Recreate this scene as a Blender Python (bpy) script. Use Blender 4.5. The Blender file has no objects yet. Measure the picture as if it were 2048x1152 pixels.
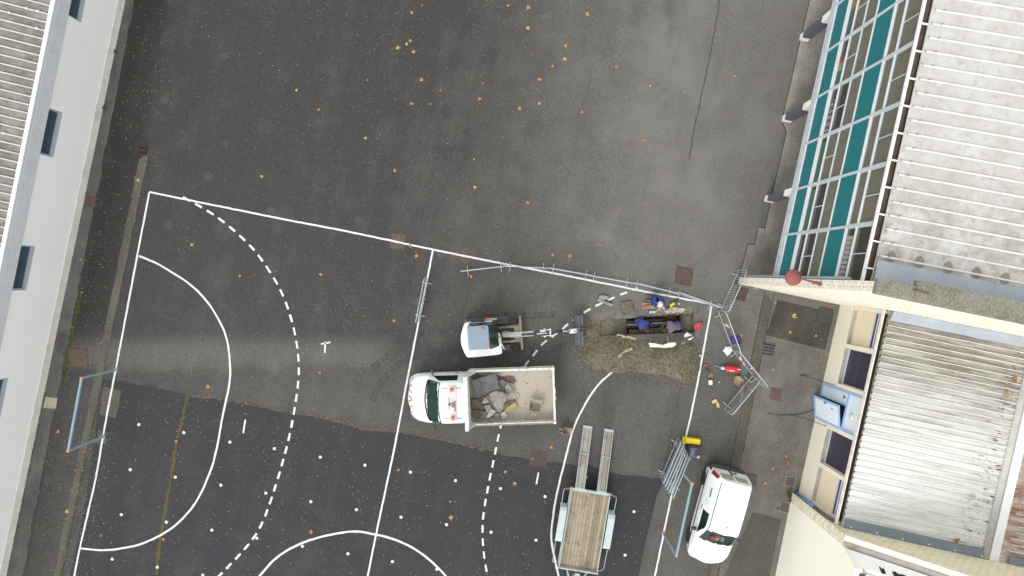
import bpy, bmesh, math, random
from mathutils import Vector, Matrix

random.seed(7)
R = math.radians
PI = math.pi
scene = bpy.context.scene
COL = scene.collection

# ------------------------------------------------------------------ camera, sky, sun, exposure
CAM_H, FOC = 25.6, 1152.0
TILT = -math.atan(34.0 / FOC)
YAW = R(11.6)
cam_data = bpy.data.cameras.new("camera")
cam = bpy.data.objects.new("camera", cam_data)
COL.objects.link(cam)
cam.location = (0, 0, CAM_H)
cam.rotation_euler = (TILT, 0, YAW)
cam_data.sensor_width = 36.0
cam_data.lens = 36.0 * FOC / 2048.0
cam_data.clip_end = 500.0
scene.camera = cam

SUN_EL, SUN_AZ = R(45), R(200)
world = bpy.data.worlds.new("World")
scene.world = world
world.use_nodes = True
wn = world.node_tree
for n in list(wn.nodes):
    wn.nodes.remove(n)
w_out = wn.nodes.new("ShaderNodeOutputWorld")
w_bg = wn.nodes.new("ShaderNodeBackground")
w_sky = wn.nodes.new("ShaderNodeTexSky")
w_sky.sky_type = 'NISHITA'
w_sky.sun_disc = False
w_sky.sun_elevation = SUN_EL
w_sky.sun_rotation = SUN_AZ
w_sky.air_density = 2.5
w_sky.dust_density = 0.2
w_sky.ozone_density = 1.0
w_hs = wn.nodes.new("ShaderNodeHueSaturation")
w_hs.inputs["Saturation"].default_value = 0.07
w_bg.inputs["Strength"].default_value = 0.15
wn.links.new(w_sky.outputs["Color"], w_hs.inputs["Color"])
wn.links.new(w_hs.outputs["Color"], w_bg.inputs["Color"])
wn.links.new(w_bg.outputs["Background"], w_out.inputs["Surface"])

sun_data = bpy.data.lights.new("sun", 'SUN')
sun_data.energy = 0.8
sun_data.angle = R(22)
sun_data.color = (1.0, 0.97, 0.93)
sun = bpy.data.objects.new("sun", sun_data)
COL.objects.link(sun)
sun.location = (0, 0, 40)
sd = Vector((math.sin(SUN_AZ) * math.cos(SUN_EL), math.cos(SUN_AZ) * math.cos(SUN_EL), math.sin(SUN_EL)))
sun.rotation_euler = sd.to_track_quat('Z', 'Y').to_euler()

scene.view_settings.view_transform = 'Standard'
scene.view_settings.look = 'None'
scene.view_settings.gamma = 1.0
scene.view_settings.exposure = 0.86
scene.view_settings.use_curve_mapping = False

# ------------------------------------------------------------------ where a point of the photo stands on the ground (or at height z)
_ct, _st, _cy, _sy = math.cos(TILT), math.sin(TILT), math.cos(YAW), math.sin(YAW)
def at(px, py, z=0.0):
    dx = (px - 1024.0) / FOC
    dy = (576.0 - py) / FOC
    y = dy * _ct + _st
    zz = dy * _st - _ct
    t = (CAM_H - z) / (-zz)
    x, y = dx * t, y * t
    return Vector((x * _cy - y * _sy, x * _sy + y * _cy, z))

# ------------------------------------------------------------------ mesh builder
class MB:
    def __init__(self):
        self.v, self.f, self.m, self.s = [], [], [], []
    def add(self, vs, fs, m=0, smooth=False):
        o = len(self.v)
        self.v += [tuple(p) for p in vs]
        for f in fs:
            self.f.append([i + o for i in f])
            self.m.append(m)
            self.s.append(smooth)
        return self
    def box(self, c, d, m=0, rot=None):
        x, y, z = d[0] / 2, d[1] / 2, d[2] / 2
        vs = [Vector(p) for p in ((-x, -y, -z), (x, -y, -z), (x, y, -z), (-x, y, -z), (-x, -y, z), (x, -y, z), (x, y, z), (-x, y, z))]
        if rot is not None:
            vs = [rot @ p for p in vs]
        c = Vector(c)
        return self.add([p + c for p in vs], [(0, 3, 2, 1), (4, 5, 6, 7), (0, 1, 5, 4), (1, 2, 6, 5), (2, 3, 7, 6), (3, 0, 4, 7)], m)
    def bb(self, x0, x1, y0, y1, z0, z1, m=0):
        return self.box(((x0 + x1) / 2, (y0 + y1) / 2, (z0 + z1) / 2), (abs(x1 - x0), abs(y1 - y0), abs(z1 - z0)), m)
    def prism(self, pts, z0, z1, m=0, top_m=None):
        n = len(pts)
        a = sum(pts[i][0] * pts[(i + 1) % n][1] - pts[(i + 1) % n][0] * pts[i][1] for i in range(n))
        if a < 0:
            pts = pts[::-1]
        zz0 = z0 if isinstance(z0, (list, tuple)) else [z0] * n
        zz1 = z1 if isinstance(z1, (list, tuple)) else [z1] * n
        vs = [(p[0], p[1], zz0[i]) for i, p in enumerate(pts)] + [(p[0], p[1], zz1[i]) for i, p in enumerate(pts)]
        self.add(vs, [list(range(n))[::-1]] + [(i, (i + 1) % n, n + (i + 1) % n, n + i) for i in range(n)], m)
        o = len(self.v) - 2 * n
        self.f.append([o + n + i for i in range(n)])
        self.m.append(m if top_m is None else top_m)
        self.s.append(False)
        return self
    def sheet(self, pts, z=0.0, m=0):
        n = len(pts)
        a = sum(pts[i][0] * pts[(i + 1) % n][1] - pts[(i + 1) % n][0] * pts[i][1] for i in range(n))
        if a < 0:
            pts = pts[::-1]
        return self.add([(p[0], p[1], z) for p in pts], [list(range(n))], m)
    def quad(self, a, b, c, d, m=0):
        return self.add([a, b, c, d], [(0, 1, 2, 3)], m)
    def tube(self, path, r, seg=8, m=0, caps=True, closed=False, flat=None):
        path = [Vector(p) for p in path]
        n = len(path)
        rr = r if isinstance(r, (list, tuple)) else [r] * n
        vs = []
        up = None
        for i in range(n):
            if closed:
                t = (path[(i + 1) % n] - path[i - 1])
            else:
                t = path[min(i + 1, n - 1)] - path[max(i - 1, 0)]
            if t.length < 1e-9:
                t = Vector((0, 0, 1))
            t.normalize()
            if up is None:
                up = Vector((0, 0, 1)) if abs(t.z) < 0.9 else Vector((1, 0, 0))
            a = up - t * up.dot(t)
            if a.length < 1e-5:
                a = Vector((1, 0, 0)) if abs(t.x) < 0.9 else Vector((0, 1, 0))
                a = a - t * a.dot(t)
            a.normalize()
            up = a
            b = t.cross(a)
            for k in range(seg):
                an = 2 * PI * k / seg
                fl = 1.0 if flat is None else flat
                vs.append(path[i] + (a * math.cos(an) * fl + b * math.sin(an)) * rr[i])
        fs = []
        last = n if closed else n - 1
        for i in range(last):
            j = (i + 1) % n
            for k in range(seg):
                k2 = (k + 1) % seg
                fs.append((i * seg + k, i * seg + k2, j * seg + k2, j * seg + k))
        self.add(vs, fs, m, True)
        if caps and not closed:
            o = len(self.v) - len(vs)
            self.f.append([o + k for k in range(seg)][::-1]); self.m.append(m); self.s.append(False)
            self.f.append([o + (n - 1) * seg + k for k in range(seg)]); self.m.append(m); self.s.append(False)
        return self
    def lathe(self, prof, seg=20, m=0, axis='z', c=(0, 0, 0), smooth=True):
        c = Vector(c)
        vs = []
        for (r, h) in prof:
            for k in range(seg):
                an = 2 * PI * k / seg
                x, y = r * math.cos(an), r * math.sin(an)
                p = Vector((x, y, h)) if axis == 'z' else (Vector((y, h, x)) if axis == 'y' else Vector((h, x, y)))
                vs.append(c + p)
        fs = []
        for i in range(len(prof) - 1):
            for k in range(seg):
                k2 = (k + 1) % seg
                fs.append((i * seg + k, i * seg + k2, (i + 1) * seg + k2, (i + 1) * seg + k))
        self.add(vs, fs, m, smooth)
        o = len(self.v) - len(vs)
        n = len(prof)
        if prof[0][0] > 1e-4:
            self.f.append([o + k for k in range(seg)][::-1]); self.m.append(m); self.s.append(False)
        if prof[-1][0] > 1e-4:
            self.f.append([o + (n - 1) * seg + k for k in range(seg)]); self.m.append(m); self.s.append(False)
        return self
    def ball(self, c, r, m=0, seg=12, rings=8):
        rx, ry, rz = r if isinstance(r, (list, tuple)) else (r, r, r)
        vs, fs = [], []
        for i in range(rings + 1):
            th = PI * i / rings
            for k in range(seg):
                an = 2 * PI * k / seg
                vs.append((c[0] + rx * math.sin(th) * math.cos(an), c[1] + ry * math.sin(th) * math.sin(an), c[2] + rz * math.cos(th)))
        for i in range(rings):
            for k in range(seg):
                k2 = (k + 1) % seg
                fs.append((i * seg + k, (i + 1) * seg + k, (i + 1) * seg + k2, i * seg + k2))
        return self.add(vs, fs, m, True)
    def move(self, d):
        d = Vector(d)
        self.v = [tuple(Vector(p) + d) for p in self.v]
        return self
    def xform(self, M):
        self.v = [tuple(M @ Vector(p)) for p in self.v]
        return self
    def build(self, name, mats, parent=None, loc=None, rotz=0.0, bevel=0.0, bseg=2, smooth=None, recalc=True):
        me = bpy.data.meshes.new(name)
        me.from_pydata(self.v, [], self.f)
        if not isinstance(mats, (list, tuple)):
            mats = [mats]
        for mm in mats:
            me.materials.append(mm)
        me.polygons.foreach_set("material_index", [min(i, len(mats) - 1) for i in self.m])
        me.polygons.foreach_set("use_smooth", [bool(s) if smooth is None else smooth for s in self.s])
        if recalc:
            bm = bmesh.new(); bm.from_mesh(me)
            bmesh.ops.remove_doubles(bm, verts=bm.verts, dist=1e-5)
            if recalc != 'weld':
                bmesh.ops.recalc_face_normals(bm, faces=bm.faces)
            bm.to_mesh(me); bm.free()
        me.update()
        o = bpy.data.objects.new(name, me)
        COL.objects.link(o)
        if parent is not None:
            o.parent = parent
        if loc is not None:
            o.location = loc
        if rotz:
            o.rotation_euler = (0, 0, rotz)
        if bevel:
            b = o.modifiers.new("bevel", 'BEVEL')
            b.width = bevel; b.segments = bseg; b.limit_method = 'ANGLE'; b.angle_limit = R(40)
            b.harden_normals = False
        return o

def tag(o, label, cat, group=None):
    o["label"] = label
    o["category"] = cat
    if group:
        o["group"] = group
    return o
def thing(name, label, cat, loc=(0, 0, 0), rotz=0.0, group=None):
    o = bpy.data.objects.new(name, None)
    o.empty_display_size = 0.3
    COL.objects.link(o)
    o.location = loc
    o.rotation_euler = (0, 0, rotz)
    return tag(o, label, cat, group)
def struct(o):
    o["kind"] = "structure"
    return o
def dup(root, loc, rotz, label, group=None):
    r = root.copy(); COL.objects.link(r)
    r.location = loc; r.rotation_euler = (0, 0, rotz) if not isinstance(rotz, tuple) else rotz
    r["label"] = label
    if group:
        r["group"] = group
    for ch in list(root.children):
        c = ch.copy(); COL.objects.link(c); c.parent = r
        for g in list(ch.children):
            d = g.copy(); COL.objects.link(d); d.parent = c
    return r
def centred(mb, z=None):
    """move a builder's points so that their base centre is the origin; returns that centre"""
    xs = [p[0] for p in mb.v]; ys = [p[1] for p in mb.v]; zs = [p[2] for p in mb.v]
    c = Vector(((min(xs) + max(xs)) / 2, (min(ys) + max(ys)) / 2, min(zs) if z is None else z))
    mb.move(-c)
    return c
def solo(mb, name, label, cat, mats, group=None, bevel=0.0, smooth=None):
    c = centred(mb)
    o = mb.build(name, mats, None, c, bevel=bevel, smooth=smooth)
    return tag(o, label, cat, group)
def catmull(pts, step=0.15):
    pts = [Vector(p) for p in pts]
    out = []
    n = len(pts)
    for i in range(n - 1):
        p0, p1, p2, p3 = pts[max(i - 1, 0)], pts[i], pts[i + 1], pts[min(i + 2, n - 1)]
        k = max(1, int((p2 - p1).length / step))
        for j in range(k):
            t = j / k
            out.append(0.5 * ((2 * p1) + (p2 - p0) * t + (2 * p0 - 5 * p1 + 4 * p2 - p3) * t * t + (3 * p1 - p0 - 3 * p2 + p3) * t * t * t))
    out.append(pts[-1])
    return out

# ------------------------------------------------------------------ materials
def lin(c):
    c /= 255.0
    return c / 12.92 if c <= 0.04045 else ((c + 0.055) / 1.055) ** 2.4
ALB = 0.85
def S(r, g, b, k=1.0):
    return (min(1, lin(r) * ALB * k), min(1, lin(g) * ALB * k), min(1, lin(b) * ALB * k), 1.0)

def SW(r, g, b):
    return S(r, g, b, 1.12)

class NT:
    """small helper for wiring one material's nodes"""
    def __init__(self, name):
        self.mat = bpy.data.materials.new(name)
        self.mat.use_nodes = True
        self.t = self.mat.node_tree
        self.b = self.t.nodes["Principled BSDF"]
        self._pos = None
    def new(self, typ, **kw):
        n = self.t.nodes.new(typ)
        for k, v in kw.items():
            setattr(n, k, v)
        return n
    def put(self, sock, val):
        if hasattr(val, "is_linked") or isinstance(val, bpy.types.NodeSocket):
            self.t.links.new(val, sock)
        else:
            sock.default_value = val
    def pos(self, local=False):
        if local:
            return self.new("ShaderNodeTexCoord").outputs["Object"]
        if self._pos is None:
            self._pos = self.new("ShaderNodeNewGeometry").outputs["Position"]
        return self._pos
    def xyz(self, v=None):
        n = self.new("ShaderNodeSeparateXYZ")
        self.t.links.new(v or self.pos(), n.inputs[0])
        return n.outputs
    def comb(self, x, y, z):
        n = self.new("ShaderNodeCombineXYZ")
        self.put(n.inputs[0], x); self.put(n.inputs[1], y); self.put(n.inputs[2], z)
        return n.outputs[0]
    def math(self, op, a, b=0.0, c=0.0, clamp=False):
        n = self.new("ShaderNodeMath", operation=op, use_clamp=clamp)
        self.put(n.inputs[0], a); self.put(n.inputs[1], b); self.put(n.inputs[2], c)
        return n.outputs[0]
    def noise(self, scale, detail=4.0, rough=0.55, v=None, dist=0.0):
        n = self.new("ShaderNodeTexNoise")
        n.inputs["Scale"].default_value = scale
        n.inputs["Detail"].default_value = detail
        n.inputs["Roughness"].default_value = rough
        n.inputs["Distortion"].default_value = dist
        self.t.links.new(v or self.pos(), n.inputs["Vector"])
        return n.outputs["Fac"]
    def scaled(self, sx, sy, sz, v=None):
        n = self.new("ShaderNodeVectorMath", operation='MULTIPLY')
        self.t.links.new(v or self.pos(), n.inputs[0])
        n.inputs[1].default_value = (sx, sy, sz)
        return n.outputs[0]
    def voro(self, scale, v=None, feature='F1', rnd=1.0):
        n = self.new("ShaderNodeTexVoronoi", feature=feature)
        n.inputs["Scale"].default_value = scale
        n.inputs["Randomness"].default_value = rnd
        self.t.links.new(v or self.pos(), n.inputs["Vector"])
        return n
    def ramp(self, f, a, b, lo=0.0, hi=1.0):
        n = self.new("ShaderNodeMapRange", interpolation_type='SMOOTHSTEP')
        self.put(n.inputs[0], f)
        n.inputs[1].default_value = a; n.inputs[2].default_value = b
        n.inputs[3].default_value = lo; n.inputs[4].default_value = hi
        return n.outputs[0]
    def mix(self, f, a, b, blend='MIX'):
        n = self.new("ShaderNodeMix", data_type='RGBA', blend_type=blend)
        self.put(n.inputs[0], f); self.put(n.inputs[6], a); self.put(n.inputs[7], b)
        return n.outputs[2]
    def col(self, c):
        self.put(self.b.inputs["Base Color"], c); return self
    def rough(self, r):
        self.put(self.b.inputs["Roughness"], r); return self
    def metal(self, r):
        self.put(self.b.inputs["Metallic"], r); return self
    def bump(self, h, strength=0.3, dist=0.02):
        n = self.new("ShaderNodeBump")
        n.inputs["Strength"].default_value = strength
        n.inputs["Distance"].default_value = dist
        self.put(n.inputs["Height"], h)
        self.t.links.new(n.outputs[0], self.b.inputs["Normal"])
        return self

_mats = {}
def paint(name, c, rough=0.5, dirt=0.15, scale=3.0, metal=0.0, dirt_col=None, bump=0.0, spec=0.5, local=False):
    """a plain coated or worn surface: base colour, blotchy dirt, a little bump"""
    if name in _mats:
        return _mats[name]
    n = NT(name)
    v = n.pos(local) if local else None
    a = n.noise(scale, 5, 0.6, v)
    f = n.noise(scale * 9, 3, 0.6, v)
    d = dirt_col or (c[0] * 0.45, c[1] * 0.43, c[2] * 0.4, 1)
    k = n.math('MULTIPLY', n.ramp(n.math('ADD', n.math('MULTIPLY', a, 0.65), n.math('MULTIPLY', f, 0.35)), 0.42, 0.72), dirt * 2.0, clamp=True)
    n.col(n.mix(k, c, d)).rough(rough).metal(metal)
    n.b.inputs["Specular IOR Level"].default_value = spec
    if bump:
        n.bump(f, bump, 0.01)
    _mats[name] = n.mat
    return n.mat

def glass(name, c=(0.02, 0.03, 0.03, 1), alpha=0.72, rough=0.04):
    if name in _mats:
        return _mats[name]
    n = NT(name)
    n.col(c).rough(rough)
    n.b.inputs["Alpha"].default_value = alpha
    n.b.inputs["Specular IOR Level"].default_value = 0.6
    _mats[name] = n.mat
    return n.mat

# ------------------------------------------------------------------ the yard: asphalt, patches, strips, channels
def asphalt(name, dark, light, mode, k=.76):
    dark = tuple(q * k for q in dark[:3]) + (1,); light = tuple(q * k for q in light[:3]) + (1,)
    n = NT(name)
    x, y, z = n.xyz()
    xi = n.math('ADD', n.math('MULTIPLY', x, _cy), n.math('MULTIPLY', y, _sy))
    yi = n.math('SUBTRACT', n.math('MULTIPLY', y, _cy), n.math('MULTIPLY', x, _sy))
    big = n.noise(0.16, 5, 0.6)
    mid = n.noise(0.9, 6, 0.62)
    fine = n.noise(14, 3, 0.7)
    streak = n.noise(1.0, 4, 0.6, n.scaled(0.9, 0.12, 1.0))
    if mode == 'yard':
        east = n.ramp(n.math('ADD', x, n.math('MULTIPLY', n.math('SUBTRACT', big, 0.5), 9.0)), -7.0, 8.5)
        north = n.ramp(yi, -6.0, 2.0, 0.42, 1.0)
        f = n.math('MULTIPLY', east, north)
        # dried band across the yard where the runoff used to lie
        band = n.math('MULTIPLY', n.ramp(n.math('ABSOLUTE', n.math('ADD', n.math('ADD', yi, 3.75), n.math('MULTIPLY', n.math('SUBTRACT', mid, 0.5), 0.9))), 0.1, 1.15, 1.0, 0.0), n.ramp(xi, -4.5, -6.5))
        band2 = n.math('MULTIPLY', n.ramp(yi, -3.2, -4.4), n.ramp(xi, -17.5, -9.0, 0.25, 0.55))
        f = n.math('MAXIMUM', f, n.math('MULTIPLY', band, 0.58))
        f = n.math('MAXIMUM', f, n.math('MULTIPLY', band2, 0.5))
        f = n.math('ADD', f, n.math('MULTIPLY', n.math('SUBTRACT', mid, 0.5), 0.5))
        f = n.math('ADD', f, n.math('MULTIPLY', n.math('SUBTRACT', streak, 0.5), 0.42), clamp=True)
    else:
        f = n.math('ADD', n.math('MULTIPLY', mid, 0.55), n.math('MULTIPLY', streak, 0.45))
        f = n.ramp(f, 0.3, 0.75)
    c = n.mix(f, dark, light)
    # aggregate: paler and darker stones in the surface
    vo = n.voro(42)
    cell = n.new("ShaderNodeSeparateColor")
    n.t.links.new(vo.outputs["Color"], cell.inputs[0])
    st = n.ramp(cell.outputs[0], 0.72, 0.98)
    dk = n.ramp(cell.outputs[1], 0.6, 1.0)
    c = n.mix(n.math('MULTIPLY', st, n.math('ADD', n.math('MULTIPLY', f, 0.4), 0.16)), c, (light[0] * 1.7, light[1] * 1.68, light[2] * 1.6, 1))
    c = n.mix(n.math('MULTIPLY', dk, 0.35), c, (dark[0] * 0.5, dark[1] * 0.5, dark[2] * 0.5, 1))
    # old stains: round blots and long seams
    blot = n.voro(0.55)
    bl = n.math('MULTIPLY', n.ramp(n.math('ADD', blot.outputs["Distance"], n.math('MULTIPLY', fine, 0.08)), 0.10, 0.19, 1.0, 0.0), 0.22)
    c = n.mix(bl, c, (light[0] * 0.95, light[1] * 0.97, light[2], 1))
    if mode == 'yard':
        seam = n.math('ABSOLUTE', n.math('SUBTRACT', n.math('MULTIPLY', n.math('FRACT', n.math('DIVIDE', n.math('ADD', x, n.math('MULTIPLY', mid, 0.12)), 3.4)), 3.4), 1.7))
        c = n.mix(n.math('MULTIPLY', n.ramp(seam, 0.015, 0.06, 1.0, 0.0), n.math('MULTIPLY', n.ramp(big, .48, .6), .2)), c, (dark[0] * 0.45, dark[1] * 0.45, dark[2] * 0.42, 1))
    if mode in ('yard', 'patch'):
        # damp, dirty asphalt along the foot of the white building
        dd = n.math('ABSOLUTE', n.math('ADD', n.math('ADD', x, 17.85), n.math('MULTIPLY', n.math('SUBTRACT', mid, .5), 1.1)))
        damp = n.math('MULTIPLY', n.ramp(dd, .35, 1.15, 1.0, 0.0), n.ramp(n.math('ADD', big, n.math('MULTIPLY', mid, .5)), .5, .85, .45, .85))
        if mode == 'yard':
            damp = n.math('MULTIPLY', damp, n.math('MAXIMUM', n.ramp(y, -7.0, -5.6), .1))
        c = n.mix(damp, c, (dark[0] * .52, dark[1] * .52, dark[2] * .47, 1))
    if mode == 'yard':
        worn = n.math('MULTIPLY', n.ramp(n.noise(0.3, 5, .62, None, .4), .36, .72), n.ramp(n.math('ADD', x, n.math('MULTIPLY', mid, 2.0)), .5, 7.0))
        worn = n.math('MULTIPLY', worn, n.ramp(yi, -3.5, .5))
        c = n.mix(n.math('MULTIPLY', worn, .6), c, (light[0] * 1.38, light[1] * 1.4, light[2] * 1.4, 1))
        tyre_ = n.math('MULTIPLY', n.ramp(n.noise(.5, 4, .6, n.scaled(1.0, .22, 1)), .55, .7), n.ramp(x, -2.0, 4.0))
        c = n.mix(n.math('MULTIPLY', tyre_, .3), c, (dark[0] * .9, dark[1] * .9, dark[2] * .88, 1))
    green = n.math('MULTIPLY', n.ramp(n.noise(0.55, 5, 0.65), 0.55, 0.75), 0.2 if mode == 'yard' else .06)
    c = n.mix(green, c, (dark[0] * 0.95, dark[1] * 1.02, dark[2] * 0.72, 1))
    n.col(c)
    n.rough(n.ramp(f, 0.0, 0.8, 0.62, 0.92))
    n.b.inputs["Specular IOR Level"].default_value = 0.35
    n.bump(n.math('ADD', fine, vo.outputs["Distance"]), 0.35, 0.01)
    return n.mat

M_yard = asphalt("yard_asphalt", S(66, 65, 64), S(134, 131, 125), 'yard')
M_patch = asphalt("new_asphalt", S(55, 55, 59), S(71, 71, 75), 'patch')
M_walk = asphalt("walk_concrete", S(112, 110, 103), S(152, 149, 140), 'plain', 1.35)
M_strip = asphalt("strip_concrete", S(78, 77, 76), S(124, 123, 120), 'plain', 1.0)
M_channel = asphalt("channel_concrete", S(74, 71, 63), S(116, 111, 100), 'plain', 1.0)
M_apron = asphalt("apron_asphalt", S(88, 86, 82), S(122, 119, 113), 'plain', 1.12)

TR = [at(1200, 640), at(1387, 624), at(1390, 665), at(1200, 672)]
def with_hole(name, outer, hole, z, mat):
    bm = bmesh.new()
    es = []
    for loop in (outer, hole):
        vs = [bm.verts.new((p[0], p[1], z)) for p in loop]
        for i in range(len(vs)):
            es.append(bm.edges.new((vs[i], vs[(i + 1) % len(vs)])))
    bmesh.ops.triangle_fill(bm, use_beauty=True, use_dissolve=False, edges=es)
    bmesh.ops.recalc_face_normals(bm, faces=bm.faces)
    for f in bm.faces:
        if f.normal.z < 0:
            f.normal_flip()
    me = bpy.data.meshes.new(name)
    bm.to_mesh(me); bm.free()
    me.materials.append(mat)
    o = bpy.data.objects.new(name, me)
    COL.objects.link(o)
    return struct(o)
with_hole("ground", [(-90, -90), (90, -90), (90, 90), (-90, 90)], [(p.x, p.y) for p in TR], 0.0, M_yard)

def wob(a, b, n, amp, rng):
    """points from a to b with a ragged edge"""
    a, b = Vector((a[0], a[1], 0)), Vector((b[0], b[1], 0))
    t = (b - a).normalized(); nn = Vector((-t.y, t.x, 0))
    return [a.lerp(b, i / n) + nn * rng.uniform(-amp, amp) for i in range(n)]
rg = random.Random(3)
def ground_sheet(name, pts, z, mat):
    mb = MB().sheet([(p[0], p[1]) for p in pts], z)
    return struct(mb.build(name, mat))

# newer, bluer asphalt over the south half
edge = [at(p[0], p[1]) for p in ((206, 758), (300, 772), (372, 790), (470, 803), (560, 822), (650, 838), (722, 858), (775, 862), (840, 872), (930, 892), (1040, 917), (1110, 925), (1180, 932), (1240, 948), (1330, 958))]
edge = [e + Vector((0, rg.uniform(-.05, .05), 0)) for e in catmull(edge, 0.3)]
ground_sheet("asphalt", edge + [Vector((8.4, -8.6, 0)), Vector((8.35, -11.0, 0)), Vector((8.55, -24, 0)), Vector((-16.9, -24, 0)), Vector((-16.7, -14, 0))], 0.004, M_patch)
# concrete strip at the foot of the white wall
ground_sheet("pavement", [Vector((-19.3, 16, 0)), Vector((-19.9, -24, 0))] + wob((-18.95, -24), (-18.5, 16), 80, .05, rg), 0.008, M_strip)
# drainage channel along the left court edge
ground_sheet("channel_floor", wob((-16.75, 1.9), (-17.28, -24), 70, .02, rg) + wob((-17.62, -24), (-17.1, 1.9), 70, .02, rg), 0.012, M_channel)
# concrete walk under the classrooms, with its stepped west edge
ground_sheet("pavement", [Vector(p) for p in ((10.5, 22, 0), (10.35, 12.0, 0), (10.32, 8.9, 0), (10.62, 8.4, 0), (10.58, 4.1, 0), (10.3, 4.1, 0), (10.3, 3.3, 0), (10.02, 3.3, 0), (9.92, 1.7, 0), (16, 1.6, 0), (16, 22, 0))], 0.006, M_walk)
M_crack = paint("crack", S(50, 49, 46), 0.95, 0.0)
ck = MB()
ckp = [(10.5, 22, 0), (10.35, 12.0, 0), (10.32, 8.9, 0), (10.62, 8.4, 0), (10.58, 4.1, 0), (10.3, 4.1, 0), (10.3, 3.3, 0), (10.02, 3.3, 0), (9.92, 1.7, 0)]
for a, b in zip(ckp[:-1], ckp[1:]):
    a, b = Vector(a), Vector(b)
    t = (b - a).normalized(); nn = Vector((-t.y, t.x, 0)) * 0.016
    ck.quad(a + nn - t * .01, a - nn - t * .01, b - nn + t * .01, b + nn + t * .01)
ck.v = [(p[0], p[1], .0095) for p in ck.v]
struct(ck.build("pavement_joint", M_crack))
# apron between the yard and the low building
ground_sheet("asphalt", [Vector(p) for p in ((9.98, 1.4, 0), (10.7, -1.0, 0), (11.2, -4.0, 0), (11.9, -11.5, 0), (12.0, -24, 0), (15, -24, 0), (15, 1.4, 0))], 0.003, M_apron)
ground_sheet("channel_floor", wob((11.18, 1.35), (11.55, -24), 70, .02, rg) + wob((12.02, -24), (11.62, 1.35), 70, .02, rg), 0.008, M_channel)
ground_sheet("asphalt", [at(*p) for p in ((1555, 600), (1668, 625), (1650, 700), (1532, 670))], 0.007, asphalt("dark_patch", S(60, 58, 54), S(100, 95, 86), 'plain', .85))
ground_sheet("asphalt", [at(*p) for p in ((1505, 1025), (1562, 1038), (1535, 1170), (1440, 1170))], 0.0075, asphalt("south_patch", S(84, 80, 75), S(104, 99, 92), 'plain', .85))
ground_sheet("pavement", [at(*p) for p in ((1599, 981), (1588, 990), (1585, 1002), (1545, 1175), (1560, 1175))], 0.011, M_strip)
# rough small repairs in the asphalt
M_beige = asphalt("repair_beige", S(92, 86, 74), S(118, 109, 94), 'plain')
M_red = asphalt("repair_red", S(82, 70, 64), S(104, 90, 82), 'plain')
def px_poly(pts, jag=0.0, n=6):
    out = []
    P4 = [at(*p) for p in pts]
    for a, b in zip(P4, P4[1:] + P4[:1]):
        out += wob(a, b, n, jag, rg)
    return out
ground_sheet("asphalt", px_poly(((784, 467), (812, 471), (808, 500), (779, 495)), .05), 0.004, M_beige)
ground_sheet("asphalt", px_poly(((924, 494), (954, 499), (950, 530), (920, 524)), .05), 0.004, M_beige)
ground_sheet("asphalt", px_poly(((1064, 900), (1096, 905), (1094, 937), (1058, 932)), .04), 0.008, M_red)
ground_sheet("asphalt", px_poly(((1474, 572), (1497, 576), (1490, 602), (1466, 598)), .03), 0.0085, M_red)
ground_sheet("asphalt", px_poly(((206, 772), (243, 781), (232, 836), (200, 830)), .03), 0.0085, M_channel)
ground_sheet("asphalt", px_poly(((1318, 1052), (1342, 1048), (1346, 1078), (1322, 1084)), .06, 8), 0.0085, M_beige)
ground_sheet("asphalt", px_poly(((1328, 990), (1352, 988), (1352, 1030), (1322, 1032)), .06, 8), 0.0085, M_channel)
ground_sheet("asphalt", px_poly(((216, 725), (240, 728), (240, 752), (214, 748)), .08, 8), 0.0085, M_channel)
ground_sheet("asphalt", px_poly(((196, 862), (214, 862), (212, 890), (192, 886)), .08, 8), 0.0085, M_channel)

# mossy joints, a long ochre crack
M_moss = paint("moss", S(92, 84, 44), 0.95, 0.35, 6.0, dirt_col=S(78, 60, 40))
M_green = paint("green_moss", S(72, 82, 40), 0.95, 0.5, 5.0)
def ribbon(pts, w, z, step=0.12, jit=0.0, wj=0.0, seed=1, end=True):
    r_ = random.Random(seed)
    p = catmull([(q[0], q[1], 0) for q in pts], step)
    L_, R_ = [], []
    for i, c in enumerate(p):
        t = (p[min(i + 1, len(p) - 1)] - p[max(i - 1, 0)]).normalized()
        nn = Vector((-t.y, t.x, 0))
        c = c + nn * r_.uniform(-jit, jit)
        ww = w * 0.5 * (1 + r_.uniform(-wj, wj))
        L_.append(c + nn * ww); R_.append(c - nn * ww)
    mb = MB()
    n = len(p)
    mb.add([(q.x, q.y, z) for q in L_] + [(q.x, q.y, z) for q in R_], [(i + n, i + n + 1, i + 1, i) for i in range(n - 1)])
    return mb
mb = ribbon([at(*p) for p in ((375, 792), (366, 832), (352, 890), (346, 935), (334, 1000), (325, 1055), (316, 1110), (312, 1150))], .12, .009, .08, .035, .6, 5)
struct(mb.build("ground_moss", M_moss))
mb = ribbon([at(*p) for p in ((372, 789), (470, 801), (560, 820), (650, 836), (722, 856), (775, 861), (840, 870), (930, 890), (1010, 908))], .1, .0095, .08, .05, .8, 8)
struct(mb.build("ground_moss", paint("edge_silt", S(98, 92, 74), 0.95, 0.5, 4)))
mb = ribbon([(-19.62, -18), (-19.42, -9.5)], .1, .0125, .05, .05, .9, 2)
struct(mb.build("ground_moss", M_green))
mb = ribbon([(-17.02, -9.8), (-17.32, -24)], .06, .0135, .05, .03, .9, 4)
struct(mb.build("ground_moss", M_green))
mb = ribbon([(-18.58, -4.8), (-18.66, -8.6)], .16, .0135, .05, .05, .8, 6)
struct(mb.build("ground_moss", M_green))
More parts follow.
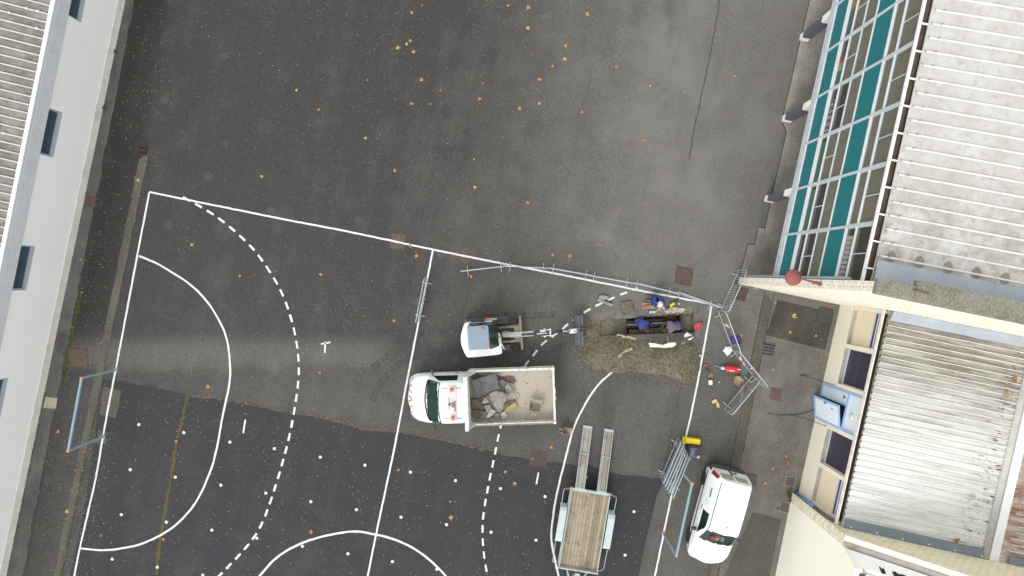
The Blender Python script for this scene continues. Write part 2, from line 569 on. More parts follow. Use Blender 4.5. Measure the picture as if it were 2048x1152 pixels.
for k_, (xa_, xb_) in enumerate(((11.18, 11.62), (11.62, 12.04))):
    mb = ribbon([(xa_, 1.35), ((xa_ + xb_) / 2 - .02, -8), (xb_ - .02 - (.07 if k_ == 0 else 0), -20)], .022, .0105, .12, .012, .7, 70 + k_)
    struct(mb.build("channel_joint", M_crack))
# the north-south seam in the yard asphalt and tyre marks of the digger
M_seam = paint("seam", S(86, 84, 80), 0.9, 0.3, 4)
mb = ribbon([at(*p) for p in ((1442, -40), (1436, 20), (1420, 110), (1403, 190), (1388, 260), (1378, 318))], .055, .0045, .1, .015, .35, 9)
struct(mb.build("ground_seam", M_seam))
M_tyre = paint("tyre_mark", S(68, 67, 65), 0.85, 0.3, 4)
def tyre(pts, w, seed):
    p = catmull([at(*q) for q in pts], .1)
    mb = MB()
    r_ = random.Random(seed)
    for i in range(0, len(p) - 1):
        t = (p[i + 1] - p[i]).normalized(); nn = Vector((-t.y, t.x, 0))
        for s in (-1, 1):
            if r_.random() < .25:
                continue
            c = p[i] + nn * s * w * .27
            a = nn * w * .2; b = t * .028 + nn * s * .02
            mb.quad(*[(q.x, q.y, .0046) for q in (c - a - b, c + a - b, c + a + b, c - a + b)])
    return struct(mb.build("ground_tyre_marks", M_tyre))
tyre(((746, 735), (770, 716), (800, 690), (835, 672), (880, 662), (925, 660)), .3, 1)
tyre(((745, 800), (760, 770), (790, 735), (830, 712), (880, 703), (930, 700)), .3, 2)
tyre(((1010, 630), (1060, 632), (1110, 628)), .3, 3)
tyre(((1030, 700), (1080, 700), (1140, 690)), .3, 4)

# ------------------------------------------------------------------ painted court
def line_paint():
    n = NT("line_paint")
    w = n.ramp(n.math('ADD', n.math('MULTIPLY', n.noise(7, 5, .7), .6), n.math('MULTIPLY', n.noise(40, 2, .7), .4)), .56, .7)
    w2 = n.ramp(n.noise(2.2, 6, .75), .55, .7)
    w = n.math('ADD', n.math('MULTIPLY', w, .4), n.math('MULTIPLY', w2, .38), clamp=True)
    n.col(n.mix(w, S(226, 228, 228), S(120, 120, 118))).rough(.7)
    return n.mat
M_line = line_paint()
court = MB()
def cl(pts, w=.082, seed=1, world=False, z=.0145):
    pts = pts if world else [at(*p) for p in pts]
    b = ribbon(pts, w, z, .18, .006, .1, seed)
    court.add(b.v, b.f)
cl([(299, 384), (372, 399), (560, 437), (700, 464), (866, 499), (1010, 528), (1100, 545), (1200, 565), (1300, 585), (1424, 608)], seed=1)
cl([(299, 385), (277, 500), (255, 617), (232, 738), (220, 800), (207, 870), (190, 965), (160, 1097), (140, 1200)], seed=2, z=.0150)
cl([(866, 500), (848, 590), (815, 757), (790, 890), (752, 1070), (726, 1200)], seed=3, z=.0150)
cl([(1423, 612), (1412, 672), (1388, 800), (1370, 880), (1345, 982), (1327, 1068), (1300, 1200)], seed=4, z=.0150)
cl([(278, 512), (310, 525), (345, 545), (382, 570), (412, 600), (436, 636), (452, 672), (460, 720), (459, 768), (446, 830), (432, 905), (416, 955), (388, 1010), (345, 1055), (290, 1085), (245, 1096), (205, 1100), (160, 1096)], .085, 5, z=.0155)
cl([(490, 1190), (520, 1151), (560, 1110), (620, 1080), (700, 1063), (752, 1069), (800, 1083), (845, 1108), (890, 1150), (915, 1190)], .095, 6, z=.0155)
cl([(1224, 744), (1198, 768), (1175, 800), (1155, 838), (1143, 870), (1130, 920), (1120, 960), (1111, 1000), (1104, 1050), (1103, 1080), (1108, 1110), (1118, 1155), (1130, 1190)], .085, 7, z=.0155)
def dashes(pts, period, dash, w, phase=0.0):
    p = catmull([at(*q) for q in pts], .02)
    d, seg, on = phase, [], False
    for a, b in zip(p[:-1], p[1:]):
        d += (b - a).length
        if (d % period) < dash:
            seg.append(b)
        else:
            if len(seg) > 6:
                bb_ = ribbon([seg[0], seg[len(seg) // 2], seg[-1]], w, .0156, .15, .004, .12, len(court.v))
                court.add(bb_.v, bb_.f)
            seg = []
dashes([(366, 394), (430, 431), (487, 478), (524, 520), (562, 582), (586, 650), (597, 714), (597, 760), (590, 814), (577, 880), (555, 960), (527, 1040), (500, 1085), (447, 1143), (415, 1172)], .6, .37, .095)
dashes([(1276, 576), (1230, 594), (1180, 618), (1140, 645), (1120, 662), (1087, 686), (1067, 710), (1048, 735), (1020, 790), (1001, 855), (989, 912), (978, 965), (968, 1020), (965, 1060), (967, 1100), (975, 1152), (984, 1190)], .6, .36, .09, .1)
for a, b in (((491, 839), (487, 866)), ((1077, 945), (1073, 968)), ((1391, 708), (1402, 712)), ((642, 688), (661, 684)), ((651, 683), (650, 706))):
    cl([a, ((a[0] + b[0]) / 2, (a[1] + b[1]) / 2), b], .07, 9, z=.0157)
struct(court.build("court_line_marking", M_line))
dots = MB()
rd = random.Random(11)
DOTS = [(278, 849), (368, 865), (460, 884), (549, 897), (641, 914), (730, 930), (821, 944), (911, 961), (1001, 977), (1090, 993), (261, 939), (351, 954), (442, 970), (532, 986), (622, 1003), (713, 1019), (802, 1034), (893, 1049), (982, 1064), (1072, 1080), (243, 1029), (333, 1044), (424, 1060), (514, 1076), (605, 1092), (696, 1107), (785, 1123), (874, 1138), (225, 1118), (315, 1134), (406, 1150), (1268, 1023), (1250, 1110)]
for px, py in DOTS:
    c = at(px, py)
    r0 = .071
    dots.sheet([(c.x + r0 * rd.uniform(.9, 1.08) * math.cos(k * PI / 7), c.y + r0 * rd.uniform(.9, 1.08) * math.sin(k * PI / 7)) for k in range(14)], .0162)
struct(dots.build("court_dot_marking", M_line))

# ------------------------------------------------------------------ trench
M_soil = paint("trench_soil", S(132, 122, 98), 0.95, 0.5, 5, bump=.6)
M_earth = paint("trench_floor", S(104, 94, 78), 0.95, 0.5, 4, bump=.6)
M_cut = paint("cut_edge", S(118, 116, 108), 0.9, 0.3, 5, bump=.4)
def grav_mat():
    n = NT("gravel_sand")
    a = n.noise(1.2, 5, .65)
    v = n.voro(30)
    s = n.new("ShaderNodeSeparateColor"); n.t.links.new(v.outputs["Color"], s.inputs[0])
    c = n.mix(n.ramp(a, .35, .68), S(98, 92, 77), S(124, 117, 99))
    c = n.mix(n.math('MULTIPLY', n.ramp(s.outputs[0], .7, 1.0), .5), c, S(170, 160, 134))
    c = n.mix(n.math('MULTIPLY', n.ramp(s.outputs[1], .6, 1.0), .55), c, S(72, 66, 53))
    n.col(c).rough(.95)
    n.bump(n.math('SUBTRACT', 1.0, v.outputs["Distance"]), .7, .03)
    return n.mat
M_grav = grav_mat()
ZT = -.85
trench = MB()
for a, b in zip(TR, TR[1:] + TR[:1]):
    k = 10
    for i in range(k):
        p, q = a.lerp(b, i / k), a.lerp(b, (i + 1) / k)
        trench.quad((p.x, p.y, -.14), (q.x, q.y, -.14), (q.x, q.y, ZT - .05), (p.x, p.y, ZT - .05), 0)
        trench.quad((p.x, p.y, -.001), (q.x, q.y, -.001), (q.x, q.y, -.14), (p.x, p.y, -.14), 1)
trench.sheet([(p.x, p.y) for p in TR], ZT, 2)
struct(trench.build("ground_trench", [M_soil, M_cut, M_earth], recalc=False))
# filled west ramp and the east shelf
def tp(u, v):
    """u along the trench from west to east, v from its south edge to its north edge"""
    s_ = TR[3].lerp(TR[2], u); n_ = TR[0].lerp(TR[1], u)
    return s_.lerp(n_, v)
fill = MB()
rf = random.Random(5)
NU, NV = 16, 9
vs = []
for i in range(NU + 1):
    for j in range(NV + 1):
        u = .004 + i / NU * .30
        p = tp(u, .01 + .98 * j / NV)
        z = -.05 - .38 * (i / NU) ** 1.3 - .06 * math.sin(j / NV * PI) + rf.uniform(-.02, .02)
        vs.append((p.x, p.y, z))
base = len(vs)
for j in range(NV + 1):
    p = tp(.304 + .02, .01 + .98 * j / NV)
    vs.append((p.x, p.y, ZT))
fs = [(i * (NV + 1) + j, (i + 1) * (NV + 1) + j, (i + 1) * (NV + 1) + j + 1, i * (NV + 1) + j + 1) for i in range(NU) for j in range(NV)]
fs += [(NU * (NV + 1) + j, base + j, base + j + 1, NU * (NV + 1) + j + 1) for j in range(NV)]
fill.add(vs, fs, 0, True)
sh = [tp(.885, .01), tp(.995, .01), tp(.995, .99), tp(.885, .99)]
fill.prism([(p.x, p.y) for p in sh], ZT + .003, [-.36, -.3, -.34, -.4], 0)
# a bench of fill along the south side
sb_ = [tp(.33, .012), tp(.88, .012), tp(.88, .2), tp(.7, .26), tp(.5, .2), tp(.33, .24)]
fill.prism([(p.x, p.y) for p in sb_], ZT + .004, [-.5, -.55, -.6, -.6, -.6, -.55], 0)
nb_ = [tp(.62, .988), tp(.88, .988), tp(.88, .82), tp(.74, .76), tp(.62, .9)]
fill.prism([(p.x, p.y) for p in nb_], ZT + .004, [-.3, -.26, -.5, -.6, -.5], 0)
struct(fill.build("ground_trench_fill", M_grav))
M_pipe = paint("black_conduit", S(66, 63, 59), 0.45, 0.3, 5)
M_pipeg = paint("grey_conduit", S(150, 146, 136), 0.5, 0.35, 5)
for k, (v, z, r_, m_, lab) in enumerate(((.36, ZT + .26, .055, M_pipe, "southernmost black conduit pipe running along the open trench"), (.50, ZT + .28, .06, M_pipeg, "dusty grey conduit pipe running along the middle of the open trench"), (.68, ZT + .26, .055, M_pipe, "black conduit pipe by the undercut north side of the open trench"))):
    pts = [tp(.305 + i * .0567, v + .015 * math.sin(i * 1.3 + k)) for i in range(11)]
    mb = MB().tube([(p.x, p.y, z) for p in pts], r_, 10)
    solo(mb, "conduit_pipe", lab, "pipe", m_, "conduit pipes in the trench")

# ------------------------------------------------------------------ spoil heap
HEAP = [(1160, 640), (1200, 652), (1250, 678), (1300, 682), (1350, 684), (1392, 686), (1398, 705), (1402, 735), (1392, 752), (1380, 764), (1362, 762), (1345, 757), (1320, 752), (1290, 748), (1262, 746), (1240, 747), (1215, 742), (1190, 738), (1172, 728), (1160, 712), (1162, 690), (1158, 664)]
HP = [at(*p) for p in HEAP]
def inside(p, poly):
    c = False
    j = len(poly) - 1
    for i in range(len(poly)):
        a, b = poly[i], poly[j]
        if (a.y > p.y) != (b.y > p.y) and p.x < (b.x - a.x) * (p.y - a.y) / (b.y - a.y) + a.x:
            c = not c
        j = i
    return c
def edge_d(p, poly):
    d = 9.0
    for a, b in zip(poly, poly[1:] + poly[:1]):
        ab = b - a
        t = max(0, min(1, (p - a).dot(ab) / max(ab.length_squared, 1e-9)))
        d = min(d, (p - (a + ab * t)).length)
    return d
from mathutils import noise as mnoise
TRV = [Vector((p.x, p.y, 0)) for p in TR]
def heap_h(x, y):
    p = Vector((x, y, 0))
    n_ = mnoise.noise(Vector((x * 1.1, y * 1.1, 0))) * .35 + mnoise.noise(Vector((x * 3.2, y * 3.2, 4))) * .22
    d = edge_d(p, HP) * (1 if inside(p, HP) else -1) + n_ * .45
    if inside(p, TRV):
        return -1
    dt = edge_d(p, TRV)
    d = min(d, dt - .02)
    h = .32 * (1 - math.exp(-max(d, 0) * 1.5)) if d > 0 else -.05 - d * 0
    return h + (mnoise.noise(Vector((x * 7, y * 7, 1))) * .05 + mnoise.noise(Vector((x * 16, y * 16, 2))) * .025) * min(1, max(d, 0) * 5)
xs = [p.x for p in HP]; ys = [p.y for p in HP]
st = .055
gx0, gy0 = min(xs) - .6, min(ys) - .6
nx_, ny_ = int((max(xs) - gx0 + .6) / st), int((max(ys) - gy0 + .6) / st)
idx, heap = {}, MB()
H_ = {}
for i in range(nx_):
    for j in range(ny_):
        H_[i, j] = heap_h(gx0 + i * st, gy0 + j * st)
vs, fs = [], []
def hv(i, j):
    if (i, j) not in idx:
        idx[i, j] = len(vs)
        vs.append((gx0 + i * st, gy0 + j * st, max(H_[i, j], -.012)))
    return idx[i, j]
for i in range(nx_ - 1):
    for j in range(ny_ - 1):
        hs = [H_[i, j], H_[i + 1, j], H_[i + 1, j + 1], H_[i, j + 1]]
        if min(hs) > -.5 and max(hs) > 0:
            fs.append((hv(i, j), hv(i + 1, j), hv(i + 1, j + 1), hv(i, j + 1)))
heap.add(vs, fs, 0, True)
rp = random.Random(21)
def pebble(mb, x, y, z, r, m=0):
    q = [Vector((rp.uniform(.6, 1.2) * r, 0, 0)), Vector((0, rp.uniform(.6, 1.2) * r, 0)), Vector((-rp.uniform(.6, 1.2) * r, 0, 0)), Vector((0, -rp.uniform(.6, 1.2) * r, 0))]
    ro = Matrix.Rotation(rp.uniform(0, PI), 3, 'Z')
    q = [ro @ a + Vector((x, y, z)) for a in q] + [Vector((x, y, z + r * .7)), Vector((x, y, z - r * .5))]
    mb.add(q, [(0, 1, 4), (1, 2, 4), (2, 3, 4), (3, 0, 4), (1, 0, 5), (2, 1, 5), (3, 2, 5), (0, 3, 5)], m)
M_peb = [paint("pebble_tan", S(124, 115, 95), .9, .3, 9), paint("pebble_dark", S(80, 70, 52), .9, .3, 9), paint("pebble_pale", S(158, 151, 132), .9, .2, 9)]
cnt = 0
while cnt < 4200:
    x, y = rp.uniform(gx0, max(xs) + .5), rp.uniform(gy0, max(ys) + .5)
    h = heap_h(x, y)
    spill = edge_d(Vector((x, y, 0)), HP)
    if h > 0 or (h > -.5 and spill < .55 and rp.random() < .5 * (1 - spill / .55)):
        pebble(heap, x, y, max(h, .004) + .004, rp.choice((.012, .016, .02, .028)), rp.choice((1, 1, 2, 2, 3)))
        cnt += 1
o = heap.build("gravel", [M_grav] + M_peb, recalc=False)
o["kind"] = "stuff"; tag(o, "brown gravel spoil heap dug out beside the trench", "gravel")
# ramp of gravel spilt west of the trench and the pale dust along its north lip
lip = MB()
for a, b, w in (((1192, 634), (1300, 627), .34), ((1300, 627), (1372, 621), .18)):
    pass
lipb = ribbon([at(*p) for p in ((1178, 636), (1215, 631), (1260, 629), (1300, 625), (1340, 622), (1384, 619))], .34, .0042, .07, .02, .16, 31)
struct(lipb.build("ground_dust", paint("concrete_dust", S(122, 120, 113), .95, .6, 3)))
lipb = ribbon([at(*p) for p in ((1394, 628), (1398, 645), (1398, 664), (1392, 672))], .22, .0042, .06, .02, .2, 32)
struct(lipb.build("ground_dust", paint("concrete_dust", S(122, 120, 113), .95, .6, 3)))

# ------------------------------------------------------------------ building materials
def roof_sheet(name, base, dirt, dirt2, amt, sx=1.0, sy=1.0):
    n = NT(name)
    v = n.scaled(sx, sy, 1.0)
    a = n.noise(.9, 6, .65, v)
    b = n.noise(3.5, 5, .65, v)
    f = n.noise(22, 3, .7)
    k = n.math('ADD', n.math('MULTIPLY', a, .5), n.math('ADD', n.math('MULTIPLY', b, .35), n.math('MULTIPLY', f, .15)))
    c = n.mix(n.ramp(k, .5 - amt * .18, .5 + .16, 0, min(1, amt)), base, dirt)
    c = n.mix(n.math('MULTIPLY', n.ramp(n.noise(1.9, 5, .7, v), .56, .72), amt * .8), c, dirt2)
    n.col(c).rough(.85)
    n.bump(f, .25, .01)
    return n.mat
M_roofl = roof_sheet("old_fibre_cement", S(164, 159, 152), S(116, 109, 102), S(84, 79, 74), 1.0, 1.2, 1.6)
M_rib_white = paint("rib_white", S(234, 232, 228), .6, .25, 3)
def school_roof_mat():
    n = NT("pale_fibre_cement")
    x, y, z = n.xyz()
    a = n.noise(1.3, 6, .65); b = n.noise(4.5, 4, .6); f = n.noise(24, 3, .7)
    k = n.math('ADD', n.math('MULTIPLY', a, .55), n.math('ADD', n.math('MULTIPLY', b, .3), n.math('MULTIPLY', f, .15)))
    south = n.ramp(n.math('ADD', y, n.math('MULTIPLY', n.math('SUBTRACT', a, .5), 3.0)), 6.5, 2.6, .45, 1.0)
    c = n.mix(n.math('MULTIPLY', n.ramp(k, .36, .62), south), S(206, 205, 200), S(162, 155, 145))
    c = n.mix(n.math('MULTIPLY', n.ramp(b, .55, .75), n.math('MULTIPLY', south, .6)), c, S(146, 136, 124))
    # lap lines of the sheets
    lap = n.math('ABSOLUTE', n.math('SUBTRACT', n.math('FRACT', n.math('DIVIDE', n.math('ADD', x, n.math('MULTIPLY', b, .08)), 1.05)), .5))
    c = n.mix(n.math('MULTIPLY', n.ramp(lap, .01, .05, 1, 0), .09), c, S(150, 142, 130))
    # drip stains under the last rib by the parapet
    fx = n.math('FRACT', n.math('DIVIDE', x, .8))
    ex = n.math('DIVIDE', n.math('SUBTRACT', fx, .55), n.math('SUBTRACT', .2, n.math('MULTIPLY', n.math('SUBTRACT', y, 2.62), .22)))
    ey = n.math('DIVIDE', n.math('SUBTRACT', y, 2.66), .19)
    st_ = n.ramp(n.math('ADD', n.math('ADD', n.math('MULTIPLY', ex, ex), n.math('MULTIPLY', ey, ey)), n.math('MULTIPLY', n.math('SUBTRACT', b, .5), .8)), .7, 1.1, 1, 0)
    c = n.mix(n.math('MULTIPLY', st_, .7), c, S(112, 100, 92))
    n.col(c).rough(.85)
    n.bump(f, .2, .01)
    return n.mat
M_roofs = school_roof_mat()
def low_roof_mat():
    n = NT("low_roof_sheet")
    x, y, z = n.xyz()
    st = n.noise(1.4, 6, .7, n.scaled(.35, 5.0, 1))
    a = n.noise(.8, 5, .6); f = n.noise(26, 3, .7)
    north = n.ramp(n.math('ADD', y, n.math('MULTIPLY', n.math('SUBTRACT', a, .5), 2.6)), -3.6, .2)
    k = n.math('ADD', n.math('MULTIPLY', st, .7), n.math('MULTIPLY', f, .3))
    c = n.mix(n.ramp(k, .45, .68, 0, .75), S(228, 230, 226), S(156, 154, 143))
    cn = n.mix(n.ramp(k, .36, .62), S(190, 186, 176), S(122, 114, 106))
    c = n.mix(north, c, cn)
    # rust and lichen blots towards the ridge
    east = n.ramp(x, 18.6, 19.9)
    blot = n.math('MULTIPLY', n.ramp(n.noise(1.0, 5, .7, n.scaled(2.2, 6.5, 1)), .53, .62), east)
    c = n.mix(blot, c, S(92, 80, 52))
    n.col(c).rough(.7)
    n.bump(st, .2, .01)
    return n.mat
M_rooflow = low_roof_mat()
M_rust_roof = roof_sheet("rusting_white_sheet", S(236, 234, 230), S(134, 84, 48), S(100, 62, 38), 1.0, .5, 1.5)
M_white_roof = roof_sheet("white_sheet", S(240, 240, 238), S(196, 180, 164), S(140, 92, 60), .55, .4, 2.4)
M_zinc = roof_sheet("zinc_flashing", S(178, 186, 196), S(152, 160, 168), S(206, 210, 214), .7)
M_lead = roof_sheet("blue_grey_flashing", S(128, 140, 152), S(110, 120, 130), S(150, 158, 166), .6)
M_render_w = paint("white_render", SW(240, 240, 238), .85, .07, .7, dirt_col=SW(198, 200, 200), bump=.05)
M_plinth = paint("plinth_render", SW(220, 219, 210), .9, .3, 1.6, dirt_col=SW(172, 170, 152), bump=.1)
M_fascia = paint("fascia_steel", SW(200, 203, 207), .45, .08, 2)
M_trim = paint("white_trim", SW(240, 241, 242), .5, .1, 2)
M_winframe = paint("grey_window_frame", SW(158, 164, 174), .45, .1, 3)
M_winpane = glass("blue_glass", SW(52, 74, 90), 1.0, .25)
M_concrete = paint("bare_concrete", S(178, 176, 168), .9, .35, 2.2, bump=.2)
M_cream = paint("cream_render", SW(237, 230, 211), .88, .1, 1.1, dirt_col=SW(206, 198, 176), bump=.06)
M_cream2 = paint("cream_panel", SW(230, 218, 190), .8, .06, 1.1, dirt_col=SW(206, 194, 168))
M_teal = paint("teal_panel", SW(26, 113, 118), .35, .06, 2, dirt_col=SW(20, 100, 104), spec=.4)
M_alu = paint("pale_aluminium", SW(196, 202, 208), .45, .12, 3)
M_alu_w = paint("white_aluminium", SW(228, 231, 233), .45, .08, 3)
M_glass_s = glass("school_glass", S(96, 96, 88), .30, .06)
M_curtain = paint("olive_blind", SW(176, 171, 152), .9, .25, 3)
M_inside = paint("room_floor", SW(170, 166, 152), .8, .3, 2)
M_gutter = paint("rusty_gutter", S(104, 90, 76), .8, .5, 3, dirt_col=S(66, 52, 42))
M_dark = paint("dark_gap", S(38, 35, 33), .9, .2, 3)
M_pvc = paint("grey_pvc", SW(146, 154, 164), .5, .12, 4)
M_bluepipe = paint("blue_pipe", SW(96, 150, 214), .5, .12, 4)
M_colgrey = paint("column_grey", SW(88, 88, 100), .7, .15, 2)
M_colwhite = paint("column_white", SW(232, 231, 226), .8, .15, 2)
M_bluepaint = paint("door_blue", SW(154, 186, 224), .5, .08, 3)
M_doorwhite = paint("door_white", SW(222, 232, 240), .5, .05, 2)

def brick(name, c1, c2, mortar, bw=.42, bh=.2, horiz=False):
    n = NT(name)
    x, y, z = n.xyz()
    v = n.comb(n.math('ADD', x, y), z, 0.0)
    b = n.new("ShaderNodeTexBrick")
    n.t.links.new(v, b.inputs["Vector"])
    b.inputs["Color1"].default_value = c1; b.inputs["Color2"].default_value = c2; b.inputs["Mortar"].default_value = mortar
    b.inputs["Scale"].default_value = 1.0
    b.inputs["Mortar Size"].default_value = .012
    b.inputs["Mortar Smooth"].default_value = .3
    b.inputs["Brick Width"].default_value = bw; b.inputs["Row Height"].default_value = bh
    a = n.noise(2.2, 5, .65)
    st = n.noise(2.0, 5, .65, n.scaled(.5, .5, 5.0))
    c = n.mix(n.math('MULTIPLY', n.ramp(n.math('ADD', n.math('MULTIPLY', a, .4), n.math('MULTIPLY', st, .6)), .48, .7), .5), b.outputs["Color"], mortar)
    n.col(c).rough(.9)
    n.bump(n.math('SUBTRACT', 1.0, b.outputs["Fac"]), .5, .01)
    return n.mat
M_brick = brick("cream_brick", SW(243, 240, 226), SW(232, 226, 206), SW(190, 182, 158), .24, .16)
M_brick2 = brick("cream_brick_south", SW(236, 230, 208), SW(226, 218, 192), SW(178, 168, 140), .32, .16)
def pebble_coping():
    n = NT("pebbled_coping")
    a = n.noise(1.6, 5, .65)
    v = n.voro(34)
    s = n.new("ShaderNodeSeparateColor"); n.t.links.new(v.outputs["Color"], s.inputs[0])
    c = n.mix(n.ramp(a, .35, .7), S(146, 143, 130), S(120, 116, 94))
    c = n.mix(n.math('MULTIPLY', n.ramp(s.outputs[0], .62, .95), .5), c, S(186, 184, 174))
    c = n.mix(n.math('MULTIPLY', n.ramp(s.outputs[1], .5, .95), .45), c, S(94, 92, 74))
    c = n.mix(n.ramp(n.noise(2.4, 4, .6), .6, .72, 0, .5), c, S(142, 146, 74))
    n.col(c).rough(.95)
    n.bump(n.math('SUBTRACT', 1.0, v.outputs["Distance"]), .8, .03)
    return n.mat
M_coping = pebble_coping()

# ------------------------------------------------------------------ white building on the west side
WB = thing("white_building", "long low white rendered building with ribbed grey fascia and dirty ribbed roof", "building", (-19.19, 0, 0), R(-1.33))
Y0, Y1 = -24.0, 16.0
WIN = [12.78, 7.24, 1.70, -3.84, -9.38, -14.92, -20.4]
HW = .93
w = MB()
w.bb(-.25, 0, Y0, Y1, 0.0, 2.08)
ys_ = [Y0] + [q for c in sorted(WIN) for q in (c - HW, c + HW)] + [Y1]
for a, b in zip(ys_[::2], ys_[1::2]):
    w.bb(-.25, 0, a, b, 2.08, 2.76)
w.bb(-.25, 0, Y0, Y1, 2.76, 3.44)
w.build("wall", M_render_w, WB)
MB().bb(.0, .028, Y0, Y1, 0, .40).build("plinth", M_plinth, WB)
for c in WIN:
    fr = MB()
    fr.bb(-.16, -.10, c - HW, c + HW, 2.08, 2.15); fr.bb(-.16, -.10, c - HW, c + HW, 2.70, 2.76)
    fr.bb(-.16, -.10, c - HW, c - HW + .07, 2.15, 2.70); fr.bb(-.16, -.10, c + HW - .07, c + HW, 2.15, 2.70)
    f = fr.build("window", M_winframe, WB)
    MB().bb(-.15, -.135, c - HW + .07, c + HW - .07, 2.15, 2.70).build("pane", M_winpane, f)
    s = MB()
    s.add([(-.10, c - HW, 2.16), (.015, c - HW, 2.10), (.015, c + HW, 2.10), (-.10, c + HW, 2.16), (-.10, c - HW, 2.082), (.015, c - HW, 2.082), (.015, c + HW, 2.082), (-.10, c + HW, 2.082)],
          [(0, 1, 2, 3), (7, 6, 5, 4), (1, 5, 6, 2), (0, 4, 5, 1), (3, 2, 6, 7), (0, 3, 7, 4)])
    s.build("sill", M_winframe, f)
fa = MB()
fa.bb(.0, .03, Y0, Y1, 2.755, 3.46)
for k in range(7):
    z = 2.82 + k * .088
    fa.prism([(.03, z - .028), (.062, z - .014), (.062, z + .014), (.03, z + .028)], Y0, Y1)
    o_ = len(fa.v) - 8
    for q in range(o_, o_ + 8):
        px_, pz_, py_ = fa.v[q]
        fa.v[q] = (px_, py_, pz_)
fa.bb(.03, .045, Y0, Y1, 3.395, 3.46)
fa.build("fascia", M_fascia, WB)
MB().bb(-.10, .05, Y0, Y1, 3.462, 3.52).build("roof_trim", M_trim, WB, bevel=.01)
rf_ = MB()
SL = math.tan(R(6))
rf_.quad((-.12, Y0, 3.47), (-.12, Y1, 3.47), (-8, Y1, 3.47 + 8 * SL), (-8, Y0, 3.47 + 8 * SL), 0)
k = Y0 + .1
while k < Y1:
    rf_.tube([(-.09, k, 3.505), (-8, k, 3.505 + 7.9 * SL)], .027, 8, 1)
    k += .318
rgx = random.Random(8)
for k in range(40):   # fixing caps along the ribs
    yk = Y0 + .1 + .318 * rgx.randint(10, 110); xk = -rgx.uniform(.3, 2.4)
    rf_.ball((xk, yk, 3.53 - xk * SL), (.06, .05, .035), 1, 8, 5)
rf_.build("roof", [M_roofl, M_rib_white], WB)

# ------------------------------------------------------------------ classroom building on stilts (north-east)
SB = thing("school_building", "two storey classroom block on stilts with teal panels and a pale ribbed roof", "building", (10.35, 1.75, 0))
def sb(mb):
    return mb.move((-10.35, -1.75, 0))
FX, V0 = 10.35, 1.76
BAYW = 1.825
NB = 9
VE = V0 + BAYW * NB
# slab edge, floors, back wall
b = MB(); b.bb(FX - .03, 22, V0, VE, 2.40, 2.80)
sb(b).build("floor_slab", M_alu, SB)
b = MB(); b.bb(FX - .045, FX - .031, V0, VE, 2.56, 2.575)
for k in range(NB):
    b.bb(FX - .045, FX - .031, V0 + BAYW * (k + .5) - .008, V0 + BAYW * (k + .5) + .008, 2.40, 2.8)
sb(b).build("slab_joint", M_winframe, SB)
b = MB(); b.bb(FX + .12, 22, V0, VE, 2.84, 2.9); b.bb(FX + .12, 22, V0, VE, 5.80, 5.92); b.bb(14.5, 14.7, V0, VE, 0, 8.4)
sb(b).build("inner_floor", M_inside, SB)
for v in (V0 - .02, V0 + 3.63, V0 + 7.22, V0 + 10.83, V0 + 14.45):
    if v < V0:
        continue
    c_ = MB(); c_.bb(FX - .03, FX + .33, v - .125, v + .125, .27, 1.80, 1)
    c_.bb(FX - .034, FX + .334, v - .129, v + .129, 0, .27, 0)
    c_.bb(FX - .034, FX + .334, v - .129, v + .129, 1.80, 2.40, 0)
    sb(c_).build("column", [M_colwhite, M_colgrey], SB)
# transoms across the whole facade
t = MB()
for z0, z1, pr in ((2.80, 2.86, .02), (3.70, 3.92, .022), (4.36, 4.43, .02), (5.08, 5.12, .012), (5.79, 5.86, .02), (6.83, 6.95, .022), (7.42, 7.49, .02), (8.26, 8.34, .03)):
    t.bb(FX - pr, FX + .10, V0, VE, z0, z1)
sb(t).build("transom", M_alu_w, SB)
t = MB()
for k in range(NB + 1):
    v = V0 + BAYW * k
    t.bb(FX - .05, FX + .10, v - .02, v + .02, 2.70, 8.34)
    t.bb(FX - .026, FX + .10, v - .048, v - .02, 2.80, 8.34)
    t.bb(FX - .026, FX + .10, v + .02, v + .048, 2.80, 8.34)
sb(t).build("mullion", M_alu, SB)
rw = random.Random(12)
for k in range(NB):
    a, b_ = V0 + BAYW * k + .05, V0 + BAYW * (k + 1) - .05
    for z0, z1 in ((2.86, 3.70), (5.86, 6.83)):
        sb(MB().bb(FX, FX + .04, a, b_, z0, z1)).build("wall_panel", M_teal, SB)
    for storey, (rows) in enumerate((((3.92, 4.36, 1), (4.43, 5.08, 2), (5.12, 5.79, 1)), ((6.95, 7.42, 1), (7.49, 8.26, 2)))):
        fr = MB(); panes = MB()
        for z0, z1, n_ in rows:
            e = .03
            fr.bb(FX - .008, FX + .04, a, b_, z0, z0 + e); fr.bb(FX - .008, FX + .04, a, b_, z1 - e, z1)
            m_ = (a + b_) / 2
            xs_ = [a, b_] if n_ == 1 else [a, m_, b_]
            for q in xs_:
                q0 = q if q == a else (q - e if q == b_ else q - e / 2)
                fr.bb(FX - .008, FX + .04, q0, q0 + e, z0 + e, z1 - e)
            panes.bb(FX + .005, FX + .012, a + e, b_ - e, z0 + e, z1 - e)
        f = sb(fr).build("window", M_alu, SB)
        sb(panes).build("pane", M_glass_s, f)
        # blinds hang behind most of the upper lights
        bl = MB()
        if storey == 0:
            bl.bb(FX + .05, FX + .06, a, b_, 5.08, 5.80)
            if k in (2, 4, 5, 7):
                bl.bb(FX + .05, FX + .06, a, b_, 4.4, 5.079)
        else:
            if k not in (0, 5):
                bl.bb(FX + .05, FX + .06, a, b_, 6.95 if k not in (6,) else 7.46, 8.27)
        if bl.v:
            sb(bl).build("blind", M_curtain, f)
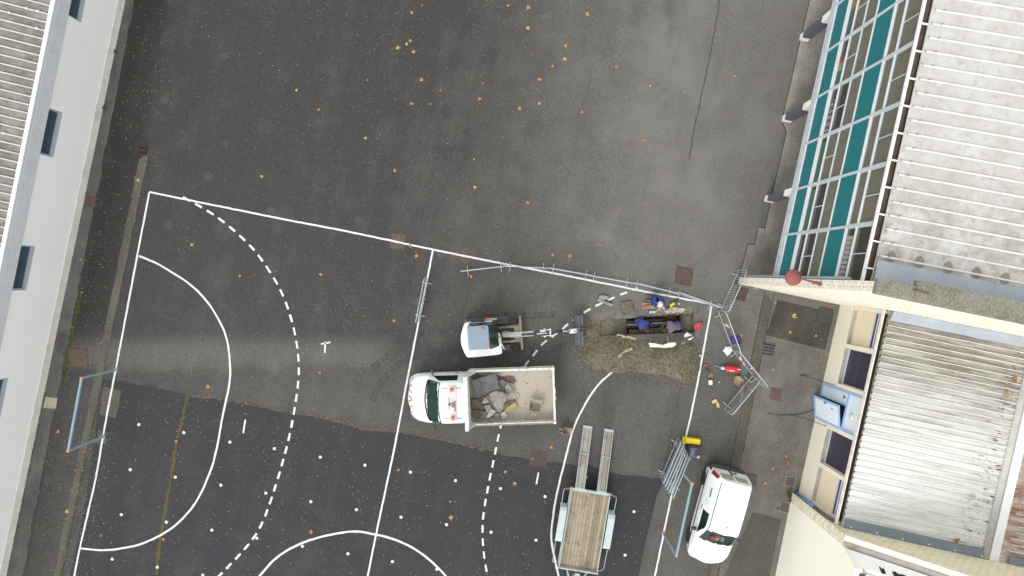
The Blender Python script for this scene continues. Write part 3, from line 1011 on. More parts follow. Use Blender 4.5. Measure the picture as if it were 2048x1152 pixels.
# gutter, brackets, roof
g = MB(); g.bb(FX - .12, FX - .06, V0, VE, 8.42, 8.52)
sb(g).build("gutter_board", M_trim, SB)
g = MB(); g.bb(FX - .06, FX + .14, V0, VE, 8.30, 8.42)
gut = sb(g).build("gutter", M_gutter, SB)
RX0, RZ0, RS = FX + .10, 8.60, math.tan(R(5))
for k in range(19):
    v = V0 + .45 + .81 * k
    br = MB()
    br.bb(FX - .11, FX + .28, v - .022, v + .022, 8.525, 8.56)
    br.bb(FX - .15, FX - .09, v - .05, v - .03, 8.525, 8.55); br.bb(FX - .15, FX - .09, v + .03, v + .05, 8.525, 8.55)
    sb(br).build("gutter_bracket", M_trim, gut)
r_ = MB()
r_.quad((RX0, V0 + .02, RZ0), (24, V0 + .02, RZ0 + (24 - RX0) * RS), (24, VE, RZ0 + (24 - RX0) * RS), (RX0, VE, RZ0), 0)
r_.quad((RX0, V0 + .02, RZ0), (RX0, VE, RZ0), (RX0, VE, RZ0 - .05), (RX0, V0 + .02, RZ0 - .05), 0)
k = 0
while V0 + .86 + .405 * k < VE:
    v = V0 + .86 + .405 * k
    off = .12 if k % 2 else 0
    r_.tube([(RX0 + .02, v, RZ0 + .012), (24, v, RZ0 + (24 - RX0) * RS + .016)], .031, 8, 1)
    r_.box((RX0 + .06, v, RZ0 + .03), (.06, .06, .03), 2)
    r_.box((RX0 + .33, v + .02, RZ0 + .05), (.11, .03, .04), 2, Matrix.Rotation(.5, 3, 'Z'))
    for q in range(8):
        xx = RX0 + 1.2 + q * 1.05 + off
        r_.tube([(xx, v, RZ0 + (xx - RX0) * RS + .012), (xx + .06, v, RZ0 + (xx + .06 - RX0) * RS + .012)], .033, 8, 1)
    k += 1
M_hook = paint("roof_hook", S(160, 156, 150), .6, .3, 8)
sb(r_).build("roof", [M_roofs, M_rib_white, M_hook], SB)
z_ = MB()
zz = lambda x: RZ0 + (x - RX0) * RS
for k in range(12):
    xa, xb = RX0 + .02 + k * 1.1, RX0 + .02 + (k + 1) * 1.1 + .03
    z_.quad((xa, V0 + .02, zz(xa) + .10 + .006 * (k % 2)), (xb, V0 + .02, zz(xb) + .10 + .006 * (k % 2)), (xb, V0 + .72, zz(xb) + .045 + .006 * (k % 2)), (xa, V0 + .72, zz(xa) + .045 + .006 * (k % 2)), 0)
sb(z_).build("flashing", M_zinc, SB)
# gable wall of cream brick running out as a fin, and its pebbled coping
gw = MB(); gw.bb(9.94, 24, 1.46, V0 - .005, 0, 9.58)
sb(gw).build("gable_wall", M_brick, SB)
cp = MB(); cp.bb(9.93, 11.0, 1.40, 1.84, 9.58, 9.75); cp.bb(11.002, 24, 1.40, 1.99, 9.58, 9.752)
sb(cp).build("coping", M_coping, SB, bevel=.015)
dp = MB().tube([(9.98, V0 + .07, .05), (10.02, V0 + .07, .5), (10.05, V0 + .07, 8.2)], .055, 10)
for z in (1.2, 3.4, 5.6, 7.6):
    dp.tube([(10.05, V0 + .07, z), (10.05, V0 + .07, z + .05)], .066, 10)
sb(dp).build("downpipe", M_pvc, SB)
sb(MB().tube([(10.9, 1.72, 9.79), (11.3, 1.70, 9.79)], .018, 6)).build("iron_rod", paint("rust", S(120, 72, 48), .9, .4, 8), SB)

# things on the sills behind the classroom glass
def on_sill(k, row, items, label):
    z = 3.95 if row == 0 else 6.98
    a = V0 + BAYW * k + .12
    mb = MB(); mats = []
    for (d0, d1, h, c) in items:
        mats.append(paint("sill_%d_%d_%d" % c, S(*c, 1.7), .7, .1, 6))
        mb.bb(FX + .025, FX + .16, a + d0, a + d1, z - .02, z + h, len(mats) - 1)
    o = solo(mb, "sill_stack", label, "stationery", mats, "stationery on the classroom window sills")
st_cols = [(120, 160, 190), (226, 226, 230), (150, 96, 100), (104, 132, 160), (212, 206, 200), (150, 172, 176), (190, 92, 96)]
on_sill(4, 0, [(0, .5, .28, (64, 132, 116)), (.5, .62, .2, (186, 196, 210)), (.85, 1.0, .3, (206, 52, 76)), (.66, .82, .2, (196, 200, 90))], "red and yellow boxes beside green card on lower classroom sill")
on_sill(3, 0, [(k * .07, k * .07 + .06, .16 + .05 * (k % 3), st_cols[k % 7]) for k in range(18)], "row of pale and pink files on lower classroom sill, south of the red box")
on_sill(1, 0, [(0, 1.5, .3, (40, 142, 116))], "sheet of green card along a lower classroom sill near the brick wall")
on_sill(2, 0, [(0, 1.5, .3, (52, 130, 100))], "long darker green card on the third lower classroom sill")
on_sill(5, 0, [(0, .9, .28, (70, 132, 122)), (1.0, 1.45, .3, (196, 160, 108))], "tan box beside green card on lower classroom sill")
on_sill(5, 1, [(k * .05, k * .05 + .045, .2 + .06 * (k % 2), st_cols[(k * 3) % 7]) for k in range(31)], "long row of coloured exercise books on an upper classroom sill")
on_sill(0, 1, [(k * .16, k * .16 + .12, .26, (226, 232, 236)) for k in range(9)], "row of white bottles on upper classroom sill beside the brick gable")

# the lamp on the end of the brick fin
LP = at(1588, 555, 6.9)
wl = thing("wall_lamp", "rust red round lamp on an arm from the end of the brick fin", "lamp", (LP.x, LP.y, 6.9))
M_lamp = paint("rust_red_paint", S(150, 84, 80), .7, .3, 5, dirt_col=S(120, 64, 58))
MB().lathe([(.05, .10), (.10, .09), (.20, .05), (.265, -.02), (.27, -.06), (.25, -.075), (.22, -.05), (.0, -.02)], 28).build("lamp_shade", M_lamp, wl)
MB().lathe([(.0, -.10), (.12, -.08), (.16, -.045)], 16).build("bulb_glass", paint("lamp_glass", S(220, 220, 210), .3, .05), wl)
LA = at(1622, 563, 6.9) - LP; LA.z = 0
LB_ = Vector((9.94 - LP.x, 1.60 - LP.y, -.03))
MB().tube([(LA.x * .45, LA.y * .45, .06), tuple(LA * .8 + Vector((0, 0, .03))), tuple(LA + Vector((0, 0, .01))), tuple(LB_)], [.022, .03, .04, .05], 8).build("arm", M_lamp, wl)
wlb = MB()
for k in range(4):
    wlb.box((LB_.x - .06 - k * .09, LB_.y + .02 * (k % 2), LB_.z + .02), (.06, .12 - .015 * k, .10))
wlb.build("clamp", M_lamp, wl, bevel=.01)

# ------------------------------------------------------------------ low cream building (east side)
LB = thing("low_building", "low cream building with blue entrance and streaked white ribbed roof", "building", (14.6, -3, 0))
def lb(mb):
    return mb.move((-14.6, 3, 0))
LX = 14.61
NV_, SV_ = 1.455, -7.225
D0, D1 = -2.07, -3.70     # entrance
P1, P2 = -.25, -5.47      # pilasters
m = MB()
m.bb(LX, LX + .2, NV_, D0, 0, 1.06); m.bb(LX, LX + .2, D1, SV_, 0, 1.06)
m.bb(LX + .2, LX + .35, NV_, P1, 1.062, 2.30); m.bb(LX + .2, LX + .35, P2, SV_, 1.062, 2.30)
m.bb(LX + .2, LX + .35, NV_, SV_, 2.95, 3.1)
for v in (NV_, SV_ + .14):
    m.bb(LX + .02, LX + .2, v - .14, v, 1.062, 3.1)
lb(m).build("wall", M_cream, LB)
lb(MB().bb(LX + .202, LX + .26, NV_ - .15, P1 + .1, 1.062, 2.28).move((-.02, 0, 0))).build("wall_panel", M_cream2, LB)
lb(MB().bb(LX + .202, LX + .26, P2 - .1, SV_ + .15, 1.062, 2.28).move((-.02, 0, 0))).build("wall_panel", M_cream2, LB)
m = MB()
m.bb(LX + .005, LX + .202, NV_, D0 + .0, 1.0605, 1.075); m.bb(LX + .005, LX + .202, D1, SV_, 1.0605, 1.075)
lb(m).build("sill", M_concrete, LB)
for v in (P1, P2, D0 + .09, D1 - .09):
    lb(MB().bb(LX + .0, LX + .24, v - .085, v + .085, 1.078, 3.09)).build("pilaster", M_cream, LB)
M_lowglass = glass("violet_glass", S(78, 74, 94), .6, .08)
M_lowframe = paint("lilac_frame", SW(206, 210, 226), .45, .08)
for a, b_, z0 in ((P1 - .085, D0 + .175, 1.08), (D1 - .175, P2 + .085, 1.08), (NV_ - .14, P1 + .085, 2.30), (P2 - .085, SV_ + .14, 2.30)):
    fr = MB(); e = .07
    fr.bb(LX + .17, LX + .23, b_, a, z0, z0 + e); fr.bb(LX + .17, LX + .23, b_, a, 2.9, 2.97)
    fr.bb(LX + .17, LX + .23, a - .04, a, z0 + e, 2.9); fr.bb(LX + .17, LX + .23, b_, b_ + .04, z0 + e, 2.9)
    f = lb(fr).build("window", M_lowframe, LB)
    lb(MB().bb(LX + .19, LX + .205, b_ + .04, a - .04, z0 + e, 2.9)).build("pane", M_lowglass, f)
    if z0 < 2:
        lb(MB().bb(LX + .24, LX + .75, b_, a, z0 - .02, z0 + .05)).build("reflection_board", paint("reflection_board", SW(196, 190, 196), .8, .1), f)  # added pale board, stands in for the reflection low on the pane
        lb(MB().bb(LX + .30, LX + .31, b_, a, 2.15, 2.95)).build("blind", paint("violet_blind", SW(120, 114, 136), .8, .15, 5), f)
    if z0 > 2:
        s2 = MB(); s2.bb(LX + .165, LX + .24, b_, a, 2.52, 2.6)
        lb(s2).build("sash", M_lowframe, f)
# entrance: frame, side panel, transom, ajar leaf
EN = MB()
EN.bb(LX - .03, LX + .1, D0, D0 - .10, 0, 3.05); EN.bb(LX - .03, LX + .1, D1 + .10, D1, 0, 3.05)
EN.bb(LX - .028, LX + .1, D0 - .1, D1 + .1, 2.02, 2.12); EN.bb(LX - .028, LX + .1, D0 - .1, D1 + .1, 2.98, 3.05)
EN.bb(LX - .026, LX + .1, -2.62, -2.68, 0, 2.02)
EN.bb(LX - .026, LX + .1, D0 - .1, -2.62, 0, .10)
en = lb(EN).build("entrance_frame", M_bluepaint, LB)
lb(MB().bb(LX + .02, LX + .06, D0 - .1, -2.62, .10, 2.02)).build("side_panel", M_doorwhite, en)
lb(MB().bb(LX + .02, LX + .06, D0 - .1, D1 + .1, 2.12, 2.98)).build("transom_panel", M_doorwhite, en)
lb(MB().lathe([(.0, -.05), (.10, -.045), (.14, -.02), (.145, .02)], 20, axis='x', c=(LX + .0, -3.0, 2.50))).build("bulkhead_light", paint("lamp_cream", S(222, 228, 200), .4, .1), en)
tri = MB().add([(LX + .012, -2.36 + .1, 1.66), (LX + .012, -2.36 - .1, 1.66), (LX + .012, -2.36, 1.86), (LX + .019, -2.36 + .1, 1.66), (LX + .019, -2.36 - .1, 1.66), (LX + .019, -2.36, 1.86)], [(0, 1, 2), (3, 5, 4), (0, 3, 4, 1), (1, 4, 5, 2), (2, 5, 3, 0)])
lb(tri).build("triangle_sign", paint("sign_grey", S(128, 122, 140), .5, .1), en)
leaf = MB()
leaf.box((0, .49, 1.0), (.05, .98, 1.98))
leafm = Matrix.Translation(Vector((LX - .035, -3.66, 0))) @ Matrix.Rotation(R(14), 4, 'Z')
leaf.xform(leafm)
door = lb(leaf).build("door", M_bluepaint, LB, bevel=.006)
lp_ = MB().box((-.03, .49, 1.05), (.012, .80, 1.72)); lp_.xform(leafm)
lb(lp_).build("door_panel", M_doorwhite, door)
hd = MB().box((-.06, .86, 1.02), (.05, .04, .14)); hd.xform(leafm)
lb(hd).build("handle", M_colgrey, door)
nt = MB().box((-.037, .72, 1.5), (.004, .07, .10)); nt.xform(leafm)
lb(nt).build("notice", M_colgrey, door)
# eave, gutter and roofs
m = MB(); m.bb(LX - .095, LX - .055, NV_, SV_, 3.06, 3.22)
lb(m).build("gutter_board", paint("gutter_board_pink", SW(236, 226, 216), .6, .25, 4), LB)
m = MB(); m.bb(LX - .055, LX + .14, NV_, SV_, 3.02, 3.10)
lb(m).build("gutter", M_dark, LB)
EX, EZ, ES = LX + .12, 3.24, math.tan(R(3.4))
RX = 20.05
ez = lambda x: EZ + (x - EX) * ES
m = MB()
NS = int((NV_ - SV_ - .9) / .245)
m.quad((EX, SV_ + .005, EZ), (RX, SV_ + .005, ez(RX)), (RX, NV_ - .005, ez(RX)), (EX, NV_ - .005, EZ), 0)
m.quad((EX, SV_ + .005, EZ), (EX, NV_ - .005, EZ), (EX, NV_ - .005, EZ - .04), (EX, SV_ + .005, EZ - .04), 0)
rk = random.Random(4)
for k in range(NS + 1):
    v = NV_ - .58 - .245 * k
    hh = .034
    m.add([(EX - .01, v - .034, ez(EX) + .001), (EX - .01, v - .014, ez(EX) + hh), (EX - .01, v + .014, ez(EX) + hh), (EX - .01, v + .034, ez(EX) + .001),
           (RX, v - .034, ez(RX) + .001), (RX, v - .014, ez(RX) + hh), (RX, v + .014, ez(RX) + hh), (RX, v + .034, ez(RX) + .001)],
          [(0, 1, 5, 4), (2, 3, 7, 6), (0, 3, 2, 1)], 0)
    m.add([(EX - .01, v - .014, ez(EX) + hh), (EX - .01, v + .014, ez(EX) + hh), (RX, v + .014, ez(RX) + hh), (RX, v - .014, ez(RX) + hh)], [(0, 1, 2, 3)], 1)
    m.box((EX - .015, v, EZ + .015), (.03, .05, .05), 2)
lb(m).build("roof", [M_rooflow, M_rib_white, M_dark], LB)
m = MB()
for k in range(3):
    xa, xb = EX + .02 + k * 1.9, min(RX, EX + .05 + (k + 1) * 1.9)
    m.quad((xa, NV_ - .38, ez(xa) + .055 + .004 * k), (xb, NV_ - .38, ez(xb) + .055 + .004 * k), (xb, NV_ - .006, ez(xb) + .16 + .004 * k), (xa, NV_ - .006, ez(xa) + .16 + .004 * k))
lb(m).build("flashing", M_zinc, LB)
m = MB()
m.quad((EX + .02, SV_ + .006, ez(EX) + .12), (RX, SV_ + .006, ez(RX) + .12), (RX, SV_ + .36, ez(RX) + .062), (EX + .02, SV_ + .36, ez(EX) + .062))
for k in range(6):
    xk = EX + .25 + k * 1.0
    m.box((xk, SV_ + .09, ez(xk) + .125), (.06, .04, .02), 1)
lb(m).build("flashing", [M_lead, M_trim], LB)
m = MB().tube([(RX + .12, SV_ + .01, ez(RX) + .03), (RX + .12, NV_ - .01, ez(RX) + .03)], .13, 12, 0, flat=.7)
lb(m).build("ridge_cap", paint("ridge_grey", S(206, 205, 200), .8, .2, 3), LB)
m = MB(); m.bb(RX + .27, RX + .42, SV_, NV_ - .01, ez(RX) - .05, ez(RX) + .10); m.bb(RX + .42, RX + .66, SV_, NV_ - .01, ez(RX) - .05, ez(RX) + .06)
lb(m).build("valley_trim", M_trim, LB)
m = MB()
R2 = RX + .66
m.quad((R2, SV_ + .005, ez(RX)), (27, SV_ + .005, ez(RX) + .35), (27, NV_ - .005, ez(RX) + .35), (R2, NV_ - .005, ez(RX)), 0)
for k in range(NS + 1):
    v = NV_ - .6 - .245 * k
    m.tube([(R2 + .25 + .3 * rk.random(), v, ez(RX) + .03), (27, v, ez(RX) + .38)], .025, 6, 1)
lb(m).build("roof", [M_rust_roof, M_rib_white], LB)
m = MB().quad((R2 + .35, SV_ + .006, ez(RX) + .13), (27, SV_ + .006, ez(RX) + .45), (27, SV_ + .3, ez(RX) + .42), (R2 + .35, SV_ + .3, ez(RX) + .085))
lb(m).build("flashing", M_lead, LB)
# pipes in the south corner
m = MB().tube([(LX - .14, SV_ + .06, .05), (LX - .14, SV_ + .06, 1.62)], .06, 10)
lb(m).build("downpipe", M_bluepipe, LB)
m = MB().tube([(LX - .14, SV_ + .06, 1.62), (LX - .14, SV_ + .06, 2.55), (LX - .05, SV_ + .08, 2.85), (LX + .02, SV_ + .1, 3.03)], .06, 10)
lb(m).build("downpipe", paint("dark_pvc", S(110, 116, 120), .5, .15), LB)

# ------------------------------------------------------------------ south building: brick fin, cream wall, rusty roof
SO = thing("south_building", "tall cream rendered building with cream brick fin wall and rusting white roof", "building", (14.36, -7.6, 0))
def so(mb):
    return mb.move((-14.36, 7.6, 0))
f2 = MB()
xa, xb = 14.34, 26.0
za, zb = 4.14, 4.14 + (26 - 14.34) * math.tan(R(24.5))
f2.add([(xa, -7.63, 0), (xb, -7.63, 0), (xb, -7.23, 0), (xa, -7.23, 0), (xa, -7.63, za), (xb, -7.63, zb), (xb, -7.23, zb), (xa, -7.23, za)],
       [(0, 3, 2, 1), (4, 5, 6, 7), (0, 1, 5, 4), (1, 2, 6, 5), (2, 3, 7, 6), (3, 0, 4, 7)])
so(f2).build("brick_fin", M_brick2, SO)
c2 = MB()
c2.add([(xa - .02, -7.66, za + .003), (xb, -7.66, zb + .003), (xb, -7.47, zb + .003), (xa - .02, -7.47, za + .003), (xa - .02, -7.66, za + .06), (xb, -7.66, zb + .06), (xb, -7.47, zb + .06), (xa - .02, -7.47, za + .06)],
       [(0, 3, 2, 1), (4, 5, 6, 7), (0, 1, 5, 4), (1, 2, 6, 5), (2, 3, 7, 6), (3, 0, 4, 7)])
so(c2).build("coping", M_concrete, SO)
c3 = MB().quad((xa, -7.469, za + .004), (xb, -7.469, zb + .004), (xb, -7.231, zb + .004), (xa, -7.231, za + .004))
so(c3).build("bedding", M_cream, SO)
sw = MB()
# wall face drifts slightly east to the south
sw.add([(14.345, -7.635, 0), (14.62, -24, 0), (14.92, -24, 0), (14.645, -7.635, 0), (14.345, -7.635, 4.16), (14.62, -24, 5.0), (14.92, -24, 5.0), (14.645, -7.635, 4.16),
        (14.36, -8.06, 5.0), (14.66, -8.06, 5.0)],
       [(0, 3, 2, 1), (0, 4, 8, 5, 1), (3, 2, 6, 9, 7), (8, 9, 6, 5), (0, 3, 7, 4), (1, 5, 6, 2), (4, 7, 9, 8)])
so(sw).build("wall", paint("south_cream_render", SW(244, 240, 226), .88, .06, .8, dirt_col=SW(222, 216, 198), bump=.06), SO)
RS2 = math.tan(R(24))
rz2 = lambda x: 4.86 + (x - 14.8) * RS2
m = MB()
m.quad((14.78, -7.98, rz2(14.78)), (26, -7.98, rz2(26)), (26, -24, rz2(26)), (15.05, -24, rz2(15.05)), 0)
for k in range(40):
    v = -8.22 - k * .3
    m.tube([(14.85 + .017 * (k * .3), v, rz2(14.85) + .012), (26, v, rz2(26) + .012)], .035, 8, 1)
so(m).build("roof", [M_white_roof, M_rib_white], SO)
m = MB()
m.quad((14.37, -7.67, 4.27), (14.40, -8.10, 4.98), (14.84, -8.02, 4.93), (14.84, -7.66, 4.50), 0)
m.quad((14.84, -7.66, 4.50), (14.84, -8.02, 4.93), (26, -8.02, rz2(26) + .05), (26, -7.66, zb + .14), 0)
so(m).build("flashing", M_trim, SO)
m = MB(); hx = random.Random(9)
for (x0, l, d) in ((15.25, .16, .10), (15.62, .42, .10), (15.66, .3, .05)):
    pts = [(x0 + l * t + hx.uniform(-.02, .02), -7.86 + d * math.sin(t * 9) * .3) for t in (0, .25, .5, .75, 1)] + [(x0 + l * t + hx.uniform(-.02, .02), -7.93 - d * .6 + hx.uniform(-.02, .02)) for t in (1, .7, .4, .1)]
    zf = lambda x, y: (4.50 + (x - 14.84) * ((zb + .14 - 4.50) / (26 - 14.84))) * ((y + 8.02) / .36) + (4.93 + (x - 14.84) * ((rz2(26) + .05 - 4.93) / (26 - 14.84))) * (1 - (y + 8.02) / .36)
    m.add([(p[0], p[1], zf(p[0], p[1]) + .02) for p in pts], [list(range(len(pts)))], 0)
so(m).build("roof_hole", M_dark, SO)
m = MB(); m.add([(14.44, -8.14, 4.95), (14.70, -24, 4.95), (14.78, -24, 4.95), (14.52, -8.14, 4.95), (14.44, -8.14, 5.06), (14.70, -24, 5.06), (14.78, -24, 5.06), (14.52, -8.14, 5.06)],
                [(0, 3, 2, 1), (4, 5, 6, 7), (0, 1, 5, 4), (1, 2, 6, 5), (2, 3, 7, 6), (3, 0, 4, 7)])
so(m).build("gutter_board", M_trim, SO)
m = MB(); m.quad((14.53, -8.2, 5.005), (14.79, -24, 5.005), (15.05, -24, 5.005), (14.80, -8.2, 5.005))
so(m).build("gutter", paint("gutter_rust", S(112, 76, 52), .9, .5, 6), SO)
# loose cables hanging from the low building's ledge down to the yard
M_cable = paint("black_cable", S(36, 36, 36), .6, .1)
A0, A1 = at(1600, 750, .02), Vector((LX - .02, D0 + .06, 1.0))
solo(MB().tube(catmull([A1, A1.lerp(A0, .35) + Vector((0, 0, -.25)), A1.lerp(A0, .75) + Vector((0, .03, -.2)), Vector((A0.x, A0.y, .015))], .1), .014, 6), "cable", "thin black cable hanging from the ledge north of the blue entrance", "cable", M_cable)
A0, A1 = at(1580, 828, .02), Vector((LX - .02, D1 - .12, 1.0))
solo(MB().tube(catmull([A1, A1.lerp(A0, .4) + Vector((0, 0, -.3)), A1.lerp(A0, .8) + Vector((0, -.02, -.15)), Vector((A0.x, A0.y, .015))], .1), .014, 6), "cable", "thin black cable hanging from the ledge south of the blue entrance", "cable", M_cable)
solo(MB().tube(catmull([at(1536, 826, .013), at(1560, 830, .013), at(1600, 828, .013), at(1632, 818, .013)], .1), .012, 6), "cable", "black cable lying on the asphalt towards the open blue door", "cable", M_cable)

# ------------------------------------------------------------------ vehicle helpers
M_carwhite = paint("car_white", SW(244, 247, 248), .25, .05, 1.2, dirt_col=SW(200, 202, 200), spec=.5)
M_tyre_r = paint("tyre_rubber", S(42, 42, 43), .85, .3, 8, dirt_col=S(84, 80, 74))
M_rim = paint("steel_rim", S(170, 174, 178), .4, .2, 6, metal=.3)
M_black = paint("black_plastic", S(62, 64, 68), .6, .25, 5, dirt_col=S(90, 88, 84))
M_screen = glass("tinted_screen", S(46, 70, 66), .36, .03)
M_cabin = paint("dark_cabin", S(40, 44, 46), .8, .15, 3)
M_orange = paint("orange_lens", S(224, 120, 76), .25, .1, 9)
M_red = paint("red_lens", S(170, 44, 54), .2, .1, 9)
M_redpaint = paint("red_marking", S(222, 108, 126), .5, .08, 9)
M_galv = paint("galvanised", S(186, 196, 202), .45, .2, 6, metal=.15, dirt_col=S(128, 134, 138))
M_steel = paint("worn_steel", S(158, 146, 128), .6, .5, 5, dirt_col=S(82, 70, 58))
M_steelblue = paint("dark_bucket_steel", S(92, 99, 108), .55, .3, 4)
M_trackrub = paint("track_rubber", S(96, 100, 104), .85, .3, 6, dirt_col=S(92, 88, 80))

def loft(stations, classify, nx=10, ns=8):
    """closed symmetric body from half profiles; returns {part: MB}"""
    K = len(stations[0])
    def cr(p0, p1, p2, p3, t):
        return 0.5 * ((2 * p1) + (p2 - p0) * t + (2 * p0 - 5 * p1 + 4 * p2 - p3) * t * t + (3 * p1 - p0 - 3 * p2 + p3) * t * t * t)
    rows = []
    st = [[Vector(p) for p in s] for s in stations]
    ext = []
    for i in range(len(st) - 1):
        n_ = max(2, int(round((st[i + 1][K // 2] - st[i][K // 2]).length * nx)))
        for j in range(n_):
            t = j / n_
            a, b, c, d = st[max(i - 1, 0)], st[i], st[i + 1], st[min(i + 2, len(st) - 1)]
            ext.append([cr(a[k], b[k], c[k], d[k], t) * .5 + b[k].lerp(c[k], t) * .5 for k in range(K)])
    ext.append(st[-1])
    grid = []
    for prof in ext:
        row = []
        for k in range(K - 1):
            for j in range(ns):
                t = j / ns
                a, b, c, d = prof[max(k - 1, 0)], prof[k], prof[k + 1], prof[min(k + 2, K - 1)]
                row.append(cr(a, b, c, d, t) * .6 + b.lerp(c, t) * .4)
        row.append(prof[-1])
        grid.append(row)
    M = len(grid[0])
    parts = {}
    for sgn in (1, -1):
        V = [[Vector((p.x, p.y * sgn, p.z)) for p in row] for row in grid]
        for i in range(len(V) - 1):
            for k in range(M - 1):
                q = [V[i][k], V[i][k + 1], V[i + 1][k + 1], V[i + 1][k]]
                c = (q[0] + q[1] + q[2] + q[3]) / 4
                key, mi = classify(c, (k + .5) / ns, sgn)
                if sgn < 0:
                    q = q[::-1]
                parts.setdefault(key, MB()).add(q, [(0, 1, 2, 3)], mi, True)
    for end, flip in ((0, True), (-1, False)):
        ring = [Vector(p) for p in grid[end]] + [Vector((p.x, -p.y, p.z)) for p in grid[end][::-1][1:]]
        key, mi = classify(sum(ring, Vector()) / len(ring), -1, 1)
        parts.setdefault(key, MB()).add(ring, [list(range(len(ring)))], mi, False)
    return parts

def wheel(root, x, y, r, wd, name="wheel", hub=M_rim):
    s = 1 if y > 0 else -1
    w = MB().lathe([(r * .55, -wd / 2), (r * .9, -wd / 2), (r, -wd * .35), (r, wd * .35), (r * .9, wd / 2), (r * .55, wd / 2), (r * .55, -wd / 2)], 24, axis='y', c=(x, y, r))
    wo = w.build(name, M_tyre_r, root)
    MB().lathe([(r * .56, -wd * .42), (r * .56, wd * .3), (r * .42, wd * .34), (r * .3, wd * .22), (r * .14, wd * .36), (.0, wd * .38)] if s > 0 else
               [(r * .56, wd * .42), (r * .56, -wd * .3), (r * .42, -wd * .34), (r * .3, -wd * .22), (r * .14, -wd * .36), (.0, -wd * .38)], 20, axis='y', c=(x, y, r)).build("rim", hub, wo)
    return wo

# ------------------------------------------------------------------ white van (south-east)
vc = at(1423, 1019)
VAN = thing("parked_van", "white panel van parked facing south beside the goal, orange vest behind its windscreen", "van", (vc.x, vc.y, 0), R(-92.9))
vst = [
    [(-2.03, .74, .30), (-2.06, .79, .55), (-2.02, .78, .95), (-1.95, .70, 1.48), (-1.91, .60, 1.70), (-1.88, .44, 1.78), (-1.86, 0, 1.80)],
    [(-1.86, .82, .28), (-1.86, .86, .60), (-1.84, .85, .95), (-1.80, .745, 1.50), (-1.78, .645, 1.73), (-1.75, .49, 1.81), (-1.75, 0, 1.84)],
    [(-1.0, .83, .27), (-1.0, .865, .60), (-1.0, .86, .95), (-1.0, .76, 1.50), (-1.0, .655, 1.74), (-1.0, .50, 1.82), (-1.0, 0, 1.85)],
    [(.0, .83, .27), (.0, .865, .60), (.0, .86, .95), (.0, .755, 1.48), (.0, .65, 1.72), (.05, .49, 1.80), (.10, 0, 1.83)],
    [(.35, .83, .27), (.35, .865, .60), (.35, .86, .96), (.30, .755, 1.44), (.26, .65, 1.68), (.28, .49, 1.75), (.33, 0, 1.78)],
    [(1.0, .83, .27), (1.0, .86, .60), (1.0, .85, .97), (.98, .80, 1.08), (.93, .72, 1.15), (1.0, .50, 1.20), (1.08, 0, 1.23)],
    [(1.5, .82, .27), (1.5, .85, .58), (1.5, .82, .90), (1.5, .77, .98), (1.5, .66, 1.03), (1.5, .45, 1.06), (1.55, 0, 1.08)],
    [(1.86, .74, .27), (1.88, .77, .52), (1.86, .72, .78), (1.85, .66, .85), (1.86, .56, .89), (1.9, .36, .92), (1.94, 0, .94)],
    [(1.98, .60, .29), (2.06, .63, .48), (2.04, .58, .66), (2.01, .51, .72), (2.02, .42, .76), (2.06, .26, .79), (2.10, 0, .80)],
]
def van_cls(c, s, sg):
    if s < 0:
        return ("body", 0)
    ax = abs(c.y)
    if s > 4.12 and .36 < c.x < .98:
        return ("windscreen", 0)
    if 2.2 < s < 3.25 and -.26 < c.x < .84 - (s - 2.2) * .42:
        return ("side_window_left" if sg > 0 else "side_window_right", 0)
    if .75 < s < 1.1 and -1.9 < c.x < 1.8:
        return ("rub_strip", 0)
    if s < 1.75 and c.x < -1.93:
        return ("rear_bumper", 0)
    if 2.0 < s < 3.1 and c.x < -1.84:
        return ("tail_light_left" if sg > 0 else "tail_light_right", 0)
    if 1.75 < s < 3.2 and 1.80 < c.x < 2.03 and ax > .5:
        return ("headlight_left" if sg > 0 else "headlight_right", 0)
    return ("body", 0)
vp = loft(vst, van_cls, 16, 8)
M_headl = paint("clear_lens", S(206, 212, 216), .1, .05)
vm = {"body": M_carwhite, "windscreen": M_screen, "side_window_left": M_screen, "side_window_right": M_screen, "rub_strip": M_black, "rear_bumper": M_black, "tail_light_left": M_red, "tail_light_right": M_red, "headlight_left": M_headl, "headlight_right": M_headl}
for k, mb in vp.items():
    mb.build(k.replace("_left", "").replace("_right", ""), vm[k], VAN, recalc='weld')
# cabin floor, dashboard, seats seen through the glass
m = MB(); m.bb(-.5, .9, -.72, .72, .30, .62); m.bb(.62, .98, -.70, .70, .6, 1.02)
m.build("dashboard", M_cabin, VAN, bevel=.03)
for y in (-.36, .36):
    MB().bb(-.45, .1, y - .24, y + .24, .6, .85).bb(-.55, -.38, y - .24, y + .24, .6, 1.35).build("seat", paint("seat_cloth", S(70, 72, 78), .9, .1), VAN, bevel=.04)
MB().bb(-.66, -.60, -.70, .70, .4, 1.62).build("bulkhead", M_cabin, VAN)
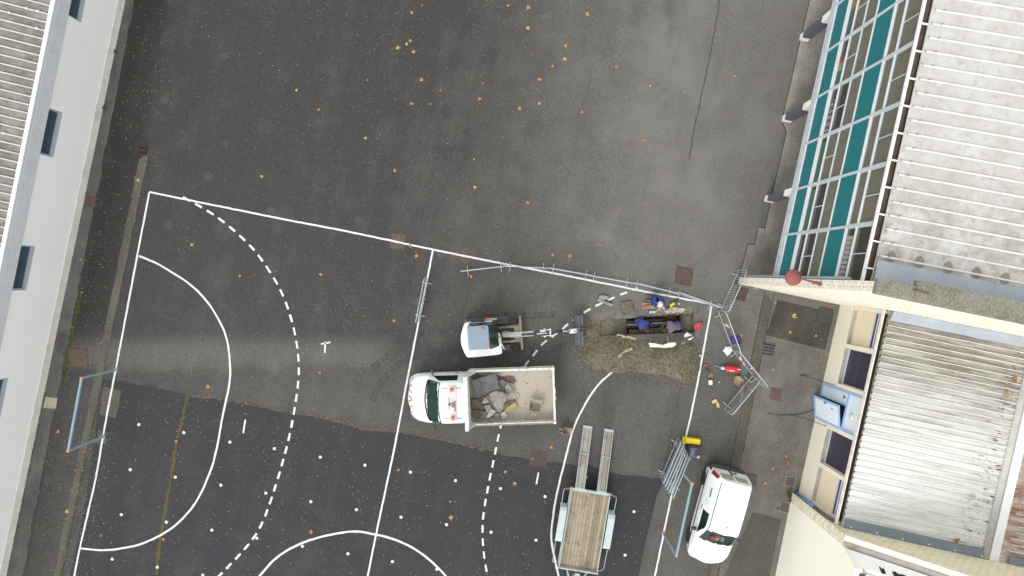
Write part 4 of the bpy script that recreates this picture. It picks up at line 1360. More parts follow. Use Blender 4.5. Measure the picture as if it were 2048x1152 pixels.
# rear doors: two windows, seam, handle, number strip
def rear_pt(y, z):
    return Vector((-2.035 + max(0, z - .55) * .125 - .035, y, z))
for y0, y1 in ((.05, .60), (-.60, -.05)):
    q = [(y0, 1.14), (y1, 1.12), (y1 * (1 if abs(y1) < .2 else .94), 1.58), (y0 * (1 if abs(y0) < .2 else .94), 1.60)]
    f = [rear_pt(*p) for p in q]; g_ = [p + Vector((.05, 0, 0)) for p in f]
    MB().add(f + g_, [(0, 1, 2, 3), (7, 6, 5, 4), (0, 4, 5, 1), (1, 5, 6, 2), (2, 6, 7, 3), (3, 7, 4, 0)]).build("rear_window", M_screen, VAN, bevel=.01)
m = MB(); m.bb(-2.075, -1.98, -.012, .012, .62, 1.1)
m.box((-2.09, .12, 1.02), (.05, .14, .05))
m.build("door_trim", M_black, VAN)
MB().prism([(-2.0, -.83), (-2.14, -.76), (-2.19, -.4), (-2.19, .4), (-2.14, .76), (-2.0, .83)], .34, .62).build("bumper_step", M_black, VAN, bevel=.03)
for s in (1, -1):
    MB().tube(catmull([(-1.76, s * .652, 1.735), (-1.0, s * .662, 1.745), (0, s * .657, 1.725), (.28, s * .655, 1.68), (.62, s * .69, 1.43), (.93, s * .725, 1.165)], .1), .016, 6).build("roof_gutter", M_colgrey, VAN)
for s in (1, -1):
    mm = MB().box((.66, s * .985, 1.02), (.13, .22, .16), 0, Matrix.Rotation(s * -.35, 3, 'Z'))
    mm.build("wing_mirror", M_black, VAN, bevel=.03)
    MB().bb(-.42, -.22, s * .845, s * .875, .92, .965).build("door_handle", M_black, VAN, bevel=.008)
for x in (-1.36, 1.28):
    for y in (.76, -.76):
        wheel(VAN, x, y, .31, .2)
        s = 1 if y > 0 else -1
        MB().lathe([(.36, -.02), (.36, .06 * 1)], 24, axis='y', c=(x, s * .80, .31)).build("wheel_arch", M_black, VAN)
MB().bb(-1.9, 1.9, -.7, .7, .22, .32).build("underbody", M_black, VAN)
MB().tube([(.02, 0, 1.82), (-.06, 0, 1.92)], .012, 6).ball((.02, 0, 1.82), .03).build("aerial", M_black, VAN)
# lettering on the right side panel: a dark line of letters above paler small print
tx = MB()
def side_pt(x, s_):
    a, b = Vector((0, .86, .95)), Vector((0, .757, 1.50))
    p = a.lerp(b, s_)
    return Vector((x, -(p.y + .012), p.z))
rt = random.Random(2)
def stroke(xa, sa, xb, sb_, w, m=0):
    A_, B_ = side_pt(xa, sa), side_pt(xb, sb_)
    tx.tube([A_, B_], w, 4, m)
xl = -1.30
for ch in range(5):           # heavy letters
    x0 = xl + ch * .082
    for d in (0, .05):
        stroke(x0 + d, .60, x0 + d, .74, .012)
    stroke(x0, .74 if ch % 2 else .67, x0 + .05, .67 if ch % 2 else .74, .011)
for k, (dx, s_) in enumerate(((.0, .42), (.12, .36), (.2, .48))):
    stroke(xl + .0 + dx, s_, xl + .02 + dx, s_, .016)
for row in range(4):
    for ch in range(6):
        x0 = xl + .46 + ch * .045 + row * .012
        stroke(x0, .22 + row * .12, x0 + .02, .26 + row * .12, .006, 1)
tx.build("lettering", [paint("letter_black", S(60, 62, 68), .5, 0), paint("letter_pale", S(204, 208, 214), .5, 0)], VAN)
# orange vest lying on the dashboard, with a paper beside it
vest = MB()
rv = random.Random(6)
for k in range(9):
    vest.ball((.80 + rv.uniform(-.09, .09), .02 + rv.uniform(-.25, .18), 1.06 + rv.uniform(0, .05)), (rv.uniform(.06, .1), rv.uniform(.07, .13), .035), 0 if k % 4 else 1, 10, 6)
ov = VAN.matrix_basis
M4 = Matrix.Translation(Vector((vc.x, vc.y, 0))) @ Matrix.Rotation(R(-92.9), 4, 'Z')
vest.xform(M4)
solo(vest, "safety_vest", "crumpled orange safety vest on the van's dashboard", "vest", [paint("hi_vis_orange", S(240, 96, 40), .8, .1, 9), paint("hi_vis_band", S(236, 214, 196), .6, .1, 9)])
pp = MB().box((.84, .34, 1.035), (.2, .15, .006)); pp.xform(M4)
solo(pp, "paper_sheet", "white paper sheet on the van's dashboard beside the orange vest", "paper", paint("paper", S(216, 226, 222), .8, .05))

# ------------------------------------------------------------------ tipper truck
tc = at(970, 782)
TRK_ROT = YAW + R(182)
TRK = thing("tipper_truck", "white tipper truck carrying broken concrete, roof beacons and red chevrons", "truck", (tc.x, tc.y, 0), TRK_ROT)
M_TRK = Matrix.Translation(Vector((tc.x, tc.y, 0))) @ Matrix.Rotation(TRK_ROT, 4, 'Z')
tst = [
    [(.74, .98, .45), (.74, 1.02, .8), (.74, 1.02, 1.25), (.74, .90, 1.85), (.74, .80, 2.12), (.74, .64, 2.20), (.74, 0, 2.23)],
    [(.90, 1.0, .45), (.90, 1.045, .8), (.90, 1.04, 1.25), (.90, .925, 1.86), (.90, .83, 2.14), (.90, .66, 2.23), (.90, 0, 2.26)],
    [(1.55, 1.0, .45), (1.55, 1.05, .8), (1.55, 1.045, 1.25), (1.53, .925, 1.85), (1.5, .83, 2.13), (1.52, .66, 2.22), (1.56, 0, 2.26)],
    [(1.8, 1.0, .45), (1.8, 1.05, .8), (1.8, 1.045, 1.25), (1.76, .92, 1.80), (1.70, .82, 2.08), (1.74, .65, 2.17), (1.80, 0, 2.21)],
    [(2.38, 1.0, .45), (2.38, 1.045, .8), (2.38, 1.02, 1.20), (2.34, .95, 1.33), (2.26, .86, 1.43), (2.36, .65, 1.50), (2.44, 0, 1.55)],
    [(2.82, .98, .42), (2.85, 1.02, .75), (2.82, .96, 1.02), (2.82, .90, 1.13), (2.82, .80, 1.20), (2.86, .60, 1.25), (2.90, 0, 1.29)],
    [(3.08, .86, .40), (3.12, .90, .68), (3.08, .82, .88), (3.08, .74, .97), (3.10, .64, 1.02), (3.14, .45, 1.06), (3.18, 0, 1.09)],
    [(3.16, .70, .42), (3.24, .72, .62), (3.20, .64, .74), (3.18, .55, .80), (3.20, .46, .84), (3.25, .3, .87), (3.29, 0, .90)],
]
def trk_cls(c, s, sg):
    if s < 0:
        return ("cab", 0)
    if s > 4.1 and 1.84 < c.x - (abs(c.y) < .5) * .0 < 2.36:
        return ("windscreen", 0)
    if 2.3 < s < 3.35 and 1.02 < c.x < 2.10 - (s - 2.3) * .25:
        return ("side_window_l" if sg > 0 else "side_window_r", 0)
    if s < .8 and c.x > 2.9:
        return ("bumper", 0)
    if 1.5 < s < 3.0 and c.x > 2.98:
        return ("headlight_l" if sg > 0 else "headlight_r", 0)
    if s > 3.3 and 3.04 < c.x < 3.24 and abs(c.y) < .72 and ((abs(c.y) + .05 - (c.x - 3.0) * .5 + 5.4) % .27) < .09:
        return ("cab", 1)
    return ("cab", 0)
tpz = loft(tst, trk_cls, 30, 14)
tm = {"cab": [M_carwhite, M_redpaint], "windscreen": glass("green_screen", S(44, 72, 68), .8, .03), "side_window_l": M_screen, "side_window_r": M_screen, "bumper": M_black, "headlight_l": M_headl, "headlight_r": M_headl}
for k, mb in tpz.items():
    mb.build({"side_window_l": "side_window", "side_window_r": "side_window", "headlight_l": "headlight", "headlight_r": "headlight"}.get(k, k), tm[k], TRK, recalc='weld')
m = MB(); m.bb(.85, 2.2, -.9, .9, .6, .9); m.bb(2.0, 2.36, -.86, .86, .9, 1.32)
m.build("dashboard", M_cabin, TRK, bevel=.03)
for y in (-.42, .42):
    MB().bb(1.0, 1.5, y - .26, y + .26, .9, 1.1).bb(.88, 1.05, y - .26, y + .26, .9, 1.6).build("seat", paint("seat_cloth", S(70, 72, 78), .9, .1), TRK, bevel=.04)
# dark seal round the windscreen
sl = MB()
for s in (1, -1):
    sl.tube([(2.28, s * .86, 1.46), (2.0, s * .84, 1.80), (1.74, s * .82, 2.09)], .022, 6)
sl.tube(catmull([(2.28, -.86, 1.46), (2.38, -.62, 1.53), (2.45, 0, 1.575), (2.38, .62, 1.53), (2.28, .86, 1.46)], .1), .03, 6)
sl.tube(catmull([(1.74, -.82, 2.10), (1.79, -.5, 2.20), (1.82, 0, 2.225), (1.79, .5, 2.20), (1.74, .82, 2.10)], .1), .02, 6)
sl.build("windscreen_seal", M_black, TRK)
MB().box((2.30, -.42, 1.555), (.06, .34, .02), 0, Matrix.Rotation(.5, 3, 'Y')).build("windscreen_sticker", paint("sticker", S(190, 220, 214), .5, .05), TRK)
for s in (1, -1):
    a = MB().tube([(2.12, s * .98, 1.30), (2.14, s * 1.10, 1.42), (2.12, s * 1.2, 1.5)], .025, 6)
    a.box((2.1, s * 1.22, 1.48), (.1, .2, .34), 0, Matrix.Rotation(s * -.3, 3, 'Z'))
    a.box((2.02, s * .84, 1.86), (.2, .10, .06), 0, Matrix.Rotation(s * .35, 3, 'Z'))
    a.build("wing_mirror", M_black, TRK, bevel=.02)
    MB().bb(1.02, 1.2, s * 1.04, s * 1.065, 1.14, 1.19).build("door_handle", M_black, TRK)
    MB().tube([(.85, s * .62, 2.245), (1.3, s * .63, 2.25), (1.66, s * .63, 2.225)], .012, 5).build("roof_seam", M_colgrey, TRK)
MB().bb(.735, .742, -.9, .9, 1.3, 2.1).build("rear_panel", M_cabin, TRK)
# beacon bar on the roof
MB().bb(1.06, 1.38, -.74, .74, 2.27, 2.31).build("beacon_plate", paint("plate_grey", S(222, 218, 216), .5, .2, 5), TRK, bevel=.01)
for y in (-.58, .58):
    bc = MB().lathe([(.085, 2.31), (.085, 2.34), (.075, 2.36), (.075, 2.45), (.055, 2.49), (.0, 2.50)], 18, c=(1.22, y, 0))
    bc.build("beacon", M_orange, TRK)
MB().lathe([(.05, 2.31), (.055, 2.36), (.04, 2.41), (.0, 2.42)], 14, c=(1.34, .02, 0)).build("blue_cap", paint("blue_cap", S(70, 86, 190), .4, .05), TRK)
m = MB(); m.box((1.12, .1, 2.32), (.05, .44, .02)); m.box((1.2, .04, 2.325), (.1, .2, .03)); m.tube([(1.37, -.26, 2.33), (1.37, .26, 2.33)], .008, 5)
m.build("beacon_bracket", paint("brown_plate", S(150, 120, 100), .7, .4, 8), TRK)
m = MB(); m.box((3.3, -.26, .52), (.1, .2, .14)); m.box((3.31, .10, .50), (.08, .26, .12)); m.box((3.27, -.1, .5), (.06, .5, .08))
m.build("tow_bracket", M_black, TRK, bevel=.015)
# chassis, wheels
MB().bb(-2.8, 2.6, -.42, .42, .45, .72).bb(-2.0, -1.2, -.85, .85, .5, .7).build("chassis", M_black, TRK)
for y in (.86, -.86):
    wheel(TRK, 2.36, y, .36, .24)
    wheel(TRK, -1.62, y * .98, .36, .36)
    MB().lathe([(.42, -.14), (.42, .16)], 24, axis='y', c=(2.36, y * 1.02, .36)).build("wheel_arch", M_black, TRK)
# bed
M_bedwhite = paint("worn_white_board", SW(226, 228, 222), .7, .55, 5, dirt_col=SW(160, 156, 136))
def bedfloor():
    n = NT("bed_floor")
    a = n.noise(1.6, 6, .7); b = n.noise(5, 5, .7); f = n.noise(30, 3, .7)
    c = n.mix(n.ramp(a, .34, .66), S(178, 174, 167), S(186, 172, 150))
    c = n.mix(n.ramp(b, .54, .68, 0, .5), c, S(146, 136, 124))
    c = n.mix(n.ramp(f, .55, .75, 0, .35), c, S(206, 200, 190))
    n.col(c).rough(.85).bump(f, .3, .01)
    return n.mat
BH = 1.17
bed = MB().bb(-2.95, .62, -BH, BH, .86, .96)
bed.build("bed_floor", bedfloor(), TRK)
for s in (1, -1):
    sbm = MB()
    sbm.bb(-2.95, .58, s * (BH - .055), s * BH, .962, 1.36)
    sbm.bb(-2.96, .58, s * (BH - .07), s * (BH + .02), 1.36, 1.42)
    sbm.bb(-2.9, .56, s * (BH + .001), s * (BH + .025), .97, 1.05)
    for k in range(4):
        xk = -2.3 + k * .8
        sbm.bb(xk - .03, xk + .03, s * BH, s * (BH + .022), 1.05, 1.36)
    sbm.build("side_board", M_bedwhite, TRK, bevel=.008)
tg = MB(); tg.bb(-3.0, -2.952, -BH - .01, BH + .01, .90, 1.37); tg.bb(-3.03, -2.955, -BH + .09, BH - .09, 1.37, 1.42)
for s in (1, -1):
    tg.bb(-3.04, -2.93, s * (BH - .085), s * (BH + .035), .90, 1.46)
    tg.box((-3.05, s * .1, 1.2), (.05, .3, .10))
tg.build("tailgate", M_bedwhite, TRK, bevel=.01)
hb = MB()
hb.bb(.585, .635, -1.08, 1.08, .96, 2.42); hb.bb(.57, .72, -1.1, 1.1, 2.42, 2.5)
for s in (1, -1):
    hb.bb(.575, .70, s * 1.02, s * 1.10, .9, 2.42)
    hb.add([(.575, s * 1.1, 2.3), (.575, s * 1.1, 1.42), (.30, s * 1.1, 1.42), (.575, s * 1.06, 2.3), (.575, s * 1.06, 1.42), (.30, s * 1.06, 1.42)], [(0, 1, 2), (3, 5, 4), (0, 2, 5, 3), (1, 4, 5, 2), (0, 3, 4, 1)])
for k in range(6):
    hb.box((.65, -.85 + k * .34, 2.505), (.03, .05, .012))
hb.build("headboard", M_bedwhite, TRK, bevel=.01)
MB().bb(-2.9, .5, BH - .03, BH + .03, 1.422, 1.428).build("silt", paint("bed_silt", S(150, 146, 120), .95, .5, 8), TRK)
m = MB(); m.bb(-2.9, .55, BH + .026, BH + .03, .9, .96)
m.build("reflector_strip", paint("pink_strip", S(200, 150, 140), .5, .4, 20), TRK)

# load: broken concrete
def zpx(x, y):
    return (920 + x / 7.2, 720 + y / 7.2)
def slab_mat(name, c, d):
    n = NT(name)
    a = n.noise(2.4, 6, .7); b = n.noise(9, 4, .7); f = n.noise(36, 3, .7)
    cc = n.mix(n.ramp(a, .4, .64), S(*c), S(*d))
    cc = n.mix(n.ramp(b, .56, .72, 0, .55), cc, S(min(255, c[0] + 44), min(255, c[1] + 44), min(255, c[2] + 42)))
    n.col(cc).rough(.92).bump(n.math('ADD', f, b), .5, .015)
    return n.mat
M_sl = {"dark": slab_mat("slab_dark", (120, 120, 119), (98, 98, 97)), "grey": slab_mat("slab_grey", (158, 156, 150), (126, 124, 118)),
        "brown": slab_mat("slab_brown", (118, 106, 90), (94, 84, 72)), "yellow": slab_mat("slab_yellow", (184, 168, 122), (150, 136, 98)), "pale": slab_mat("slab_pale", (188, 184, 172), (150, 144, 132))}
SLABS = [
    ([(175, 290), (330, 240), (505, 185), (545, 310), (582, 432), (500, 455), (415, 478), (215, 560)], 1.16, .12, "dark", "largest broken concrete slab, dark and scuffed with white, in the truck bed", 15),
    ([(415, 490), (470, 465), (530, 450), (620, 470), (705, 502), (640, 620), (565, 752), (480, 640)], 1.24, .11, "grey", "pale grey diamond shaped concrete slab in the truck bed", -12),
    ([(645, 385), (690, 330), (748, 408), (805, 487), (660, 480)], 1.05, .10, "grey", "triangular grey concrete chunk, easternmost in the truck bed", 8),
    ([(540, 292), (620, 284), (668, 330), (640, 400), (650, 482), (590, 452)], .97, .12, "dark", "dull grey concrete piece tucked between the big slab and the triangular chunk", 5),
    ([(310, 610), (336, 568), (372, 530), (420, 612), (330, 632)], 1.17, .09, "pale", "small pale concrete triangle between the big slab and the brown clods", 14),
    ([(182, 735), (240, 708), (300, 730), (370, 752), (388, 800), (340, 842), (215, 852)], 1.02, .16, "brown", "brown broken asphalt clod in the south-west corner of the bed", -6),
    ([(370, 832), (410, 760), (450, 690), (525, 750), (430, 838)], 1.10, .09, "pale", "pale four sided concrete chunk leaning beside the brown clod", 16),
    ([(345, 655), (440, 648), (448, 700), (390, 772), (360, 700)], 1.06, .10, "grey", "grey concrete block under the small pale triangle", -10),
    ([(575, 780), (640, 730), (697, 806), (620, 862)], 1.0, .10, "pale", "pale concrete block by the south side board", 9),
    ([(640, 730), (690, 670), (800, 612), (838, 702), (684, 768)], 1.02, .07, "yellow", "yellowish stone flag at the east end of the rubble", -8),
    ([(698, 602), (750, 584), (808, 574), (800, 612), (722, 628)], .98, .08, "brown", "dark iron lump beside the yellowish flag in the truck bed", 0),
    ([(160, 570), (260, 560), (330, 640), (345, 715), (250, 705), (165, 720)], 1.0, .18, "brown", "heaped brown clod between the big slab and the headboard", 8),
    ([(160, 215), (240, 195), (300, 232), (180, 290)], 1.0, .15, "brown", "brown clod in the north-west corner of the truck bed", -8),
    ([(470, 800), (520, 765), (566, 770), (574, 838), (500, 845)], .97, .09, "grey", "grey concrete offcut against the south side board", 0),
    ([(620, 660), (665, 600), (700, 640), (690, 668), (640, 700)], .98, .12, "brown", "brown stone wedged beside the diamond slab", 10),
]
rs_ = random.Random(14)
def jag(P, k=3, amp=.02):
    out = []
    for a, b in zip(P, P[1:] + P[:1]):
        for i in range(k):
            p = a.lerp(b, i / k)
            if i:
                p += Vector((rs_.uniform(-amp, amp), rs_.uniform(-amp, amp), 0))
            out.append(p)
    return out
for pts, z, th, mk, lab, tilt in SLABS:
    P_ = [at(*zpx(*p), z + th) for p in pts]
    c = sum(P_, Vector()) / len(P_)
    P_ = jag([p - c for p in P_])
    mb = MB()
    q = [(p.x, p.y) for p in P_]
    mb.prism(q, -th, 0)
    n_ = len(q)
    for i in range(n_):   # ragged lower edge
        x_, y_, z_0 = mb.v[i]
        mb.v[i] = (x_ * rs_.uniform(.9, 1.02), y_ * rs_.uniform(.9, 1.02), z_0 + rs_.uniform(-.01, .02))
    mb.xform(Matrix.Rotation(R(tilt * .6), 4, 'X') @ Matrix.Rotation(R(tilt * .4), 4, 'Y'))
    o = mb.build("concrete_slab" if mk not in ("brown", "yellow") else ("stone_slab" if mk == "yellow" else "asphalt_clod"), M_sl[mk], None, (c.x, c.y, z + th), bevel=.012)
    tag(o, lab, "rubble", "broken slabs in the truck bed")
# rusty wet stain and crumbs
mb = MB()
rr_ = random.Random(17)
bx0 = at(946, 836, .96)
for k in range(420):
    px, py = 945 + abs(rr_.gauss(0, 1)) * 46, rr_.uniform(750, 838)
    if px > 1085:
        continue
    p = at(px, py, .97)
    pebble(mb, p.x, p.y, .968, rr_.choice((.012, .018, .03, .04)), rr_.randint(0, 2))
o = mb.build("gravel", [M_sl["brown"], M_sl["grey"], M_sl["dark"]], recalc=False)
o["kind"] = "stuff"; tag(o, "small rubble crumbs strewn over the truck bed floor", "rubble")
stp = [at(*zpx(*p), .9635) for p in ((520, 205), (590, 228), (650, 235), (690, 216), (760, 225), (800, 260), (815, 300), (780, 340), (720, 335), (650, 305), (560, 285))]
TRKi = M_TRK.inverted()
mb = MB().add([tuple(TRKi @ p) for p in jag(stp, 3, .015)], [list(range(len(stp) * 3))])
mb.build("bed_stain", paint("wet_rust", S(112, 88, 82), .6, .3, 6), TRK)

# ------------------------------------------------------------------ digging buckets
def bucket_parts(root, wd, d=.42, h=.36, teeth=5, mat=M_steel, edge=M_steel, m4=None):
    """shell with curved back, side plates, cutting lip with teeth, coupling lugs"""
    m4 = m4 or Matrix()
    prof = [(d * .52, 0), (.05, .0), (-.05, .06), (-.10, .17), (-.06, h * .82), (.04, h)]
    t = .022
    shell = MB()
    for (a, b) in zip(prof[:-1], prof[1:]):
        for s0, s1 in ((-wd / 2, wd / 2),):
            shell.add([(a[0], s0, a[1]), (b[0], s0, b[1]), (b[0], s1, b[1]), (a[0], s1, a[1])], [(0, 1, 2, 3)])
            nx_, nz_ = -(b[1] - a[1]), (b[0] - a[0])
            l_ = math.hypot(nx_, nz_); ox, oz = nx_ / l_ * t, nz_ / l_ * t
            shell.add([(a[0] + ox, s0, a[1] + oz), (b[0] + ox, s0, b[1] + oz), (b[0] + ox, s1, b[1] + oz), (a[0] + ox, s1, a[1] + oz)], [(0, 1, 2, 3)])
    for s in (-1, 1):
        y0 = s * wd / 2; y1 = s * (wd / 2 + t)
        n_ = len(prof)
        shell.add([(p[0], y0, p[1]) for p in prof] + [(p[0], y1, p[1]) for p in prof], [list(range(n_)), list(range(n_, 2 * n_))[::-1]] + [(i, (i + 1) % n_, n_ + (i + 1) % n_, n_ + i) for i in range(n_)])
    shell.xform(m4)
    shell.build("shell", mat, root, recalc=False)
    lip = MB(); lip.bb(d * .48, d * .66, -wd / 2 - .02, wd / 2 + .02, -.014, .016); lip.xform(m4)
    lip.build("cutting_edge", edge, root, bevel=.004)
    for k in range(teeth):
        y = -wd / 2 + .03 + (wd - .06) * k / max(1, teeth - 1)
        tt = MB().add([(d * .62, y - .025, -.02), (d * .62, y + .025, -.02), (d * .62, y + .025, .03), (d * .62, y - .025, .03), (d * .62 + .11, y - .012, -.006), (d * .62 + .11, y + .012, -.006)], [(0, 3, 2, 1), (0, 4, 5, 1)[::-1], (3, 2, 5, 4), (0, 3, 4), (1, 5, 2)])
        tt.xform(m4)
        tt.build("tooth", paint("tooth_steel", S(186, 176, 158), .45, .3, 12), root)
    lg = MB()
    for y in (-.07, .07):
        lg.bb(-.16, .0, y - .012, y + .012, h * .55, h + .12)
    lg.tube([(-.1, -.09, h + .06), (-.1, .09, h + .06)], .02, 8)
    lg.xform(m4)
    lg.build("lug", mat, root)
BK = []
bp = at(1070, 808, .96)
b1 = thing("digger_bucket", "toothed digger bucket lying on its back in the truck bed", "bucket", (bp.x, bp.y, .97), YAW + R(79), "spare digger buckets")
bucket_parts(b1, .46, .44, .34, 5, paint("bucket_tan", S(190, 176, 154), .7, .5, 5, dirt_col=S(96, 84, 70)), m4=Matrix.Translation((0, 0, .12)) @ Matrix.Rotation(R(-38), 4, 'Y'))
bp = at(1130, 858)
b2 = thing("digger_bucket", "narrow toothed digger bucket lying on the asphalt behind the truck", "bucket", (bp.x, bp.y, 0), YAW + R(-14), "spare digger buckets")
bucket_parts(b2, .26, .44, .34, 3, M_steel, m4=Matrix.Translation((0, 0, .12)) @ Matrix.Rotation(R(-25), 4, 'Y'))

# ------------------------------------------------------------------ mini digger
dc = at(975, 669)
DIG = thing("mini_digger", "white rubber tracked mini digger with grey cab roof, boom reaching to the spoil", "excavator", (dc.x, dc.y, 0), YAW + R(4.3))
M_digwhite = paint("digger_white", SW(240, 240, 240), .4, .12, 2)
M_cabroof = paint("cab_roof_grey", S(136, 152, 168), .6, .12, 2)
for s in (1, -1):
    yc = s * .61
    prof = []
    r0 = .22
    for k in range(13):
        an = PI / 2 - PI * k / 12
        prof.append((.76 + r0 * math.cos(an), r0 + r0 * math.sin(an)))
    for k in range(13):
        an = -PI / 2 - PI * k / 12
        prof.append((-.72 + r0 * math.cos(an), r0 + r0 * math.sin(an)))
    n_ = len(prof)
    t_ = MB().add([(p[0], yc - .14, p[1]) for p in prof] + [(p[0], yc + .14, p[1]) for p in prof], [list(range(n_))[::-1], list(range(n_, 2 * n_))] + [(i, (i + 1) % n_, n_ + (i + 1) % n_, n_ + i) for i in range(n_)])
    pr = catmull([(p[0], p[1], 0) for p in prof + prof[:1]], .02)
    acc, tot = 0, 0
    for a, b in zip(pr[:-1], pr[1:]):
        acc += (b - a).length
        if acc > .1:
            acc = 0; tot += 1
            tv = (b - a).normalized(); nv = Vector((-tv.y, tv.x, 0))
            q = a + nv * .012
            for dy in ((-.07, .035), (.07, .0)):
                qq = q + tv * dy[1]
                ang_ = math.atan2(tv.y, tv.x)
                t_.box((qq.x, yc + dy[0], qq.y), (.05, .115, .05), 0, Matrix.Rotation(-ang_, 3, 'Y'))
    t_.build("track", M_trackrub, DIG)
    MB().bb(-.6, .65, yc - .1, yc + .1, .1, .34).build("track_frame", M_black, DIG)
MB().bb(-.5, .5, -.5, .5, .28, .46).lathe([(.38, .46), (.38, .58)], 24).build("undercarriage", M_black, DIG)
bl = MB()
bl.bb(1.46, 1.50, -.74, .74, .06, .40); bl.bb(1.44, 1.54, -.74, .74, .38, .425); bl.bb(1.47, 1.56, -.74, .74, .03, .08)
blade = bl.build("blade", M_steel, DIG, bevel=.006)
for y in (.30, -.34):
    MB().bb(.42, 1.46, y - .05, y + .05, .26, .36).build("blade_arm", M_steel, blade, bevel=.006)
MB().add([(1.2, -.30, .30), (1.46, -.45, .30), (1.46, .42, .30), (1.2, .26, .30), (1.2, -.30, .34), (1.46, -.45, .34), (1.46, .42, .34), (1.2, .26, .34)], [(0, 3, 2, 1), (4, 5, 6, 7), (0, 1, 5, 4), (1, 2, 6, 5), (2, 3, 7, 6), (3, 0, 4, 7)]).build("blade_plate", M_steel, blade)
# house with its round counterweight
hp = [(.62, -.74), (.42, -.775), (-.2, -.80), (-.6, -.81)] + [(-.88, -.80)] + [(-.90 - .20 * math.sin(k / 12 * PI), -.78 + 1.42 * k / 12) for k in range(1, 12)] + [(-.88, .68)] + [(-.62, .70), (-.3, .69), (.30, .69), (.30, .30), (.62, .10)]
ho = MB().prism(hp, .60, 1.16)
house = ho.build("house", M_digwhite, DIG, bevel=.05, bseg=3)
MB().bb(-.64, .5, .695, .78, .78, .92).build("side_step", paint("step_beige", S(206, 196, 180), .6, .3, 5), DIG, bevel=.01)
MB().bb(-.62, -.02, .70, .86, .95, 1.2).build("hose_box", paint("hose_box", S(62, 66, 70), .7, .2, 4), DIG, bevel=.03)
MB().box((.1, .80, 1.0), (.10, .06, .06)).build("indicator", M_orange, DIG)
# cab: pillars, roof, glass
cx0, cx1, cy0, cy1 = -.64, .50, -.34, .66
pl = MB()
for (x, y, xt) in ((cx0, cy0, cx0 + .02), (cx0, cy1, cx0 + .02), (cx1, cy0, .20), (cx1, cy1, .20), (-.02, cy1, -.02), (-.02, cy0, -.02)):
    pl.tube([(x, y * .98, 1.14), (x, y * .98, 1.5), (xt, y * .95, 2.34)], .032, 6)
pl.bb(cx0, cx1, cy0, cy1, 1.12, 1.18)
pl.build("cab_frame", M_black, DIG)
rf2 = MB().prism([(-.68, -.33), (.10, -.33), (.18, -.28), (.18, .58), (.10, .64), (-.68, .64)], 2.34, 2.42)
rf2.build("cab_roof", M_cabroof, DIG, bevel=.03, bseg=3)
MB().bb(-.60, .16, -.29, .61, 2.418, 2.424).build("roof_mat", M_cabroof, DIG)
gl = [(.18, -.30, 2.36), (.18, .60, 2.36), (.52, .64, 1.50), (.52, -.33, 1.50)]
MB().add(gl + [(p[0] - .012, p[1], p[2] - .006) for p in gl], [(0, 1, 2, 3), (7, 6, 5, 4), (0, 4, 5, 1), (1, 5, 6, 2), (2, 6, 7, 3), (3, 7, 4, 0)]).build("windscreen", glass("digger_glass", S(48, 66, 60), .6, .04), DIG)
gl = [(.52, -.33, 1.49), (.52, .64, 1.49), (.52, .64, 1.2), (.52, -.33, 1.2)]
MB().add(gl + [(p[0] - .012, p[1], p[2]) for p in gl], [(0, 1, 2, 3), (7, 6, 5, 4), (0, 4, 5, 1), (1, 5, 6, 2), (2, 6, 7, 3), (3, 7, 4, 0)]).build("lower_window", M_screen, DIG)
for y in (cy0 * .97, cy1 * .97):
    MB().add([(cx0 + .02, y, 2.33), (.18, y, 2.33), (.48, y, 1.5), (.48, y, 1.2), (cx0, y, 1.2)], [(0, 1, 2, 3, 4)]).build("side_window", M_screen, DIG)
MB().bb(-.45, .05, -.1, .42, 1.18, 1.34).bb(-.52, -.42, -.1, .42, 1.3, 1.9).build("seat", M_cabin, DIG, bevel=.04)
MB().bb(.26, .36, -.2, .5, 1.2, 1.45).build("console", M_cabin, DIG)
MB().lathe([(.06, 2.42), (.06, 2.45), (.052, 2.46), (.052, 2.53), (.035, 2.56), (0, 2.565)], 16, c=(-.06, .50, 0)).build("beacon", M_orange, DIG)
MB().tube([(.50, -.35, 1.5), (.62, -.40, 1.9), (.66, -.42, 2.0)], .012, 5).box((.70, -.32, 2.0), (.03, .26, .12), 0, Matrix.Rotation(.4, 3, 'Z')).build("mirror", M_alu, DIG)
MB().bb(.1, .16, -.28, -.18, 2.425, 2.44).build("roof_label", M_redpaint, DIG)
# boom, arm, rams, bucket
by = .09
MB().bb(.50, .80, by - .16, by + .14, .62, .95).bb(.62, .86, by - .10, by + .10, .95, 1.2).build("swing_post", M_black, DIG, bevel=.02)
boomp = [Vector((.72, by, 1.05)), Vector((1.0, by, 1.62)), Vector((1.45, by + .02, 2.0)), Vector((2.0, by + .03, 2.1)), Vector((2.62, by + .05, 2.02))]
def beam(pts, w0, h0, w1, h1):
    mb = MB(); vs = []
    n_ = len(pts)
    for i, p in enumerate(pts):
        t = (pts[min(i + 1, n_ - 1)] - pts[max(i - 1, 0)]).normalized()
        up = Vector((-t.z, 0, t.x)); k = i / (n_ - 1)
        w_, h_ = w0 + (w1 - w0) * k, h0 + (h1 - h0) * k
        sd_ = Vector((0, 1, 0))
        vs += [p + sd_ * w_ / 2 + up * h_ / 2, p - sd_ * w_ / 2 + up * h_ / 2, p - sd_ * w_ / 2 - up * h_ / 2, p + sd_ * w_ / 2 - up * h_ / 2]
    fs = [(0, 1, 2, 3), tuple((n_ - 1) * 4 + q for q in (3, 2, 1, 0))]
    for i in range(n_ - 1):
        for q in range(4):
            fs.append((i * 4 + q, i * 4 + (q + 1) % 4, (i + 1) * 4 + (q + 1) % 4, (i + 1) * 4 + q))
    return mb.add(vs, fs)
